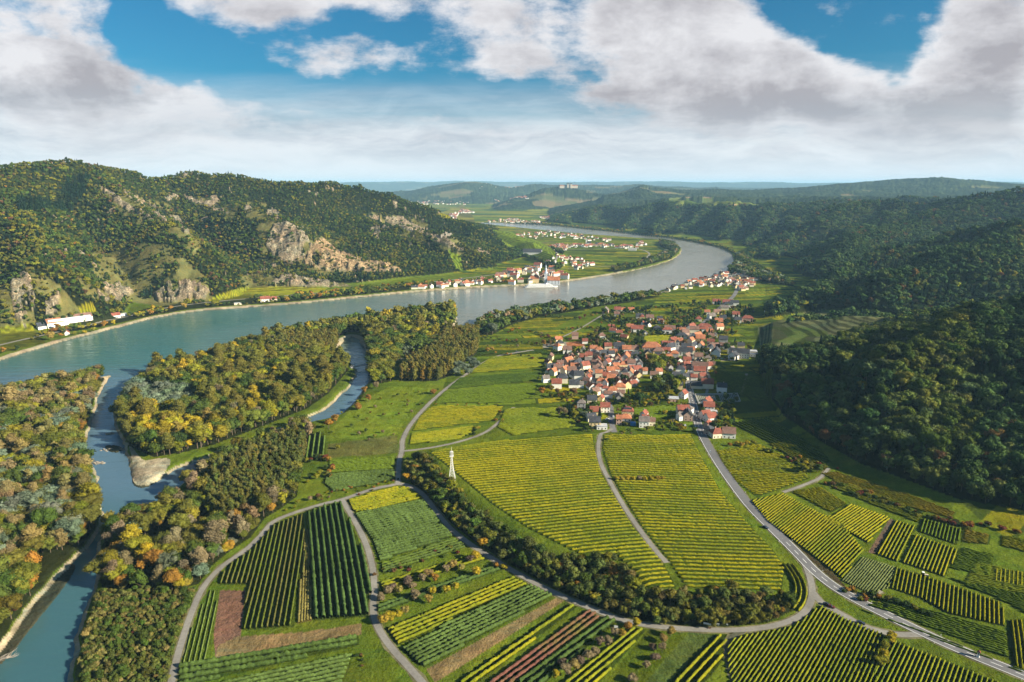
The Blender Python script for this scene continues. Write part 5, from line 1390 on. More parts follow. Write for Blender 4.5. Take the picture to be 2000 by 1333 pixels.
# shrubs on the dry slopes and ledges of the left mountain
RKf = (RK * 1.0)
def shrubs(x, y):
    D = np.hypot(x, y); a = np.degrees(np.arctan2(x, y)); m = (D > 1150) & (D < 2700) & (a > -46) & (a < 5)
    m &= (nearest(HMX, x, y) > 4) & (nearest(FORf, x, y) < .5) & (nearest(TERR * 1.0, x, y) < .5)
    return m & (fbm(x / 22, y / 22, 777, 2) > -0.05)
scatter('left mountain', 'slope', shrubs, (-2400, 900, 300, 2700), 11.0, widen=0.9)
def litside(x, y):  # part of the wood whose sunlit look is put into crown tints
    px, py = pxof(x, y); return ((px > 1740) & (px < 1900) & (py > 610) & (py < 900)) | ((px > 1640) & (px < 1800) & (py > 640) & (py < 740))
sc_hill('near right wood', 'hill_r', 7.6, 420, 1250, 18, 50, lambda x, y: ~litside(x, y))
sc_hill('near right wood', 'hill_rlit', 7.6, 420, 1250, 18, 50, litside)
sc_hill('right hills', 'hill_r', 9.0, 1000, 2500, 17, 44, widen=1.05)
sc_hill('far right hills', 'hill_r', 11.5, 2000, 4800, 0, 44, widen=1.25)

for nm, mixn, sp_, wd in (('left_bank', 'left_bank', 5.9, 1.0), ('island', 'island', 6.5, 1.0), ('grove', 'grove', 7.5, 1.1), ('riverwood', 'riverwood', 6.4, 1.0), ('thicket', 'thicket', 2.1, 0.8), ('hedge', 'hedge', 3.9, 1.05),
                          ('right_bank', 'right_bank', 8.0, 1.1), ('peninsula', 'right_bank', 9.0, 1.1), ('left_shore', 'shore', 8.0, 1.1), ('town_shore', 'shore', 9.0, 1.1), ('far_bank', 'shore', 12.0, 1.4), ('far_point', 'right_bank', 10.0, 1.2)):
    p = ZFW[nm]
    excl = []
    if nm in ('island',): excl = [WP([(520, 690), (560, 668), (660, 665), (655, 690), (600, 700)]), WP([(245, 790), (262, 758), (380, 770), (395, 800), (330, 812)]), WP([(262, 870), (255, 830), (420, 835), (420, 865), (340, 885)])]
    if nm in ('riverwood',): excl = [ZFW['poplar_b']]
    if nm == 'grove': excl = [WP([(785, 695), (825, 690), (840, 705), (780, 716)])]
    if nm == 'left_bank': excl = [WP([(45, 888), (72, 876), (98, 886), (85, 902), (55, 902)]), WP([(60, 1120), (110, 1075), (150, 1090), (60, 1180)])]
    dens = 0.86 if nm in ('left_shore', 'town_shore') else 1.0
    def fn(x, y, p=p, excl=excl, nm=nm):
        m = inpoly(x, y, p)
        i = np.nonzero(m)[0]
        m[i] &= sample(SW, x[i], y[i]) < -4.5
        for e in excl: m &= ~inpoly(x, y, e)
        if nm in ('left_shore',): m &= fbm(x / 60, y / 60, 801, 2) > -0.12
        if nm in ('riverwood', 'left_bank'): m &= fbm(x / 26, y / 26, 802, 2) > -0.62
        return m
    scatter(nm, mixn, fn, bbox_of(p), sp_, widen=wd)
isl = [WP([(520, 690), (560, 668), (660, 665), (655, 690), (600, 700)]), WP([(245, 790), (262, 758), (380, 770), (395, 800), (330, 812)]), WP([(262, 870), (255, 830), (420, 835), (420, 865), (340, 885)])]
scatter('island', 'silver', lambda x, y: inpoly(x, y, isl[1]) & (sample(SW, x, y) < -5), bbox_of(isl[1]), 8.5, widen=1.15)
scatter('island', 'yellow', lambda x, y: inpoly(x, y, isl[2]) & (sample(SW, x, y) < -5), bbox_of(isl[2]), 7.2)
def grid_rows(region, mixname, poly, ang, su, sv):
    c, s = math.cos(R(ang)), math.sin(R(ang)); ctr = poly.mean(0); r = np.random.default_rng(5)
    u, v = np.meshgrid(np.arange(-400, 400, su), np.arange(-400, 400, sv)); u = u.ravel() + .3 * r.standard_normal(u.size); v = v.ravel() + .4 * r.standard_normal(v.size)
    x = ctr[0] + u * c - v * s; y = ctr[1] + u * s + v * c
    ok = inpoly(x, y, poly) & (sample(SW, x, y) < -4)
    add_points(region, mixname, x[ok], y[ok], r, 1.0)
grid_rows('poplar_a', 'poplar', ZFW['poplar_a'], 62, 5.2, 7.5)
grid_rows('poplar_b', 'poplar2', ZFW['poplar_b'], 50, 4.6, 5.6)
grid_rows('poplar_c', 'poplar', isl[0], 8, 4.0, 9)
pop_d = WP([(700, 618), (880, 606), (885, 630), (760, 640), (700, 640)])

# single trees and bushes, (px, py of the foot, kind, colour, height)
SINGLES = [
 (245, 1075, 6, (0.27, 0.20, 0.12), 19), (262, 1085, 3, C_Y, 21), (278, 1100, 0, C_YG, 19), (292, 1108, 3, (0.36, 0.26, 0.02), 17), (200, 1130, 1, C_OL, 16), (228, 1140, 1, C_YG, 15), (240, 1150, 0, C_O, 9),
 (335, 1100, 0, C_YG, 14), (375, 1090, 1, C_OL, 15), (420, 1060, 0, C_OL, 12), (440, 1080, 0, C_Y, 8), (448, 1078, 0, (0.34, 0.2, 0.03), 8), (416, 1098, 6, C_TAN, 7), (350, 1155, 0, C_Y, 9), (362, 1148, 0, (0.25, 0.2, 0.03), 8), (310, 1110, 0, C_O, 10),
 (395, 870, 0, C_O, 13), (572, 868, 0, (0.3, 0.17, 0.03), 10), (600, 838, 0, C_SIL, 12), (642, 838, 0, C_O, 11), (655, 828, 0, (0.26, 0.15, 0.03), 10), (700, 800, 5, (0.25, 0.13, 0.03), 7), (720, 785, 0, (0.24, 0.12, 0.03), 9), (712, 770, 0, (0.24, 0.13, 0.03), 9), (735, 760, 0, C_TAN, 9),
 (845, 770, 5, (0.25, 0.13, 0.03), 6), (567, 925, 1, C_SIL, 11), (1186, 862, 5, C_G, 3), (745, 935, 5, C_G, 3),
 (892, 722, 1, C_SIL, 14), (905, 728, 1, C_SIL, 15), (920, 715, 1, (0.10, 0.13, 0.09), 14), (890, 735, 1, C_SIL, 13), (915, 735, 1, C_SIL, 12), (930, 720, 1, C_SIL, 12),
 (1058, 773, 0, (0.28, 0.14, 0.03), 10), (1062, 676, 0, (0.22, 0.12, 0.03), 10), (953, 688, 0, (0.3, 0.18, 0.04), 7), (962, 686, 0, (0.3, 0.2, 0.05), 7), (1160, 830, 4, C_CON, 9), (1112, 812, 4, C_CON, 13), (1102, 818, 6, C_TAN, 13), (1122, 820, 0, C_YG, 10), (1132, 815, 0, C_G, 10), (1092, 815, 6, C_TAN, 11), (1140, 818, 0, C_SIL, 8),
 (1298, 812, 0, C_Y, 6), (1325, 838, 0, (0.36, 0.24, 0.02), 6), (1318, 832, 0, C_Y, 6), (1308, 828, 0, C_Y, 5), (1330, 842, 5, C_Y, 5),
 (1570, 925, 0, C_YG, 8), (1582, 920, 1, C_OL, 8), (1596, 922, 0, C_G, 8), (1575, 912, 0, C_Y, 6), (1606, 918, 5, C_OL, 5),
 (1440, 870, 5, C_Y, 4), (1450, 872, 5, (0.3, 0.2, 0.03), 4), (1460, 869, 5, C_Y, 4), (1472, 868, 5, C_YG, 4), (1425, 872, 5, C_O, 3.5),
 (1737, 1255, 0, C_Y, 5), (1730, 1270, 0, C_YG, 5), (1722, 1285, 0, C_Y, 5.5), (1716, 1300, 0, C_YG, 5), (1740, 1246, 5, C_Y, 4), (1726, 1296, 5, C_YG, 4),
 (1716, 1170, 0, C_O, 4), (1705, 1165, 5, C_G, 4), (1735, 1175, 5, C_OL, 4), (1750, 1180, 5, C_DG, 4), (1770, 1186, 5, C_DG, 4), (1785, 1192, 5, C_OL, 3.5), (1800, 1200, 5, C_DG, 3.5), (1815, 1206, 5, C_DG, 3),
 (750, 1220, 0, (0.32, 0.22, 0.03), 6), (764, 1214, 0, C_Y, 6), (778, 1206, 0, C_Y, 5), (792, 1200, 0, (0.24, 0.19, 0.05), 5), (812, 1172, 0, C_TAN, 6), (838, 1178, 0, (0.25, 0.18, 0.04), 5), (845, 1162, 0, C_Y, 5), (872, 1160, 0, C_Y, 5), (888, 1152, 0, C_Y, 5), (930, 1126, 0, (0.36, 0.26, 0.02), 6),
 (745, 1172, 5, C_TAN, 4), (757, 1160, 5, C_TAN, 4.5), (766, 1152, 5, C_PINK, 4), (780, 1158, 5, (0.24, 0.2, 0.05), 4), (797, 1142, 5, C_PINK, 5), (806, 1150, 5, C_TAN, 4), (826, 1136, 0, C_TAN, 5), (838, 1130, 0, (0.22, 0.15, 0.06), 6), (850, 1136, 0, C_O, 5), (872, 1118, 0, C_TAN, 5), (884, 1112, 0, (0.24, 0.17, 0.05), 6), (900, 1114, 0, (0.22, 0.19, 0.05), 5), (918, 1100, 0, C_PINK, 5), (931, 1094, 0, (0.34, 0.24, 0.02), 7), (970, 1110, 0, C_O, 4), (985, 1112, 5, C_Y, 3.5),
 (944, 1070, 0, (0.34, 0.2, 0.02), 7), (795, 940, 0, (0.34, 0.19, 0.02), 7), (812, 925, 0, C_O, 8),
 (1243, 1226, 0, C_Y, 5), (1228, 1232, 0, C_O, 5), (1215, 1246, 0, (0.3, 0.2, 0.03), 5), (1200, 1244, 0, C_TAN, 5), (1188, 1262, 0, C_TAN, 5), (1172, 1262, 0, C_PINK, 5), (1160, 1280, 0, C_TAN, 5.5), (1148, 1292, 0, C_TAN, 6), (1136, 1298, 0, C_PINK, 5), (1122, 1310, 0, (0.24, 0.18, 0.06), 6), (1106, 1318, 0, C_TAN, 6), (1086, 1325, 0, C_Y, 4), (1100, 1300, 5, C_PINK, 4),
 (1262, 1306, 0, C_TAN, 4), (1280, 1290, 5, C_PINK, 4), (1292, 1272, 0, C_TAN, 4.5), (1298, 1255, 0, (0.24, 0.16, 0.05), 5), (1310, 1243, 0, (0.22, 0.16, 0.04), 5), (1235, 1330, 5, C_TAN, 4), (1275, 1270, 5, C_PINK, 3.5),
 (1000, 648, 5, C_O, 6), (1205, 938, 5, C_Y, 3.5), (1215, 939, 5, (0.3, 0.24, 0.04), 3.5), (1226, 938, 5, C_Y, 3.5), (1237, 939, 5, C_Y, 3.5), (1248, 938, 5, C_TAN, 3.5), (1260, 939, 5, C_Y, 3.5), (1272, 938, 5, C_Y, 3.5), (1284, 938, 5, (0.3, 0.2, 0.03), 3.5), (1295, 937, 5, C_Y, 3.2),
 (35, 685, 0, C_DG, 8), (8, 690, 0, C_O, 9), (100, 665, 0, (0.28, 0.2, 0.05), 14), (118, 660, 0, C_O, 9), (205, 640, 0, C_O, 12), (222, 636, 0, C_Y, 10), (335, 608, 0, C_O, 13), (362, 604, 0, (0.3, 0.2, 0.04), 13), (590, 580, 0, (0.36, 0.24, 0.03), 12), (148, 655, 0, C_YG, 8), (166, 652, 0, C_Y, 7), (182, 648, 0, C_YG, 8),
]
for (px, py, k, c, h) in SINGLES:
    p = W([px], [py])[0]
    pts_all.append((p[0], p[1], k, h, c, 'single', 1.35 if k == 0 and h < 9 else 1.1))
# garden trees of the village
vil = WP([(1060, 700), (1075, 668), (1160, 655), (1180, 610), (1290, 600), (1400, 590), (1470, 600), (1480, 640), (1420, 660), (1480, 690), (1440, 710), (1400, 700), (1400, 760), (1440, 775), (1430, 850), (1380, 850), (1330, 842), (1140, 845), (1130, 800), (1060, 770)])
# ------------------------------------------------------------------ houses
MWALL = {k: mat(n, rough=0.9, spec=0.1, build=noisy(c, 0.08, 0.6)) for k, n, c in (('w', 'white_render', (1.08, 1.05, 0.98)), ('c', 'cream_render', (0.92, 0.82, 0.62)), ('y', 'yellow_render', (0.90, 0.70, 0.38)), ('p', 'pink_render', (0.62, 0.42, 0.34)), ('g', 'grey_render', (0.42, 0.41, 0.40)))}
MROOF = {k: mat(n, rough=0.85, spec=0.15, build=noisy(c, 0.28, 0.9, 0.25)) for k, n, c in (('o', 'orange_tiles', (0.46, 0.18, 0.095)), ('r', 'red_tiles', (0.30, 0.10, 0.07)), ('b', 'brown_tiles', (0.24, 0.14, 0.11)), ('s', 'slate_tiles', (0.065, 0.07, 0.085)), ('g', 'weathered_tiles', (0.21, 0.18, 0.165)), ('f', 'flat_roof_sheet', (0.55, 0.56, 0.58)))}
MGLASS = mat('window_glass', (0.03, 0.035, 0.045), 0.15, 0.6)
MCHIM = mat('chimney_brick', (0.42, 0.30, 0.25), 0.9)
MDOOR = mat('door_wood', (0.12, 0.07, 0.04), 0.7)
RNAME = {'o': 'orange', 'r': 'red', 'b': 'brown', 's': 'slate', 'g': 'grey', 'f': 'flat-roofed'}
WNAME = {'w': 'white', 'c': 'cream', 'y': 'yellow', 'p': 'pink', 'g': 'grey'}

def box_vf(x0, x1, y0, y1, z0, z1):
    v = [(x0, y0, z0), (x1, y0, z0), (x1, y1, z0), (x0, y1, z0), (x0, y0, z1), (x1, y0, z1), (x1, y1, z1), (x0, y1, z1)]
    return v, [(0, 3, 2, 1), (4, 5, 6, 7), (0, 1, 5, 4), (1, 2, 6, 5), (2, 3, 7, 6), (3, 0, 4, 7)]
class MB:
    def __init__(s): s.v = []; s.f = []
    def box(s, *a):
        v, f = box_vf(*a); n = len(s.v); s.v += v; s.f += [tuple(i + n for i in q) for q in f]; return s
    def poly(s, v, f): n = len(s.v); s.v += list(v); s.f += [tuple(i + n for i in q) for q in f]; return s
    def cyl(s, c, r0, r1, z0, z1, k=12):
        n = len(s.v)
        for z, r_ in ((z0, r0), (z1, r1)):
            for i in range(k): s.v.append((c[0] + r_ * math.cos(6.2832 * i / k), c[1] + r_ * math.sin(6.2832 * i / k), z))
        s.f += [(n + i, n + (i + 1) % k, n + k + (i + 1) % k, n + k + i) for i in range(k)] + [tuple(range(n + k - 1, n - 1, -1)), tuple(range(n + k, n + 2 * k))]
        return s
    def build(s, name, m, parent=None, **kw): return obj(name, new_mesh(name, s.v, s.f, (m,)), parent, **kw)

houses = []      # (object, label stem, px, py)
BLD = []         # footprints, to keep trees out
def house(x, y, L, Wd, H, rot, rc, wc='w', hip=False, px=0, py=0, stem=None, detail=True, solar=False, group=None, name='house'):
    z = float(min(gz(x + dx, y + dy) for dx in (-4, 4) for dy in (-4, 4))) - 0.3
    root = bpy.data.objects.new(name, None); COL.objects.link(root); root.location = (x, y, z); root.rotation_euler = (0, 0, rot)
    root['category'] = 'house' if name == 'house' else name.replace('_', ' ')
    if group: root['group'] = group
    l, w = L / 2, Wd / 2; rh = Wd * 0.5 * 0.92
    H += 0.3
    b = MB()
    if rc == 'f':
        b.box(-l, l, -w, w, 0, H); WL = b.build('wall', MWALL[wc], root)
        MB().box(-l - .2, l + .2, -w - .2, w + .2, H + 0.003, H + 0.35).build('roof', MROOF['f'], root)
    else:
        ov = 0.55; t = 0.28
        if hip:
            q = min(w * 0.9, l * 0.85)
            b.box(-l, l, -w, w, 0, H); WL = b.build('wall', MWALL[wc], root)
            e = H + 0.003; k = H + rh
            v = [(-l - ov, -w - ov, e), (l + ov, -w - ov, e), (l + ov, w + ov, e), (-l - ov, w + ov, e), (-l + q, 0, k), (l - q, 0, k), (-l - ov, -w - ov, e + t), (l + ov, -w - ov, e + t), (l + ov, w + ov, e + t), (-l - ov, w + ov, e + t)]
            f = [(3, 2, 1, 0), (0, 1, 7, 6), (1, 2, 8, 7), (2, 3, 9, 8), (3, 0, 6, 9), (6, 7, 5, 4), (8, 9, 4, 5), (7, 8, 5), (9, 6, 4)]
            roofobj = MB().poly(v, f).build('roof', MROOF[rc], root)
        else:
            v = [(-l, -w, 0), (l, -w, 0), (l, w, 0), (-l, w, 0), (-l, -w, H), (l, -w, H), (l, w, H), (-l, w, H), (-l, 0, H + rh), (l, 0, H + rh)]
            f = [(3, 2, 1, 0), (0, 1, 5, 4), (2, 3, 7, 6), (1, 2, 6, 9, 5), (3, 0, 4, 8, 7), (4, 5, 9, 8), (6, 7, 8, 9)]
            WL = b.poly(v, f).build('wall', MWALL[wc], root)
            s = rh / w; zo = H - ov * s; g = l + 0.4
            v = []
            for xx in (-g, g):
                v += [(xx, -w - ov, zo + .02), (xx, 0, H + rh + .02), (xx, w + ov, zo + .02), (xx, w + ov, zo + t), (xx, 0, H + rh + t + .1), (xx, -w - ov, zo + t)]
            f = [(0, 5, 4, 1), (1, 4, 3, 2), (7, 10, 11, 6), (8, 9, 10, 7), (0, 1, 7, 6), (1, 2, 8, 7), (5, 11, 10, 4), (4, 10, 9, 3), (0, 6, 11, 5), (2, 3, 9, 8)]
            roofobj = MB().poly(v, f).build('roof', MROOF[rc], root)
        RF = roofobj
        cx = l * (0.35 if (int(x * 7) % 2) else -0.3)
        MB().box(cx - .4, cx + .4, w * .15, w * .15 + .7, H + rh * .6, H + rh + 1.1).build('chimney', MCHIM, RF)
        if solar:
            MB().poly([(-l * .7, -w * .8, H + rh * .2 + .45), (l * .7, -w * .8, H + rh * .2 + .45), (l * .7, -w * .3, H + rh * .7 + .45), (-l * .7, -w * .3, H + rh * .7 + .45),
                       (-l * .7, -w * .8, H + rh * .2 + .35), (l * .7, -w * .8, H + rh * .2 + .35), (l * .7, -w * .3, H + rh * .7 + .35), (-l * .7, -w * .3, H + rh * .7 + .35)], [(0, 1, 2, 3), (7, 6, 5, 4), (0, 4, 5, 1), (1, 5, 6, 2), (2, 6, 7, 3), (3, 7, 4, 0)]).build('solar_panel', MGLASS, RF)
    if detail:
        floors = max(1, int(H / 2.9))
        nx = max(2, int(L / 3.2)); ny = max(1, int(Wd / 3.4))
        for fl in range(floors):
            z0 = 1.1 + fl * 2.8
            for sgn in (-1, 1):
                for i in range(nx):
                    xx = -l + L * (i + .5) / nx
                    if fl == 0 and i == nx // 2 and sgn < 0:
                        MB().box(xx - .5, xx + .5, -w - .04, -w + .05, 0.3, 2.4).build('door', MDOOR, WL); continue
                    a, c = (-w - .04, -w + .05) if sgn < 0 else (w - .05, w + .04)
                    MB().box(xx - .5, xx + .5, a, c, z0, z0 + 1.35).build('window', MGLASS, WL)
                for i in range(ny):
                    yy = -w + Wd * (i + .5) / ny
                    a, c = (-l - .04, -l + .05) if sgn < 0 else (l - .05, l + .04)
                    MB().box(a, c, yy - .45, yy + .45, z0, z0 + 1.35).build('window', MGLASS, WL)
    BLD.append((x, y, max(L, Wd) * 0.5 + 1.0))
    if stem is None:
        size = 'long' if L > Wd * 1.8 else 'tall' if H > 8 else 'small' if L < 9 else 'gabled' if not hip else 'hipped'
        stem = f'{size} {WNAME[wc]} house with {RNAME[rc]} roof' if rc != 'f' else f'flat-roofed {WNAME[wc]} building'
    houses.append([root, stem, px, py])
    return root

ANCH = [(1150, 835, 'at the southern lane end'), (1245, 825, 'facing the golden vineyard'), (1330, 815, 'left of the main road'), (1395, 840, 'right of the main road by the wood'), (1100, 745, 'at the southwest village edge'),
        (1190, 765, 'by the southern village street'), (1090, 680, 'near the tennis court'), (1165, 700, 'in the dense village middle'), (1240, 715, 'below the large hall'), (1290, 680, 'beside the large hall'), (1330, 695, 'next to the church'),
        (1345, 655, 'along the upper village street'), (1395, 690, 'by the white hotel'), (1375, 735, 'beside the village road bend'), (1290, 750, 'beside the dark garden grove'), (1230, 635, 'on the northern garden edge'), (1140, 610, 'in the northern vineyards'), (1420, 610, 'by the northern main road'), (1440, 640, 'at the eastern field edge'), (1360, 560, 'in the river hamlet'), (1440, 550, 'at the hamlet road head')]
def near_anchor(px, py): return min(ANCH, key=lambda a: (a[0] - px) ** 2 + 3 * (a[1] - py) ** 2)[2]

C7 = [(600,200,90,20,'o'),(625,265,90,10,'s'),(590,300,80,-45,'o'),(820,155,80,0,'b'),(950,215,70,0,'r'),(1165,155,95,10,'b'),(1240,245,70,90,'g'),(1385,245,65,0,'o'),(1395,110,80,0,'r'),(720,345,110,0,'b'),(925,325,60,80,'g'),
 (1000,400,90,0,'r'),(1060,330,90,0,'o'),(1130,340,100,0,'o'),(1250,300,90,0,'r'),(1390,300,130,0,'o'),(1490,340,110,0,'o'),(1590,330,110,0,'b'),(1900,370,130,0,'b'),(1770,400,80,90,'s'),(1810,460,130,0,'o'),(1200,400,100,20,'s'),(1100,380,70,90,'o'),(1290,400,80,10,'s'),(1380,440,70,90,'o'),(1480,430,110,80,'o'),(1600,400,90,0,'s'),(1650,400,60,0,'g'),(1620,480,70,90,'s'),(1340,500,90,0,'s'),(1450,530,110,10,'o'),(1550,530,100,0,'b'),(1660,530,70,90,'g'),(1240,510,90,60,'r'),(1130,530,80,90,'o'),(990,480,80,0,'g'),(930,440,100,0,'r'),(860,520,90,60,'s'),(800,510,80,0,'g'),(730,500,110,45,'o'),(820,555,110,0,'o'),(950,560,110,30,'r'),(1000,650,80,80,'o'),(690,620,90,50,'o'),(540,630,90,60,'o'),(480,620,70,45,'r'),(600,580,110,0,'b'),(780,620,110,0,'b'),(870,680,120,0,'s'),(650,730,140,0,'s'),(440,720,90,20,'g'),(580,800,125,0,'r'),(805,790,130,0,'s'),(900,790,60,0,'g'),(1130,660,90,0,'o'),(1230,700,100,0,'r'),(1290,730,110,0,'o'),(1150,770,95,0,'o'),(1220,780,70,70,'o'),(1130,825,90,0,'r'),(1300,880,140,10,'o'),(1400,850,140,0,'o'),(1480,800,120,-70,'r'),(1380,780,90,-75,'o'),(1395,960,90,90,'o'),(1210,870,80,0,'r'),(1330,660,80,0,'o'),(1400,700,70,80,'r'),(1480,700,80,0,'b'),(1470,650,80,80,'s'),(1540,640,80,80,'o'),(1620,600,110,30,'r'),(1280,610,100,10,'o'),(1350,600,90,0,'o'),(1090,600,80,0,'b'),(1160,600,70,80,'b'),(1730,610,60,0,'o'),(1850,670,100,0,'b'),(1910,620,80,10,'o'),(1080,890,100,40,'b'),(1040,990,120,0,'s'),(900,1060,105,0,'g'),(980,990,80,80,'s')]
C8 = [(350,80,120,0,'r'),(540,80,100,0,'o'),(580,110,90,20,'o'),(640,60,80,80,'r'),(830,70,120,0,'r'),(900,90,80,0,'o'),(925,160,70,0,'b'),(975,135,45,90,'g'),(1030,40,90,20,'o'),(540,150,130,0,'s'),(430,210,90,30,'r'),(510,230,80,0,'o'),(740,160,120,50,'o'),(780,200,110,0,'o'),(660,220,80,60,'o'),(700,270,90,60,'o'),(600,300,120,0,'s'),(400,310,110,40,'s'),(440,390,100,0,'o'),(340,340,100,0,'r'),(660,350,90,0,'o'),(610,440,110,60,'r'),(760,440,100,0,'b'),(870,340,90,70,'s'),(960,280,120,20,'b'),(990,380,110,80,'s'),(1080,210,100,0,'s'),(1100,290,110,0,'b'),(1310,290,80,0,'r'),(1190,350,80,60,'g'),(1450,345,120,0,'f'),(880,440,80,0,'g'),(600,540,90,30,'r'),(610,480,90,0,'r'),(520,600,100,0,'s'),(780,570,180,-10,'b'),(770,630,140,0,'r'),(810,670,80,20,'r'),(700,690,80,0,'r'),(590,690,90,30,'s'),(470,690,100,10,'s'),(730,800,130,0,'s'),(870,800,140,0,'r'),(500,810,90,0,'s'),(1060,850,110,0,'s'),(560,930,90,60,'r'),(430,970,130,0,'f')]
C3 = [(355,410,110,0,'r'),(310,480,100,20,'s'),(350,555,120,0,'s'),(430,572,110,0,'f'),(715,435,120,0,'r'),(690,510,120,0,'o'),(620,515,60,0,'o'),(900,450,70,60,'r'),(915,490,70,0,'r'),(900,550,105,0,'g'),(990,530,60,0,'b'),(1330,420,120,10,'r'),(1410,400,60,60,'r'),(1385,470,90,90,'s'),(1310,470,80,30,'g'),(1600,330,90,60,'r'),(1620,370,110,0,'r'),(1640,420,140,0,'f'),(1580,460,100,30,'r'),(1640,490,110,30,'r'),(1610,560,70,60,'r'),(1620,630,80,60,'s'),(1720,665,150,20,'r'),(1840,668,130,0,'b'),(465,380,100,0,'r')]
C4 = [(652,225,40,80,'g'),(735,220,45,0,'r'),(770,215,35,0,'o'),(830,215,40,0,'o'),(890,260,50,0,'o'),(905,275,30,90,'r'),(960,275,50,0,'b'),(1030,275,35,0,'s'),(730,250,35,0,'b'),(1360,235,35,0,'o'),(1425,160,50,0,'r'),(1480,200,50,0,'g'),(1500,165,60,0,'r'),(1510,185,50,0,'s'),(1430,230,50,20,'b'),(1390,265,50,30,'r'),(1300,280,40,0,'r'),(1250,330,60,60,'r'),(1470,275,40,0,'s'),(1560,250,45,0,'r'),(1570,290,45,0,'s'),(1640,285,70,0,'r'),(1440,300,50,0,'o'),(1440,340,60,0,'r'),(1550,170,50,0,'s'),(1955,165,40,0,'r'),(1340,340,90,0,'r'),(1270,360,60,0,'b'),(1180,380,80,0,'r'),(1100,355,70,0,'r'),(870,355,80,0,'r'),(640,400,50,0,'b'),(1010,345,45,0,'c'),(1780,215,30,0,'g')]
hr = np.random.default_rng(77)
GRPV = 'houses of the wine village'
taken = []
for lst, ox, oy, sc_ in ((C7, 1000, 640, .15), (C8, 1250, 640, .15), (C3, 1100, 740, .175), (C4, 1000, 550, .28)):
    for cx, cy, wpx, ang, rc in lst:
        px, py = ox + cx * sc_, oy + cy * sc_
        p = W([px], [py])[0]
        if min([9e9] + [math.hypot(p[0] - q[0], p[1] - q[1]) for q in taken]) < 6: continue
        D = math.hypot(math.hypot(*p), HC)
        wid = wpx * sc_ * D / FPX * 1.03
        if 30 < abs(ang) < 75: wid *= 1.1
        if abs(ang) >= 75: Wd = min(wid, 11); L = Wd * hr.uniform(1.15, 1.7)
        else: L = min(wid, 24); Wd = min(hr.uniform(8, 11), max(6, L * .8))
        rot = R(ang) - math.atan2(p[0], p[1]) * 0.55
        wc = hr.choice(['w', 'w', 'w', 'w', 'c', 'c', 'y', 'p', 'g'])
        rcc = 's' if rc == 'c' else rc
        if rcc in 'or' and hr.random() < .16: rcc = hr.choice(['b', 'g', 's'])
        H = hr.uniform(4.0, 7.0) if rc != 'f' else 3.4
        cyo = Wd / 2 * (1 if abs(ang) < 45 else 1.2)
        q = p * (1 + cyo / math.hypot(*p))
        near = py > 775
        taken.append(p)
        house(q[0], q[1], L, Wd, H, rot, rcc, wc, hip=(hr.random() < .16 and rc != 'f'), px=px, py=py, detail=near, group=GRPV, solar=(rc == 'r' and (cx, cy) in ((715, 435),)))
        houses[-1][1] += ' ' + near_anchor(px, py)

# small infill houses between the digitised ones
infill = [[(1070, 700), (1110, 690), (1160, 682), (1250, 690), (1255, 720), (1230, 770), (1180, 790), (1150, 760), (1075, 755)], [(1255, 700), (1340, 640), (1380, 625), (1400, 690), (1395, 720), (1345, 735), (1280, 722)], [(1190, 640), (1290, 628), (1300, 655), (1200, 672)]]
for ip_, nn_ in zip(infill, (42, 30, 8)):
    Pn = WP(ip_); bb = bbox_of(Pn); c_ = 0
    for t_ in range(3000):
        if c_ >= nn_: break
        x = hr.uniform(bb[0], bb[2]); y = hr.uniform(bb[1], bb[3])
        if not inpoly(np.array([x]), np.array([y]), Pn)[0]: continue
        if min(math.hypot(x - q[0], y - q[1]) for q in taken) < 9.5: continue
        if segdist(np.array([x]), np.array([y]), main, False, 20.0)[0] < 7.5: continue
        taken.append((x, y)); c_ += 1
        px, py = proj(np.array([x]), np.array([y]), gz([x], [y]))
        L = hr.uniform(7, 12)
        house(x, y, L, L * hr.uniform(.6, .8), hr.uniform(3, 5.5), hr.uniform(-.5, .5) + (1.57 if hr.random() < .5 else 0), hr.choice(['o', 'r', 'b', 'b', 'g', 'o', 'r', 's']), hr.choice(['w', 'w', 'w', 'c', 'y', 'g']), False, float(px[0]), float(py[0]), None, False, group=GRPV)
        houses[-1][1] += ' ' + near_anchor(float(px[0]), float(py[0]))

# special buildings
def at(px, py): p = W([px], [py])[0]; return p, float(gz(p[0], p[1]))
def faceang(p): return -math.atan2(p[0], p[1])
p, z = at(1274, 692)
house(p[0], p[1] + 8, 26, 15, 9, faceang(p) + R(6), 'o', 'p', True, 1274, 690, 'large pink hall with a steep orange hipped roof beside the yellow garden field', True)
houses.pop(); hall = bpy.context.scene.objects[-1] if False else None
for o_ in [o for o in COL.objects if o.type == 'EMPTY' and o.name.startswith('house')][-1:]:
    o_['label'] = 'large pink hall with a steep orange hipped roof beside the yellow garden field'; o_['category'] = 'hall'; o_.name = 'village_hall'
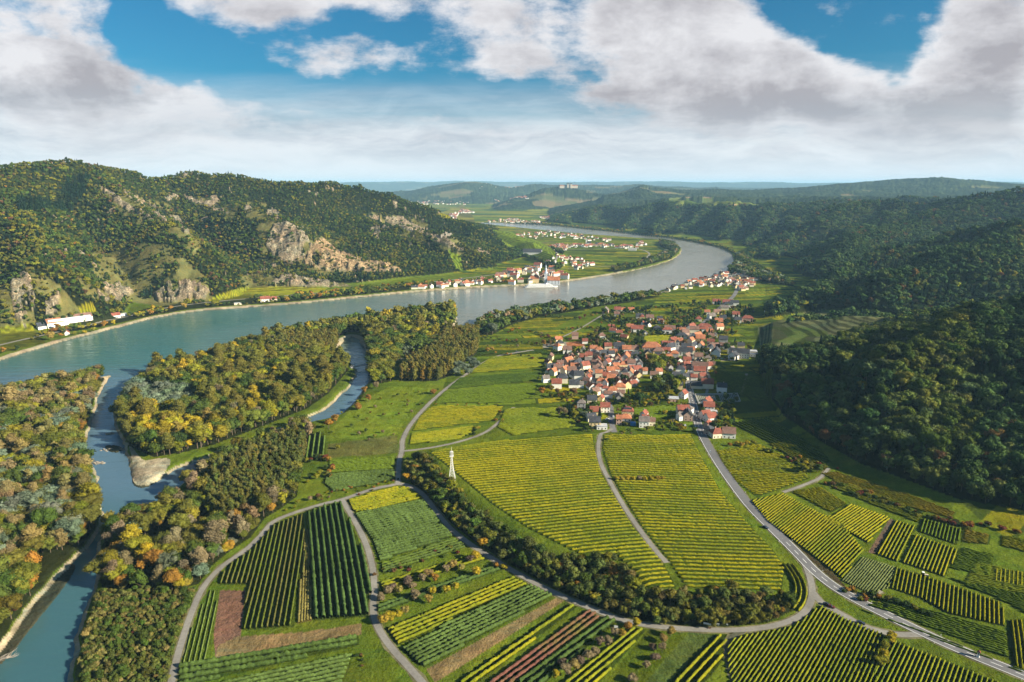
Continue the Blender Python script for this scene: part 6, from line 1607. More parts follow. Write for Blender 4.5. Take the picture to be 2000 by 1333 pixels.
# village church: white tower with pointed slate cap and nave
def church(px, py, th, tw, cap, nave, wallm, capm, name, label, capkind='pyramid', rotadd=0):
    p, z = at(px, py)
    root = bpy.data.objects.new(name, None); COL.objects.link(root); root.location = (p[0], p[1], z - .3); root.rotation_euler = (0, 0, faceang(p) + rotadd)
    root['label'] = label; root['category'] = 'church'
    h = tw / 2
    t = MB().box(-h, h, -h, h, 0, th)
    t.box(-h - .25, h + .25, -h - .25, h + .25, th * .72, th * .72 + .35)
    t.build('tower', wallm, root)
    c = MB()
    if capkind == 'pyramid':
        c.poly([(-h - .3, -h - .3, th + .003), (h + .3, -h - .3, th + .003), (h + .3, h + .3, th + .003), (-h - .3, h + .3, th + .003), (0, 0, th + cap)], [(3, 2, 1, 0), (0, 1, 4), (1, 2, 4), (2, 3, 4), (3, 0, 4)])
    else:
        zz = th + .003
        for r0, r1, dz in ((h * 1.15, h * 1.2, .6), (h * 1.2, h * .75, cap * .18), (h * .6, h * .6, cap * .16), (h * .85, h * .9, cap * .06), (h * .9, h * .4, cap * .16), (h * .3, h * .3, cap * .1), (h * .4, .05, cap * .3)):
            c.cyl((0, 0), r0, r1, zz, zz + dz, 8); zz += dz + .003
    c.build('tower_cap', capm, root)
    for s in (-1, 1):
        MB().box(-.6, .6, s * h - .08, s * h + .08, th * .8, th * .8 + 1.8).build('window', MGLASS, root)
        MB().box(s * h - .08, s * h + .08, -.6, .6, th * .8, th * .8 + 1.8).build('window', MGLASS, root)
    L, Wd, H = nave
    rh = Wd * .6
    x0, x1, w = h + .05, h + .05 + L, Wd / 2
    MB().poly([(x0, -w, 0), (x1, -w, 0), (x1, w, 0), (x0, w, 0), (x0, -w, H), (x1, -w, H), (x1, w, H), (x0, w, H), (x0, 0, H + rh), (x1, 0, H + rh)], [(3, 2, 1, 0), (0, 1, 5, 4), (2, 3, 7, 6), (1, 2, 6, 9, 5), (3, 0, 4, 8, 7), (4, 5, 9, 8), (6, 7, 8, 9)]).build('nave', wallm, root)
    MB().poly([(x0 - .1, -w - .5, H - .2), (x1 + .4, -w - .5, H - .2), (x1 + .4, 0, H + rh + .25), (x0 - .1, 0, H + rh + .25), (x1 + .4, w + .5, H - .2), (x0 - .1, w + .5, H - .2),
               (x0 - .1, -w - .5, H - .5), (x1 + .4, -w - .5, H - .5), (x1 + .4, w + .5, H - .5), (x0 - .1, w + .5, H - .5)], [(0, 1, 2, 3), (3, 2, 4, 5), (6, 9, 8, 7), (0, 6, 7, 1), (4, 8, 9, 5), (1, 7, 8, 4, 2), (0, 3, 5, 9, 6)]).build('roof', MROOF['s'] if capkind == 'pyramid' else MROOF['o'], root)
    for i in range(4):
        xx = x0 + L * (i + .5) / 4
        for s in (-1, 1): MB().box(xx - .5, xx + .5, s * w - .06, s * w + .06, 2, H - 1).build('window', MGLASS, root)
    BLD.append((p[0], p[1], L * .6))
    return root
church(1322, 694, 19, 4.6, 4.0, (18, 9, 7), MWALL['w'], MROOF['s'], 'church', 'village church with a plain white tower and dark slate roof')
MBLUE = mat('pale_blue_render', (0.50, 0.58, 0.68), .8); 
church(1066, 553, 27, 7, 21, (30, 14, 11), mat('white_blue_render', rough=.8, spec=.1, build=noisy((0.68, 0.72, 0.78), .08, .5)), MBLUE, 'abbey_church', 'tall baroque abbey church with a pale blue and white tower by the river', 'onion')
church(1403, 556, 13, 4, 5, (12, 7, 6), MWALL['w'], MROOF['s'], 'church', 'small white church among the houses of the river hamlet')
church(1145, 478, 24, 5, 8, (16, 9, 7), MWALL['w'], MROOF['s'], 'church', 'white church tower standing in the far peninsula village')
# hotel blocks
def block(px, py, L, Wd, H, ang, rc, wc, label, name='hotel', cat_='hotel', det=True, hip=False):
    p, z = at(px, py); q = p * (1 + Wd / 2 / math.hypot(*p))
    r_ = house(q[0], q[1], L, Wd, H, faceang(p) * .8 + R(ang), rc, wc, hip, px, py, label, det, name=name)
    houses.pop(); r_['label'] = label; r_['category'] = cat_
    return r_
block(1443, 700, 26, 11, 7.5, -4, 's', 'w', 'white hotel with a dark slate roof at the eastern village edge')
block(1432, 704, 12, 10, 6, 60, 's', 'w', 'white gabled wing beside the eastern hotel', 'house', 'house')
block(1463, 697, 16, 8, 3.5, -2, 'f', 'w', 'low white flat-roofed annex right of the eastern hotel', 'annex', 'annex')
block(1388, 688, 9, 7, 7, 90, 's', 'w', 'narrow white gabled house facing the church square', 'house', 'house')
block(135, 634, 62, 16, 9, 22, 'f', 'w', 'long white riverside hotel block below the left cliffs')
block(112, 640, 30, 13, 8, 24, 'o', 'w', 'white hotel wing with an orange roof below the left cliffs')
block(88, 643, 22, 12, 5, 24, 's', 'w', 'low hotel wing with a dark roof at the left end')
block(160, 628, 30, 12, 7, 22, 'b', 'w', 'white hotel wing with brown roof behind the long block')
block(132, 655, 8, 6, 4, 90, 'r', 'w', 'tiny white cottage among yellow trees on the left bank', 'house', 'house')
block(226, 620, 14, 9, 4.5, 18, 'r', 'w', 'white house with a red roof above the left river road', 'house', 'house')
block(240, 618, 12, 9, 4, 18, 'f', 'w', 'flat white annex beside the house on the left road', 'annex', 'annex')
block(518, 590, 18, 10, 6, 8, 'r', 'w', 'white house with red roof alone on the far bank vineyards', 'house', 'house')
block(535, 588, 12, 9, 4, 8, 'r', 'c', 'low cream outbuilding beside the lone far bank house', 'house', 'house')
block(465, 596, 14, 8, 3.5, 8, 'f', 'c', 'low pale shed by the far bank river road', 'shed', 'shed')
block(1040, 498, 60, 22, 8, -6, 's', 'w', 'long white winery hall with dark roof on the far slope', 'winery', 'winery')
block(1235, 490, 30, 16, 7, -4, 'f', 'w', 'white flat hall at the far peninsula village', 'hall', 'hall')
# tennis fence, blue shed
block(1236, 832, 5, 4, 2.6, 0, 'f', 'g', 'small blue garden shed beside the golden vineyard', 'shed', 'shed', False)
sh_ = [o for o in COL.objects if o.name.startswith('shed')][-1]
for ch in sh_.children: ch.data.materials[0] = mat('blue_paint', (0.05, 0.22, 0.5), .6)

# river town: red roofs below the mountain
tr = np.random.default_rng(31)
def fill_houses(poly_px, n, roofs, walls, grp, stem, L=(9, 18), H=(5, 10), mind=11, detail=False, ang=None):
    P = WP(poly_px); c = 0; tries = 0
    bb = bbox_of(P); local = []
    while c < n and tries < 6000:
        tries += 1
        x = tr.uniform(bb[0], bb[2]); y = tr.uniform(bb[1], bb[3])
        if not inpoly(np.array([x]), np.array([y]), P)[0]: continue
        if sample(SW, [x], [y])[0] > -9: continue
        if local and min(math.hypot(x - a, y - b) for a, b in local) < mind: continue
        local.append((x, y)); c += 1
        px, py = proj(np.array([x]), np.array([y]), gz([x], [y]))
        yield x, y, float(px[0]), float(py[0]), tr.uniform(*L), tr.uniform(*H), (tr.choice(ang) if ang else tr.uniform(-.6, .6)) + (1.57 if tr.random() < .35 else 0), tr.choice(roofs), tr.choice(walls)
def town(poly, n, roofs, walls, grp, place, **k):
    for x, y, px, py, L, H, a, rc, wc in fill_houses(poly, n, roofs, walls, grp, place, **k):
        house(x, y, L, L * tr.uniform(.6, .8), H, a, rc, wc, tr.random() < .2, px, py, None, False, group=grp)
        houses[-1][1] += ' ' + place
RO = ['o', 'o', 'o', 'r', 'r', 'b', 's', 'g']; WA = ['w', 'w', 'w', 'c', 'y', 'w']
# far villages: too many and too small to single out
DH = dict(V=[], F=[], mi=[], c=0)
DMATS = [MWALL['w'], MROOF['o'], MROOF['b'], MROOF['s'], MROOF['r'], MWALL['c'], MWALL['y'], MWALL['p']]
def far_village(polys, n, L_=(8, 15), H_=(3, 6), mind=0, walls=(0, 0, 0, 5), seed=1):
    rv = np.random.default_rng(seed)
    for P in polys:
        P = WP(P); bb = bbox_of(P); k = 0; t_ = 0; loc = []
        while k < n and t_ < 8000:
            t_ += 1
            x = rv.uniform(bb[0], bb[2]); y = rv.uniform(bb[1], bb[3])
            if not inpoly(np.array([x]), np.array([y]), P)[0] or sample(SW, [x], [y])[0] > -9: continue
            if mind and loc and min(math.hypot(x - a, y - b) for a, b in loc) < mind: continue
            loc.append((x, y)); k += 1
            L = rv.uniform(*L_); w = L * rv.uniform(.5, .8); H = rv.uniform(*H_); rh = w * .45; a = rv.uniform(-.5, .5) + (1.57 if rv.random() < .4 else 0); z = float(gz([x], [y])[0]) - 1
            l2, w2 = L / 2, w / 2; o_ = .5
            v = np.array([(-l2, -w2, 0), (l2, -w2, 0), (l2, w2, 0), (-l2, w2, 0), (-l2, -w2, H + 1), (l2, -w2, H + 1), (l2, w2, H + 1), (-l2, w2, H + 1), (-l2, 0, H + rh + 1), (l2, 0, H + rh + 1),
                          (-l2 - o_, -w2 - o_, H + .9), (l2 + o_, -w2 - o_, H + .9), (l2 + o_, w2 + o_, H + .9), (-l2 - o_, w2 + o_, H + .9), (-l2 - o_, 0, H + rh + 1.25), (l2 + o_, 0, H + rh + 1.25),
                          (l2 * .3, -.4, H + rh * .5), (l2 * .3 + .9, -.4, H + rh * .5), (l2 * .3 + .9, .4, H + rh * .5), (l2 * .3, .4, H + rh * .5), (l2 * .3, -.4, H + rh + 2.1), (l2 * .3 + .9, -.4, H + rh + 2.1), (l2 * .3 + .9, .4, H + rh + 2.1), (l2 * .3, .4, H + rh + 2.1)])
            ca, sa = math.cos(a), math.sin(a)
            vv = np.stack([v[:, 0] * ca - v[:, 1] * sa + x, v[:, 0] * sa + v[:, 1] * ca + y, v[:, 2] + z], -1)
            DH['V'] += [tuple(q) for q in vv]
            fs = ((0, 1, 5, 4), (2, 3, 7, 6), (1, 2, 6, 9, 5), (3, 0, 4, 8, 7), (10, 11, 15, 14), (12, 13, 14, 15), (20, 21, 22, 23), (16, 17, 21, 20), (17, 18, 22, 21), (18, 19, 23, 22), (19, 16, 20, 23))
            DH['F'] += [tuple(i + DH['c'] for i in q) for q in fs]
            rr_ = int(rv.choice([1, 1, 4, 4, 2, 3])); ww_ = int(rv.choice(walls))
            DH['mi'] += [ww_] * 4 + [rr_, rr_] + [5] * 5; DH['c'] += 24
far_village([[(975, 535), (1060, 522), (1110, 538), (1108, 552), (1050, 557), (985, 558), (965, 548)]], 48, (10, 20), (6, 10), 13, (0, 6, 5, 7, 0), 5)
far_village([[(800, 565), (880, 555), (960, 545), (958, 555), (880, 563), (800, 572)]], 26, (9, 16), (4, 7), 12, (0, 0, 5), 6)
far_village([[(1065, 520), (1090, 498), (1130, 505), (1160, 518), (1150, 525), (1090, 530)]], 30, (9, 15), (4, 7), 13, (0, 0, 5), 7)
far_village([[(1295, 572), (1330, 553), (1400, 537), (1455, 536), (1480, 545), (1470, 560), (1445, 572), (1432, 562), (1400, 560), (1340, 566)]], 85, (8, 14), (3.5, 6.5), 11, (0, 0, 0, 5, 6), 8)
far_village([[(1010, 458), (1060, 452), (1120, 458), (1200, 468), (1185, 474), (1120, 468), (1060, 464), (1010, 464)], [(1075, 482), (1100, 480), (1110, 490), (1090, 492)], [(1095, 481), (1170, 478), (1240, 480), (1255, 472), (1262, 480), (1240, 487), (1160, 484), (1095, 485)]], 75, seed=9)
far_village([[(945, 432), (1000, 428), (1040, 432), (1080, 438), (1010, 438), (960, 436)], [(1050, 424), (1080, 422), (1100, 430), (1060, 428)]], 90, seed=10)
far_village([[(850, 413), (900, 410), (930, 416), (880, 418), (855, 416)], [(800, 395), (850, 393), (920, 397), (915, 401), (830, 400), (800, 398)], [(960, 388), (1030, 385), (1030, 389), (970, 392)], [(930, 369), (1000, 366), (1030, 366), (1000, 370), (940, 372)]], 110, (13, 26), (5, 9), seed=11)
obj('distant_houses', new_mesh('distant_houses', DH['V'], DH['F'], tuple(DMATS), mi=DH['mi']), kind='stuff')
# abbey on its hilltop, far away
p, z = at(1110, 367.5)
rt = bpy.data.objects.new('hilltop_abbey', None); COL.objects.link(rt); rt.location = (p[0], p[1], z - 3); rt.rotation_euler = (0, 0, .15)
rt['label'] = 'pale abbey with red roofs crowning the far wooded hilltop'; rt['category'] = 'abbey'
MAB = mat('abbey_render', rough=.9, spec=0, build=noisy((0.55, 0.48, 0.38), .1, .1))
for nm, bx, m in (('wing', (-95, 95, -20, 5, 0, 26), MAB), ('wing', (-95, -60, 5.1, 80, 0, 24), MAB), ('wing', (60, 95, 5.1, 80, 0, 24), MAB), ('tower', (-20, -4, -34, -20.1, 0, 42), MAB), ('tower', (14, 30, -34, -20.1, 0, 42), MAB),
                 ('roof', (-97, 97, -22, 7, 26.1, 34), MROOF['o']), ('dome', (-24, 34, -36, -20.2, 42.1, 50), MROOF['s'])):
    MB().box(*bx).build(nm, m, rt)
# castle ruin on the crag above the town
p, z = at(872, 462)
rt = bpy.data.objects.new('castle_ruin', None); COL.objects.link(rt); rt.location = (p[0], p[1], z + 3); rt.rotation_euler = (0, 0, .3); rt.scale = (.55, .55, .5)
rt['label'] = 'broken stone castle ruin on the crag above the old town'; rt['category'] = 'castle ruin'
MST = mat('ruin_stone', rough=1, spec=0, build=noisy((0.42, 0.37, 0.30), .3, .4))
w_ = MB(); 
for i in range(7):
    w_.box(-30 + i * 9, -22.2 + i * 9, -3, -1, -14, 6 + 5 * abs(math.sin(i * 2.1)))
w_.build('wall', MST, rt)
MB().box(-6, 6, 0, 11, -12, 17).box(-6, -3, 0, 3, 17.01, 21).build('keep', MST, rt)
MB().box(20, 27, -1, 6, -12, 13).build('tower', MST, rt)
disamb = []
# ------------------------------------------------------------------ garden trees (kept off the houses and streets)
vbb = bbox_of(vil); BL = np.array(BLD)
ROADS_W = [main, hl, resample(smoothpoly(WP([(1200, 845), (1195, 830), (1194, 812), (1193, 796), (1186, 782), (1172, 768), (1160, 752), (1157, 732), (1153, 706), (1162, 690), (1200, 684), (1260, 688), (1320, 700), (1354, 706)]), False), 4.0)]
FW = [w for w in fieldW]
def gardenmask(x, y):
    m = inpoly(x, y, vil); i = np.nonzero(m)[0]
    for j in i:
        if (np.hypot(BL[:, 0] - x[j], BL[:, 1] - y[j]) < BL[:, 2]).any(): m[j] = False
    for r_ in ROADS_W: m &= segdist(x, y, r_, False, 12.0) > 6
    for w in FW: m &= ~inpoly(x, y, w)
    return m & (fbm(x / 30, y / 30, 901, 2) > -0.08)
scatter('gardens', 'garden', gardenmask, vbb, 7.4, widen=1.15)
grv = WP([(1240, 755), (1325, 745), (1330, 768), (1250, 775)])
scatter('gardens', 'grove', lambda x, y: inpoly(x, y, grv) & gardenmask(x, y), bbox_of(grv), 8.5, widen=.9)
grv2 = WP([(1262, 705), (1300, 705), (1312, 728), (1268, 728)])
scatter('gardens', 'grove', lambda x, y: inpoly(x, y, grv2) & gardenmask(x, y), bbox_of(grv2), 8.0, widen=.9)
# bushes along terrace edges and lanes on the right and in the valley
for line, n, hh in (([(1620, 945), (1700, 975), (1780, 1000), (1860, 1025), (1960, 1035), (2000, 1040)], 70, (2, 4)), ([(1500, 880), (1560, 905), (1610, 915)], 26, (2, 5)), ([(1660, 1150), (1690, 1172), (1720, 1184)], 12, (1.5, 3)),
                    ([(960, 690), (1040, 700), (1060, 720)], 12, (3, 5)), ([(930, 660), (1000, 668), (1060, 676)], 26, (3, 5)), ([(1000, 640), (1080, 660), (1130, 668)], 24, (2.5, 4)), ([(985, 800), (960, 830), (880, 862)], 14, (2, 3.5)), ([(640, 965), (700, 958), (770, 942)], 22, (1, 2)), ([(600, 905), (640, 900), (632, 940), (596, 940)], 22, (3, 6)), ([(845, 790), (990, 792)], 14, (1.2, 2)),
                    ([(1060, 775), (1120, 790), (1130, 830)], 18, (3, 6)), ([(1100, 645), (1200, 640), (1300, 640), (1380, 650)], 40, (3, 6)), ([(1000, 612), (1120, 625), (1200, 610)], 24, (3, 6)), ([(720, 1245), (690, 1300), (680, 1340)], 6, (1, 2)), ([(736, 1130), (820, 1095), (905, 1070)], 20, (1.5, 2.6))):
    q = resample(WP(line), 2.0); r_ = np.random.default_rng(n)
    i = r_.integers(0, len(q), n); x = q[i, 0] + r_.normal(0, 3.0, n); y = q[i, 1] + r_.normal(0, 3.0, n)
    for a, b in zip(x, y):
        c = [C_OL, C_DG, C_G, C_BR, C_YG, C_O, C_RD][int(r_.integers(0, 7))]
        pts_all.append((a, b, 5 if hh[1] < 4.5 else 0, r_.uniform(*hh), c, 'bushes', 1.2))

r_ = np.random.default_rng(91)
for poly_, n_t in (([(650, 800), (740, 765), (860, 760), (780, 850), (640, 895)], 60), ([(560, 985), (640, 962), (655, 972), (530, 1008)], 24), ([(940, 660), (1060, 640), (1090, 665), (960, 690)], 50), ([(1210, 850), (1340, 842), (1330, 800), (1200, 800)], 30)):
    Pn = WP(poly_); bb = bbox_of(Pn)
    for _ in range(n_t):
        x, y = r_.uniform(bb[0], bb[2]), r_.uniform(bb[1], bb[3])
        if inpoly(np.array([x]), np.array([y]), Pn)[0] and gardenmask(np.array([x]), np.array([y])).size and not any(inpoly(np.array([x]), np.array([y]), w)[0] for w in FW):
            pts_all.append((x, y, 0, r_.uniform(2.2, 4.5), [C_OL, C_TAN, C_G, C_YG, C_BR][int(r_.integers(0, 5))], 'bushes', 1.3))
# ------------------------------------------------------------------ build trees: the 300 largest in view one by one, the rest as woods
PA = np.array([(p[0], p[1], p[3]) for p in pts_all])
PZ = gz(PA[:, 0], PA[:, 1])
ppx, ppy = proj(PA[:, 0], PA[:, 1], PZ + PA[:, 2] * .5)
PD = np.sqrt(PA[:, 0] ** 2 + PA[:, 1] ** 2 + (HC - PZ) ** 2)
inview = (ppx > -5) & (ppx < 2005) & (ppy > 0) & (ppy < 1338)
siz = np.where(inview, PA[:, 2] / PD, 0)
isbush = np.array([p[2] == 5 for p in pts_all])
reg = np.array([p[5] for p in pts_all])
siz = np.where(reg == 'single', siz * 3, siz)
order = np.argsort(-np.where(isbush & (reg != 'single'), 0, siz))[:300]
orderb = np.argsort(-np.where(isbush, siz, 0))[:120]
keep = np.zeros(len(pts_all), bool); keep[order] = True; keep[orderb] = True
REGN = {'left_bank': 'in the wood on the left river bank', 'island': 'in the river island wood', 'riverwood': 'in the wood by the side channel', 'poplar_b': 'in the poplar plantation', 'poplar_a': 'in the far poplar plantation', 'hedge': 'in the wooded strip above the lane', 'thicket': 'in the marsh thicket',
        'near right wood': 'at the foot of the dark right wood', 'single': 'standing free', 'bushes': 'on a field edge', 'gardens': 'in a village garden', 'grove': 'in the grove by the bridge'}
def cname(c):
    r_, g_, b_ = c
    if r_ > 0.2 and g_ > 0.6 * r_ and b_ < 0.06: return 'yellow'
    if r_ > 0.15 and g_ < 0.72 * r_: return 'orange'
    if b_ > 0.06 and g_ > r_: return 'silvery'
    if b_ > 0.05: return 'tan'
    if r_ > 1.3 * g_: return 'brown'
    if g_ < 0.06: return 'dark green'
    if r_ > 0.85 * g_: return 'olive'
    return 'green'
KN = ['round-crowned tree', 'broad spreading tree', 'slender poplar', 'tall narrow tree', 'conifer', 'bush', 'half-bare tree']
KOBJ = ['broadleaf_tree', 'spreading_tree', 'poplar_tree', 'tall_tree', 'conifer_tree', 'bush', 'half_bare_tree']
def where_single(px, py):
    for (x0, y0, x1, y1, s) in ((150, 1000, 480, 1180, 'beside the channel and lane'), (1080, 1220, 1260, 1340, 'among the lower vine rows'), (1225, 1235, 1330, 1340, 'on the streaked meadow'), (730, 1080, 1000, 1240, 'between the lower left rows'), (1690, 1240, 1760, 1320, 'below the main road'), (1700, 1150, 1830, 1215, 'on the right terrace edge'), (1190, 920, 1310, 945, 'in the middle of the golden field'),
                                (1540, 890, 1620, 930, 'by the wood corner track'), (1400, 850, 1490, 880, 'above the right yellow field'), (1280, 800, 1345, 850, 'at the village vineyard edge'), (0, 560, 620, 700, 'on the far left bank'), (870, 700, 940, 740, 'beside the poplar plantation')):
        if x0 <= px <= x1 and y0 <= py <= y1: return s
    return 'in the open valley fields'
titems = []
for i in np.nonzero(keep)[0]:
    x, y, k, h, c, rg, wd = pts_all[i]
    vr = int(abs(x * 3 + y)) % NVAR
    crown, trunk = near_meshes[(k, vr)]
    root = bpy.data.objects.new(KOBJ[k], None); COL.objects.link(root)
    root.location = (x, y, float(PZ[i])); root.rotation_euler = (0, 0, (x * 1.7 + y * 2.3) % 6.28)
    root.scale = (h * wd, h * wd, h)
    a = bpy.data.objects.new('crown', crown); b = bpy.data.objects.new('trunk', trunk)
    for o in (a, b): COL.objects.link(o); o.parent = root
    a['tint'] = [float(c[0]), float(c[1]), float(c[2])]
    root['category'] = 'bush' if k == 5 else 'tree'
    place = where_single(ppx[i], ppy[i] + 8) if rg == 'single' else REGN.get(rg, 'by the river')
    root['group'] = ('bushes ' if k == 5 else 'trees ') + place
    titems.append((root, f'{cname(c)} {KN[k]} {place}', float(ppx[i]), float(ppy[i])))
disambiguate(titems)
disambiguate([tuple(h_) for h_ in houses])

def woods(name, idx, lod):
    if len(idx) == 0: return
    n = len(idx)
    me = bpy.data.meshes.new(name)
    co = np.stack([PA[idx, 0], PA[idx, 1], PZ[idx] - 0.2], -1).astype(np.float32)
    me.vertices.add(n); me.vertices.foreach_set('co', co.ravel())
    tint = np.ones((n, 4), np.float32); tint[:, :3] = np.array([pts_all[i][4] for i in idx])
    me.attributes.new('tint', 'FLOAT_COLOR', 'POINT').data.foreach_set('color', tint.ravel())
    sc = np.array([(pts_all[i][3] * pts_all[i][6], pts_all[i][3] * pts_all[i][6], pts_all[i][3]) for i in idx], np.float32)
    me.attributes.new('size', 'FLOAT_VECTOR', 'POINT').data.foreach_set('vector', sc.ravel())
    r_ = np.random.default_rng(3)
    rot = np.zeros((n, 3), np.float32); rot[:, 2] = r_.random(n) * 6.28; rot[:, 0] = .06 * r_.standard_normal(n)
    me.attributes.new('turn', 'FLOAT_VECTOR', 'POINT').data.foreach_set('vector', rot.ravel())
    kd = np.array([pts_all[i][2] * NVAR for i in idx], np.int32) + r_.integers(0, NVAR, n).astype(np.int32)
    me.attributes.new('shape', 'INT', 'POINT').data.foreach_set('value', kd)
    o = obj(name, me, kind='stuff')
    g = bpy.data.node_groups.new('planting', 'GeometryNodeTree')
    g.interface.new_socket('Geometry', in_out='INPUT', socket_type='NodeSocketGeometry'); g.interface.new_socket('Geometry', in_out='OUTPUT', socket_type='NodeSocketGeometry')
    N = g.nodes; L = g.links
    gi = N.new('NodeGroupInput'); go = N.new('NodeGroupOutput'); jn = N.new('GeometryNodeGeometryToInstance')
    for p in reversed(protos[lod]):
        oi = N.new('GeometryNodeObjectInfo'); oi.inputs['Object'].default_value = p; oi.inputs['As Instance'].default_value = True
        L.new(oi.outputs['Geometry'], jn.inputs[0])
    ip = N.new('GeometryNodeInstanceOnPoints'); ip.inputs['Pick Instance'].default_value = True
    L.new(gi.outputs[0], ip.inputs['Points']); L.new(jn.outputs[0], ip.inputs['Instance'])
    for nm, ty, sock in (('shape', 'INT', 'Instance Index'), ('size', 'FLOAT_VECTOR', 'Scale'), ('turn', 'FLOAT_VECTOR', 'Rotation')):
        q = N.new('GeometryNodeInputNamedAttribute'); q.data_type = ty; q.inputs[0].default_value = nm
        if nm == 'turn':
            e = N.new('FunctionNodeEulerToRotation'); L.new(q.outputs['Attribute'], e.inputs[0]); L.new(e.outputs[0], ip.inputs[sock])
        else: L.new(q.outputs['Attribute'], ip.inputs[sock])
    L.new(ip.outputs[0], go.inputs[0])
    md = o.modifiers.new('planting', 'NODES'); md.node_group = g
rest = np.nonzero(~keep)[0]
DD = np.hypot(PA[:, 0], PA[:, 1])
NM = {'left mountain': 'mountain_forest', 'near right wood': 'hillside_forest', 'right hills': 'hillside_forest', 'far right hills': 'far_hillside_forest', 'thicket': 'marsh_thicket', 'hedge': 'hedge_woodland', 'gardens': 'garden_shrubbery', 'bushes': 'field_bushes',
      'poplar_a': 'poplar_plantation', 'poplar_b': 'poplar_plantation', 'poplar_c': 'poplar_plantation', 'island': 'island_forest', 'left_bank': 'riverbank_forest', 'grove': 'river_grove', 'riverwood': 'riverbank_forest'}
names = np.array([NM.get(p[5], 'shoreline_woodland') for p in pts_all])
for nm in sorted(set(names)):
    ii_ = rest[(names[rest] == nm)]
    woods(nm, ii_[DD[ii_] < 1050], 1); woods(nm, ii_[DD[ii_] >= 1050], 2)
print('TREES', len(pts_all), 'houses', len(houses))

# ------------------------------------------------------------------ lattice mast
MSTEEL = mat('white_painted_steel', (0.62, 0.61, 0.59), 0.5, 0.4)
def bar(mb, a, b, r_=0.15):
    v, f = tube([a, b], [r_, r_], 4); n = len(mb.v); mb.v += [tuple(q) for q in v]; mb.f += [tuple(int(i) + n for i in q) for q in f]
p, z = at(883, 938)
root = bpy.data.objects.new('lattice_mast', None); COL.objects.link(root); root.location = (p[0], p[1], z - .2)
root['label'] = 'tall white steel lattice mast at the edge of the golden vineyard'; root['category'] = 'mast'
HT_ = 25.0
def hw(zz): return 0.42 + 2.3 * (max(0, 1 - zz / HT_)) ** 2.2
lv = [0, 3.4, 6.2, 8.8, 11, 13, 15, 17, 19, 21, 22.6, 24]
for sx in (-1, 1):
    for sy in (-1, 1):
        lg = MB()
        for a, b in zip(lv[:-1], lv[1:]): bar(lg, (sx * hw(a), sy * hw(a), a), (sx * hw(b), sy * hw(b), b), .14)
        lg.build('leg', MSTEEL, root)
br = MB()
for a, b in zip(lv[:-1], lv[1:]):
    A, B_ = hw(a), hw(b)
    for c1, c2 in (((-1, -1), (1, -1)), ((1, -1), (1, 1)), ((1, 1), (-1, 1)), ((-1, 1), (-1, -1))):
        bar(br, (c1[0] * A, c1[1] * A, a), (c2[0] * B_, c2[1] * B_, b), .07); bar(br, (c2[0] * A, c2[1] * A, a), (c1[0] * B_, c1[1] * B_, b), .1)
        bar(br, (c1[0] * B_, c1[1] * B_, b), (c2[0] * B_, c2[1] * B_, b), .1)
br.build('bracing', MSTEEL, root)
MB().box(-1.5, 1.5, -1.5, 1.5, 20, 20.3).box(-1.2, 1.2, -1.2, 1.2, 23.5, 23.8).build('platform', MSTEEL, root)
an = MB()
for dx in (-1.1, 1.1):
    an.box(dx - .25, dx + .25, -.3, .3, 20.5, 23.2)
an.cyl((0, 0), .12, .05, 24, 28, 6); an.build('antenna', MSTEEL, root)

# ------------------------------------------------------------------ bridge over the side channel
a_, b_ = W0(689, 716, 1.5), W0(729, 711, 1.5)
a_ = np.array([a_[0], a_[1]]); b_ = np.array([b_[0], b_[1]])
c_ = (a_ + b_) / 2; L = float(np.hypot(*(b_ - a_))) + 4
MCONC = mat('pale_concrete', rough=.9, spec=.1, build=noisy((0.62, 0.60, 0.57), .12, .8))
root = bpy.data.objects.new('bridge', None); COL.objects.link(root); root.location = (c_[0], c_[1], WZ); root.rotation_euler = (0, 0, math.atan2(b_[1] - a_[1], b_[0] - a_[0]))
root['label'] = 'small white road bridge over the blue side channel'; root['category'] = 'bridge'
n = 14; V = []; F = []
for i in range(n + 1):
    xx = -L / 2 + L * i / n; zt = 4.3 + 0.7 * (1 - (2 * xx / L) ** 2); zb = zt - 0.7 - 1.6 * abs(2 * xx / L) ** 2.2
    V += [(xx, -2.4, zt), (xx, 2.4, zt), (xx, 2.4, zb), (xx, -2.4, zb)]
for i in range(n):
    k = i * 4; F += [(k, k + 1, k + 5, k + 4), (k + 1, k + 2, k + 6, k + 5), (k + 2, k + 3, k + 7, k + 6), (k + 3, k, k + 4, k + 7)]
F += [(3, 2, 1, 0), (n * 4, n * 4 + 1, n * 4 + 2, n * 4 + 3)]
MB().poly(V, F).build('deck', MCONC, root)
for s in (-1, 1):
    rl = MB()
    for i in range(n): 
        xx = -L / 2 + L * (i + .5) / n; zt = 4.3 + 0.7 * (1 - (2 * xx / L) ** 2)
        rl.box(xx - .06, xx + .06, s * 2.25 - .06, s * 2.25 + .06, zt - .1, zt + 1.05); rl.box(xx - L / n / 2, xx + L / n / 2, s * 2.25 - .07, s * 2.25 + .07, zt + 1.06, zt + 1.2)
    rl.build('railing', MSTEEL, root)
for s in (-1, 1): MB().box(s * L / 2 - 1.2, s * L / 2 + 1.2, -3, 3, -2, 4.1).build('abutment', MCONC, root)

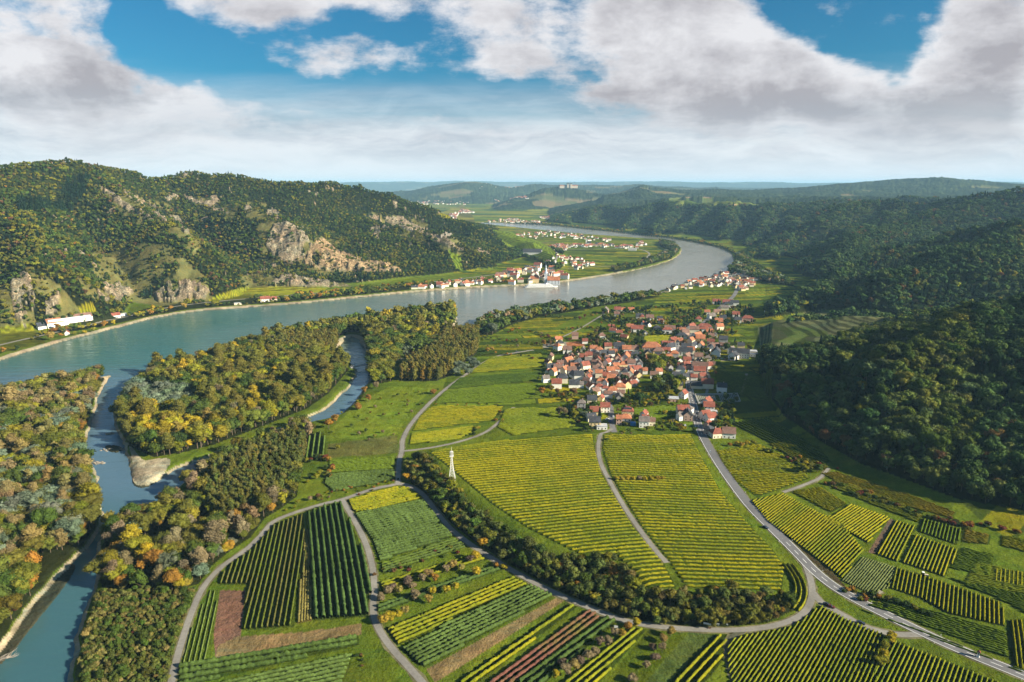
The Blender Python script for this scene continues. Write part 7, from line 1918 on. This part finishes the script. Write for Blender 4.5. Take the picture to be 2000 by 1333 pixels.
# ------------------------------------------------------------------ river cruise ship
p = W0(1057, 562, WZ); MSHIP = mat('white_hull_paint', (0.80, 0.80, 0.79), .4, .4)
root = bpy.data.objects.new('river_ship', None); COL.objects.link(root); root.location = (float(p[0]), float(p[1]), WZ); root.rotation_euler = (0, 0, R(8))
root['label'] = 'white river cruise ship moored below the abbey tower'; root['category'] = 'ship'
l, w = 38, 6
MB().poly([(-l, -w * .7, 0.2), (l * .8, -w * .8, 0.2), (l, 0, .2), (l * .8, w * .8, .2), (-l, w * .7, .2), (-l, -w, 2.6), (l * .84, -w, 2.6), (l * 1.06, 0, 3.1), (l * .84, w, 2.6), (-l, w, 2.6)],
          [(4, 3, 2, 1, 0), (5, 6, 7, 8, 9), (0, 1, 6, 5), (1, 2, 7, 6), (2, 3, 8, 7), (3, 4, 9, 8), (4, 0, 5, 9)]).build('hull', MSHIP, root)
MB().box(-l * .9, l * .7, -w * .85, w * .85, 2.61, 5.4).box(-l * .8, l * .55, -w * .8, w * .8, 5.41, 8.0).build('cabin', MSHIP, root)
MB().box(-l * .88, l * .68, -w * .88, w * .88, 3.6, 4.6).box(-l * .78, l * .53, -w * .83, w * .83, 6.2, 7.2).build('window_band', MGLASS, root)
MB().box(l * .3, l * .42, -2.5, 2.5, 8.01, 10.2).build('wheelhouse', MSHIP, root)

# ------------------------------------------------------------------ vehicles
MTYRE = mat('tyre', (0.02, 0.02, 0.02), .8)
def car(px, py, ang, color, label, long=4.3):
    p, z = at(px, py)
    m = mat('car_paint', color, .3, .5)
    root = bpy.data.objects.new('parked_car', None); COL.objects.link(root); root.location = (p[0], p[1], z + .17); root.rotation_euler = (0, 0, R(ang))
    root['label'] = label; root['category'] = 'car'
    l, w = long / 2, .88
    prof = [(-l, .35), (-l, .85), (-l * .85, .98), (-l * .62, 1.02), (l * .35, 1.0), (l * .9, .85), (l, .7), (l, .35)]
    V = [(x, -w, z_) for x, z_ in prof] + [(x, w, z_) for x, z_ in prof]; k = len(prof)
    MB().poly(V, [tuple(range(k)), tuple(range(2 * k - 1, k - 1, -1))] + [(i, i + k, (i + 1) % k + k, (i + 1) % k) for i in range(k)]).build('body', m, root)
    cb = [(-l * .8, 1.0), (-l * .55, 1.45), (l * .05, 1.47), (l * .38, 1.0)]
    V = [(x, -w * .92 + (.12 if z_ > 1.2 else 0), z_ + .004) for x, z_ in cb] + [(x, w * .92 - (.12 if z_ > 1.2 else 0), z_ + .004) for x, z_ in cb]
    MB().poly(V, [(0, 1, 2, 3), (7, 6, 5, 4)] + [(i, i + 4, (i + 1) % 4 + 4, (i + 1) % 4) for i in range(4)]).build('window_glass', MGLASS, root)
    MB().box(-l * .52, l * .03, -w * .78, w * .78, 1.475, 1.52).build('roof_panel', m, root)
    for sx in (-.62, .62):
        for sy in (-1, 1):
            v, f = tube([(sx * l, sy * w * .98 - .1, .32), (sx * l, sy * w * .98 + .1, .32)], [.32, .32], 12)
            MB().poly([tuple(q) for q in v], [tuple(int(i) for i in q) for q in f] + [tuple(range(11, -1, -1)), tuple(range(12, 24))]).build('wheel', MTYRE, root)
car(1615, 1183, -28, (0.03, 0.03, 0.035), 'dark car parked nearest the fork on the slip lane')
car(1622, 1187, -28, (0.10, 0.02, 0.02), 'dark red car parked second from the fork on the slip lane')
car(1681, 1219, -27, (0.03, 0.035, 0.05), 'dark estate car parked alone further down the slip lane')
car(1495, 1032, -50, (0.04, 0.05, 0.08), 'dark blue car driving down the main road')
car(1338, 832, 80, (0.7, 0.7, 0.72), 'silver car on the verge beside the village road')
car(1198, 815, 85, (0.65, 0.66, 0.68), 'silver car on the lane between the southern houses')
car(1192, 824, 30, (0.05, 0.12, 0.4), 'blue car parked at the southern village square')
car(1186, 820, 30, (0.7, 0.7, 0.7), 'white car parked at the southern village square')
car(1010, 688, 20, (0.06, 0.06, 0.07), 'dark car on the lane below the tennis court')
for k_, (px, py) in enumerate([(1395, 702), (1402, 702), (1409, 702), (1416, 703), (1423, 703)]): car(px, py, 88, [(0.7, .7, .7), (.05, .05, .06), (.6, .62, .65), (.3, .03, .03), (.75, .75, .75)][k_], ['white car at the left end of the hotel parking row', 'black car second in the hotel parking row', 'silver car in the middle of the hotel parking row', 'red car fourth in the hotel parking row', 'white car at the right end of the hotel parking row'][k_])
# small tractor with trailer on the terrace
p, z = at(1806, 1126)
root = bpy.data.objects.new('tractor', None); COL.objects.link(root); root.location = (p[0], p[1], z); root.rotation_euler = (0, 0, R(-20)); root['label'] = 'small pale tractor parked at the top of the terrace rows'; root['category'] = 'tractor'
MB().box(-.4, 1.8, -.5, .5, .8, 1.5).build('bonnet', mat('pale_tractor_paint', (.62, .52, .40), .5), root)
MB().box(-1.5, -.41, -.75, .75, .8, 2.5).build('cab', MGLASS, root); MB().box(-1.6, -.3, -.85, .85, 2.51, 2.65).build('roof', MSHIP, root)
for sx, rr_ in ((-1, .8), (1.4, .45)):
    for sy in (-1, 1):
        v, f = tube([(sx, sy * .85 - .17, rr_), (sx, sy * .85 + .17, rr_)], [rr_, rr_], 14); MB().poly([tuple(q) for q in v], [tuple(int(i) for i in q) for q in f] + [tuple(range(13, -1, -1)), tuple(range(14, 28))]).build('wheel', MTYRE, root)

# ------------------------------------------------------------------ small things along the lanes
p, z = at(1910, 1284)      # wayside shrine
root = bpy.data.objects.new('wayside_shrine', None); COL.objects.link(root); root.location = (p[0], p[1], z); root.rotation_euler = (0, 0, faceang(p)); root['label'] = 'small white wayside shrine with a red cap beside the main road'; root['category'] = 'shrine'
MB().box(-.7, .7, -.7, .7, 0, .5).box(-.5, .5, -.5, .5, .5, 3.0).build('pillar', MWALL['w'], root)
MB().box(-.3, .3, -.53, -.45, 1.7, 2.6).build('niche', MGLASS, root)
MB().poly([(-.8, -.8, 3.003), (.8, -.8, 3.003), (.8, .8, 3.003), (-.8, .8, 3.003), (0, 0, 4.3)], [(3, 2, 1, 0), (0, 1, 4), (1, 2, 4), (2, 3, 4), (3, 0, 4)]).build('cap', MROOF['r'], root)
def sign_board(px, py, w, h, label, legs=2, colr=(0.78, 0.78, 0.76), name='notice_board', cat_='notice board'):
    p, z = at(px, py)
    root = bpy.data.objects.new(name, None); COL.objects.link(root); root.location = (p[0], p[1], z); root.rotation_euler = (0, 0, faceang(p)); root['label'] = label; root['category'] = cat_
    MB().box(-w / 2, w / 2, -.06, .06, .9, .9 + h).build('panel', mat('white_panel', colr, .6), root)
    for s in ((-1, 1) if legs == 2 else (0,)): MB().box(s * w * .4 - .07, s * w * .4 + .07, -.05, .05, -.2, .9).build('post', MPOST, root)
sign_board(821, 946, 2.6, 2.0, 'white notice board at the start of the wooded strip')
sign_board(1381, 1223, 4.0, 1.0, 'left white guard panel beside the lane below the wooded strip', name='guard_panel', cat_='guard panel')
sign_board(1397, 1223, 4.0, 1.0, 'right white guard panel beside the lane below the wooded strip', name='guard_panel', cat_='guard panel')
sign_board(1420, 1224, .8, .6, 'small square sign on a post at the track junction', 1, name='road_sign', cat_='road sign')
sign_board(1387, 886, .9, 1.8, 'white village entry sign beside the main road', 1, name='road_sign', cat_='road sign')
sign_board(1203, 1230, 2.0, 1.4, 'small white hut-like board among the tan bushes', name='notice_board')
p, z = at(1350, 1231)
# bench with table near the panels
root = bpy.data.objects.new('park_bench', None); COL.objects.link(root); q, z = at(1386, 1229); root.location = (q[0], q[1], z); root.rotation_euler = (0, 0, 0); root['label'] = 'dark bench beside the lane in front of the guard panels'; root['category'] = 'bench'
MB().box(-.9, .9, -.25, .25, .42, .48).build('seat', MDOOR, root); MB().box(-.9, .9, .26, .32, .5, .95).build('backrest', MDOOR, root)
for s in (-1, 1): MB().box(s * .7 - .05, s * .7 + .05, -.2, .2, -.1, .42).build('leg', MSTEEL, root)
# delineator posts along the main road
dl = None
d_, n_ = frames(main)
k = 0; pit = []
for i in range(3, int(len(main) * .36), 9):
    for s in (-1, 1):
        q = main[i] + n_[i] * s * 4.6; z = float(gz(q[0], q[1]))
        if dl is None:
            me = new_mesh('marker_post', MB().box(-.09, .09, -.09, .09, -.2, 1.05).v, MB().box(-.09, .09, -.09, .09, -.2, 1.05).f, (MSTEEL,))
        o = obj('marker_post', me, loc=(q[0], q[1], z), category='marker post', group='marker posts along the main road'); dl = o
        a, b = proj(q[:1], q[1:2], np.array([z])); pit.append((o, 'white marker post on the ' + ('left' if s > 0 else 'right') + ' verge of the main road', float(a[0]), float(b[0])))
disambiguate(pit)
# rock groynes and driftwood in the channel
MROCK = mat('boulder_rock', rough=1, spec=0, build=noisy((0.33, 0.29, 0.24), .3, 1.2))
def rockpile(px, py, s, label):
    q = W0(px, py, WZ); V = []; F = []; n = 0; r_ = np.random.default_rng(int(px))
    for i in range(26):
        v, f = blob((r_.normal(0, s), r_.normal(0, s * .45), r_.uniform(-.3, .5)), np.array([1, .8, .6]) * r_.uniform(.6, 1.5), r_, 1)
        V += [tuple(a) for a in v]; F += [tuple(int(k) + n for k in a[:3]) for a in f]; n += len(v)
    obj('rock_pile', new_mesh('rock_pile', V, F, (MROCK,)), loc=(float(q[0]), float(q[1]), WZ), category='rock pile', label=label)
rockpile(190, 905, 2.6, 'lone rock pile in the channel close to the left wood')
rockpile(225, 878, 6.0, 'long rock groyne reaching from the island gravel into the channel')
rockpile(213, 848, 2.2, 'small pale rock pile in mid channel above the groyne')
rockpile(740, 590 + 2, 1.0, 'tiny rock pile at the far shore') if False else None
MDEAD = mat('dead_wood', rough=1, spec=0, build=noisy((0.46, 0.40, 0.34), .2, 1.5))
q = W0(8, 1292, WZ); b = MB(); r_ = np.random.default_rng(9)
root = bpy.data.objects.new('fallen_tree', None); COL.objects.link(root); root.location = (float(q[0]), float(q[1]), WZ + .6); root['label'] = 'bleached dead tree lying in the water at the lower left'; root['category'] = 'fallen tree'
v, f = tube([(-9, -5, .3), (-3, -1, .5), (2, 2, .8)], [.55, .4, .28], 8); MB().poly([tuple(a) for a in v], [tuple(int(i) for i in a) for a in f]).build('trunk', MDEAD, root)
for i in range(16):
    s0 = np.array((-5 + 7 * i / 16, -2.6 + 4.4 * i / 16, .5)); e = s0 + np.array((r_.uniform(1.5, 6.5), r_.uniform(-1.5, 5), r_.uniform(.2, 3))); m_ = (s0 + e) / 2 + r_.normal(0, .4, 3)
    v, f = tube([s0, m_, e], [.16, .11, .04], 4); bb_ = MB().poly([tuple(a) for a in v], [tuple(int(k) for k in a) for a in f])
    for j in range(3):
        e2 = m_ + np.array((r_.uniform(.5, 2.5), r_.uniform(-1, 2), r_.uniform(0, 1.4))); v, f = tube([m_, e2], [.06, .02], 3); bb_.poly([tuple(a) for a in v], [tuple(int(k) for k in a) for a in f])
    bb_.build('branch', MDEAD, root)

# ------------------------------------------------------------------ cemetery
cpx = [(1357, 772), (1440, 770), (1446, 785), (1364, 789)]
CW = WP(cpx); MSTN = mat('grave_stone', rough=.8, spec=.2, build=noisy((0.42, 0.42, 0.44), .3, 1.0)); gi_ = []
wl_ = MB(); root = bpy.data.objects.new('cemetery_wall', None); COL.objects.link(root); root['label'] = 'low pale wall around the cemetery beside the village road'; root['category'] = 'wall'
cz_ = float(gz(*CW.mean(0))); root.location = (*CW.mean(0), cz_)
for i in range(4):
    a, b = CW[i] - CW.mean(0), CW[(i + 1) % 4] - CW.mean(0); d = (b - a) / np.linalg.norm(b - a); n2 = np.array([-d[1], d[0]]) * .2
    V = [(*(a + n2), -.5), (*(b + n2), -.5), (*(b - n2), -.5), (*(a - n2), -.5), (*(a + n2), 1.5), (*(b + n2), 1.5), (*(b - n2), 1.5), (*(a - n2), 1.5)]
    MB().poly(V, [(0, 3, 2, 1), (4, 5, 6, 7), (0, 1, 5, 4), (1, 2, 6, 5), (2, 3, 7, 6), (3, 0, 4, 7)]).build('wall_section', MCONC, root)
stone = new_mesh('gravestone', *[getattr(MB().box(-.45, .45, -.15, .15, -.1, 1.1).box(-.5, .5, -2.0, -.16, -.1, .22), q) for q in ('v', 'f')], (MSTN,))
a, b, c, d = CW
for i in range(24):
    for j in range(5):
        u, v = (i + .7) / 24.5, (j + .7) / 5.4
        q = (a * (1 - u) + b * u) * (1 - v) + (d * (1 - u) + c * u) * v
        if i in (11, 12): continue
        o = obj('gravestone', stone, loc=(q[0], q[1], float(gz(q[0], q[1]))), category='gravestone', group='gravestones in the walled cemetery'); gp = proj(q[:1], q[1:2], np.array([0.0])); gi_.append((o, 'grey gravestone in the ' + ['back', 'second', 'middle', 'fourth', 'front'][j] + ' row of the village cemetery', float(gp[0][0]), 700.0))

disambiguate(gi_)
# ------------------------------------------------------------------ haze
lo = float(min(HG.min(), WZ)) - 1.5; hi = float(max(HG.max() + 30, HC + 60)) + 20
b = MB().box(-50000, 50000, -50000, 50000, lo, hi)
mh = bpy.data.materials.new('haze'); mh.use_nodes = True; ht = mh.node_tree; ht.nodes.clear()
pv = ht.nodes.new('ShaderNodeVolumePrincipled'); pv.inputs['Color'].default_value = (0.42, 0.72, 1.0, 1); pv.inputs['Density'].default_value = 0.000038; pv.inputs['Anisotropy'].default_value = 0.0
mo = ht.nodes.new('ShaderNodeOutputMaterial'); ht.links.new(pv.outputs[0], mo.inputs['Volume'])
b.build('haze', mh, kind='stuff')
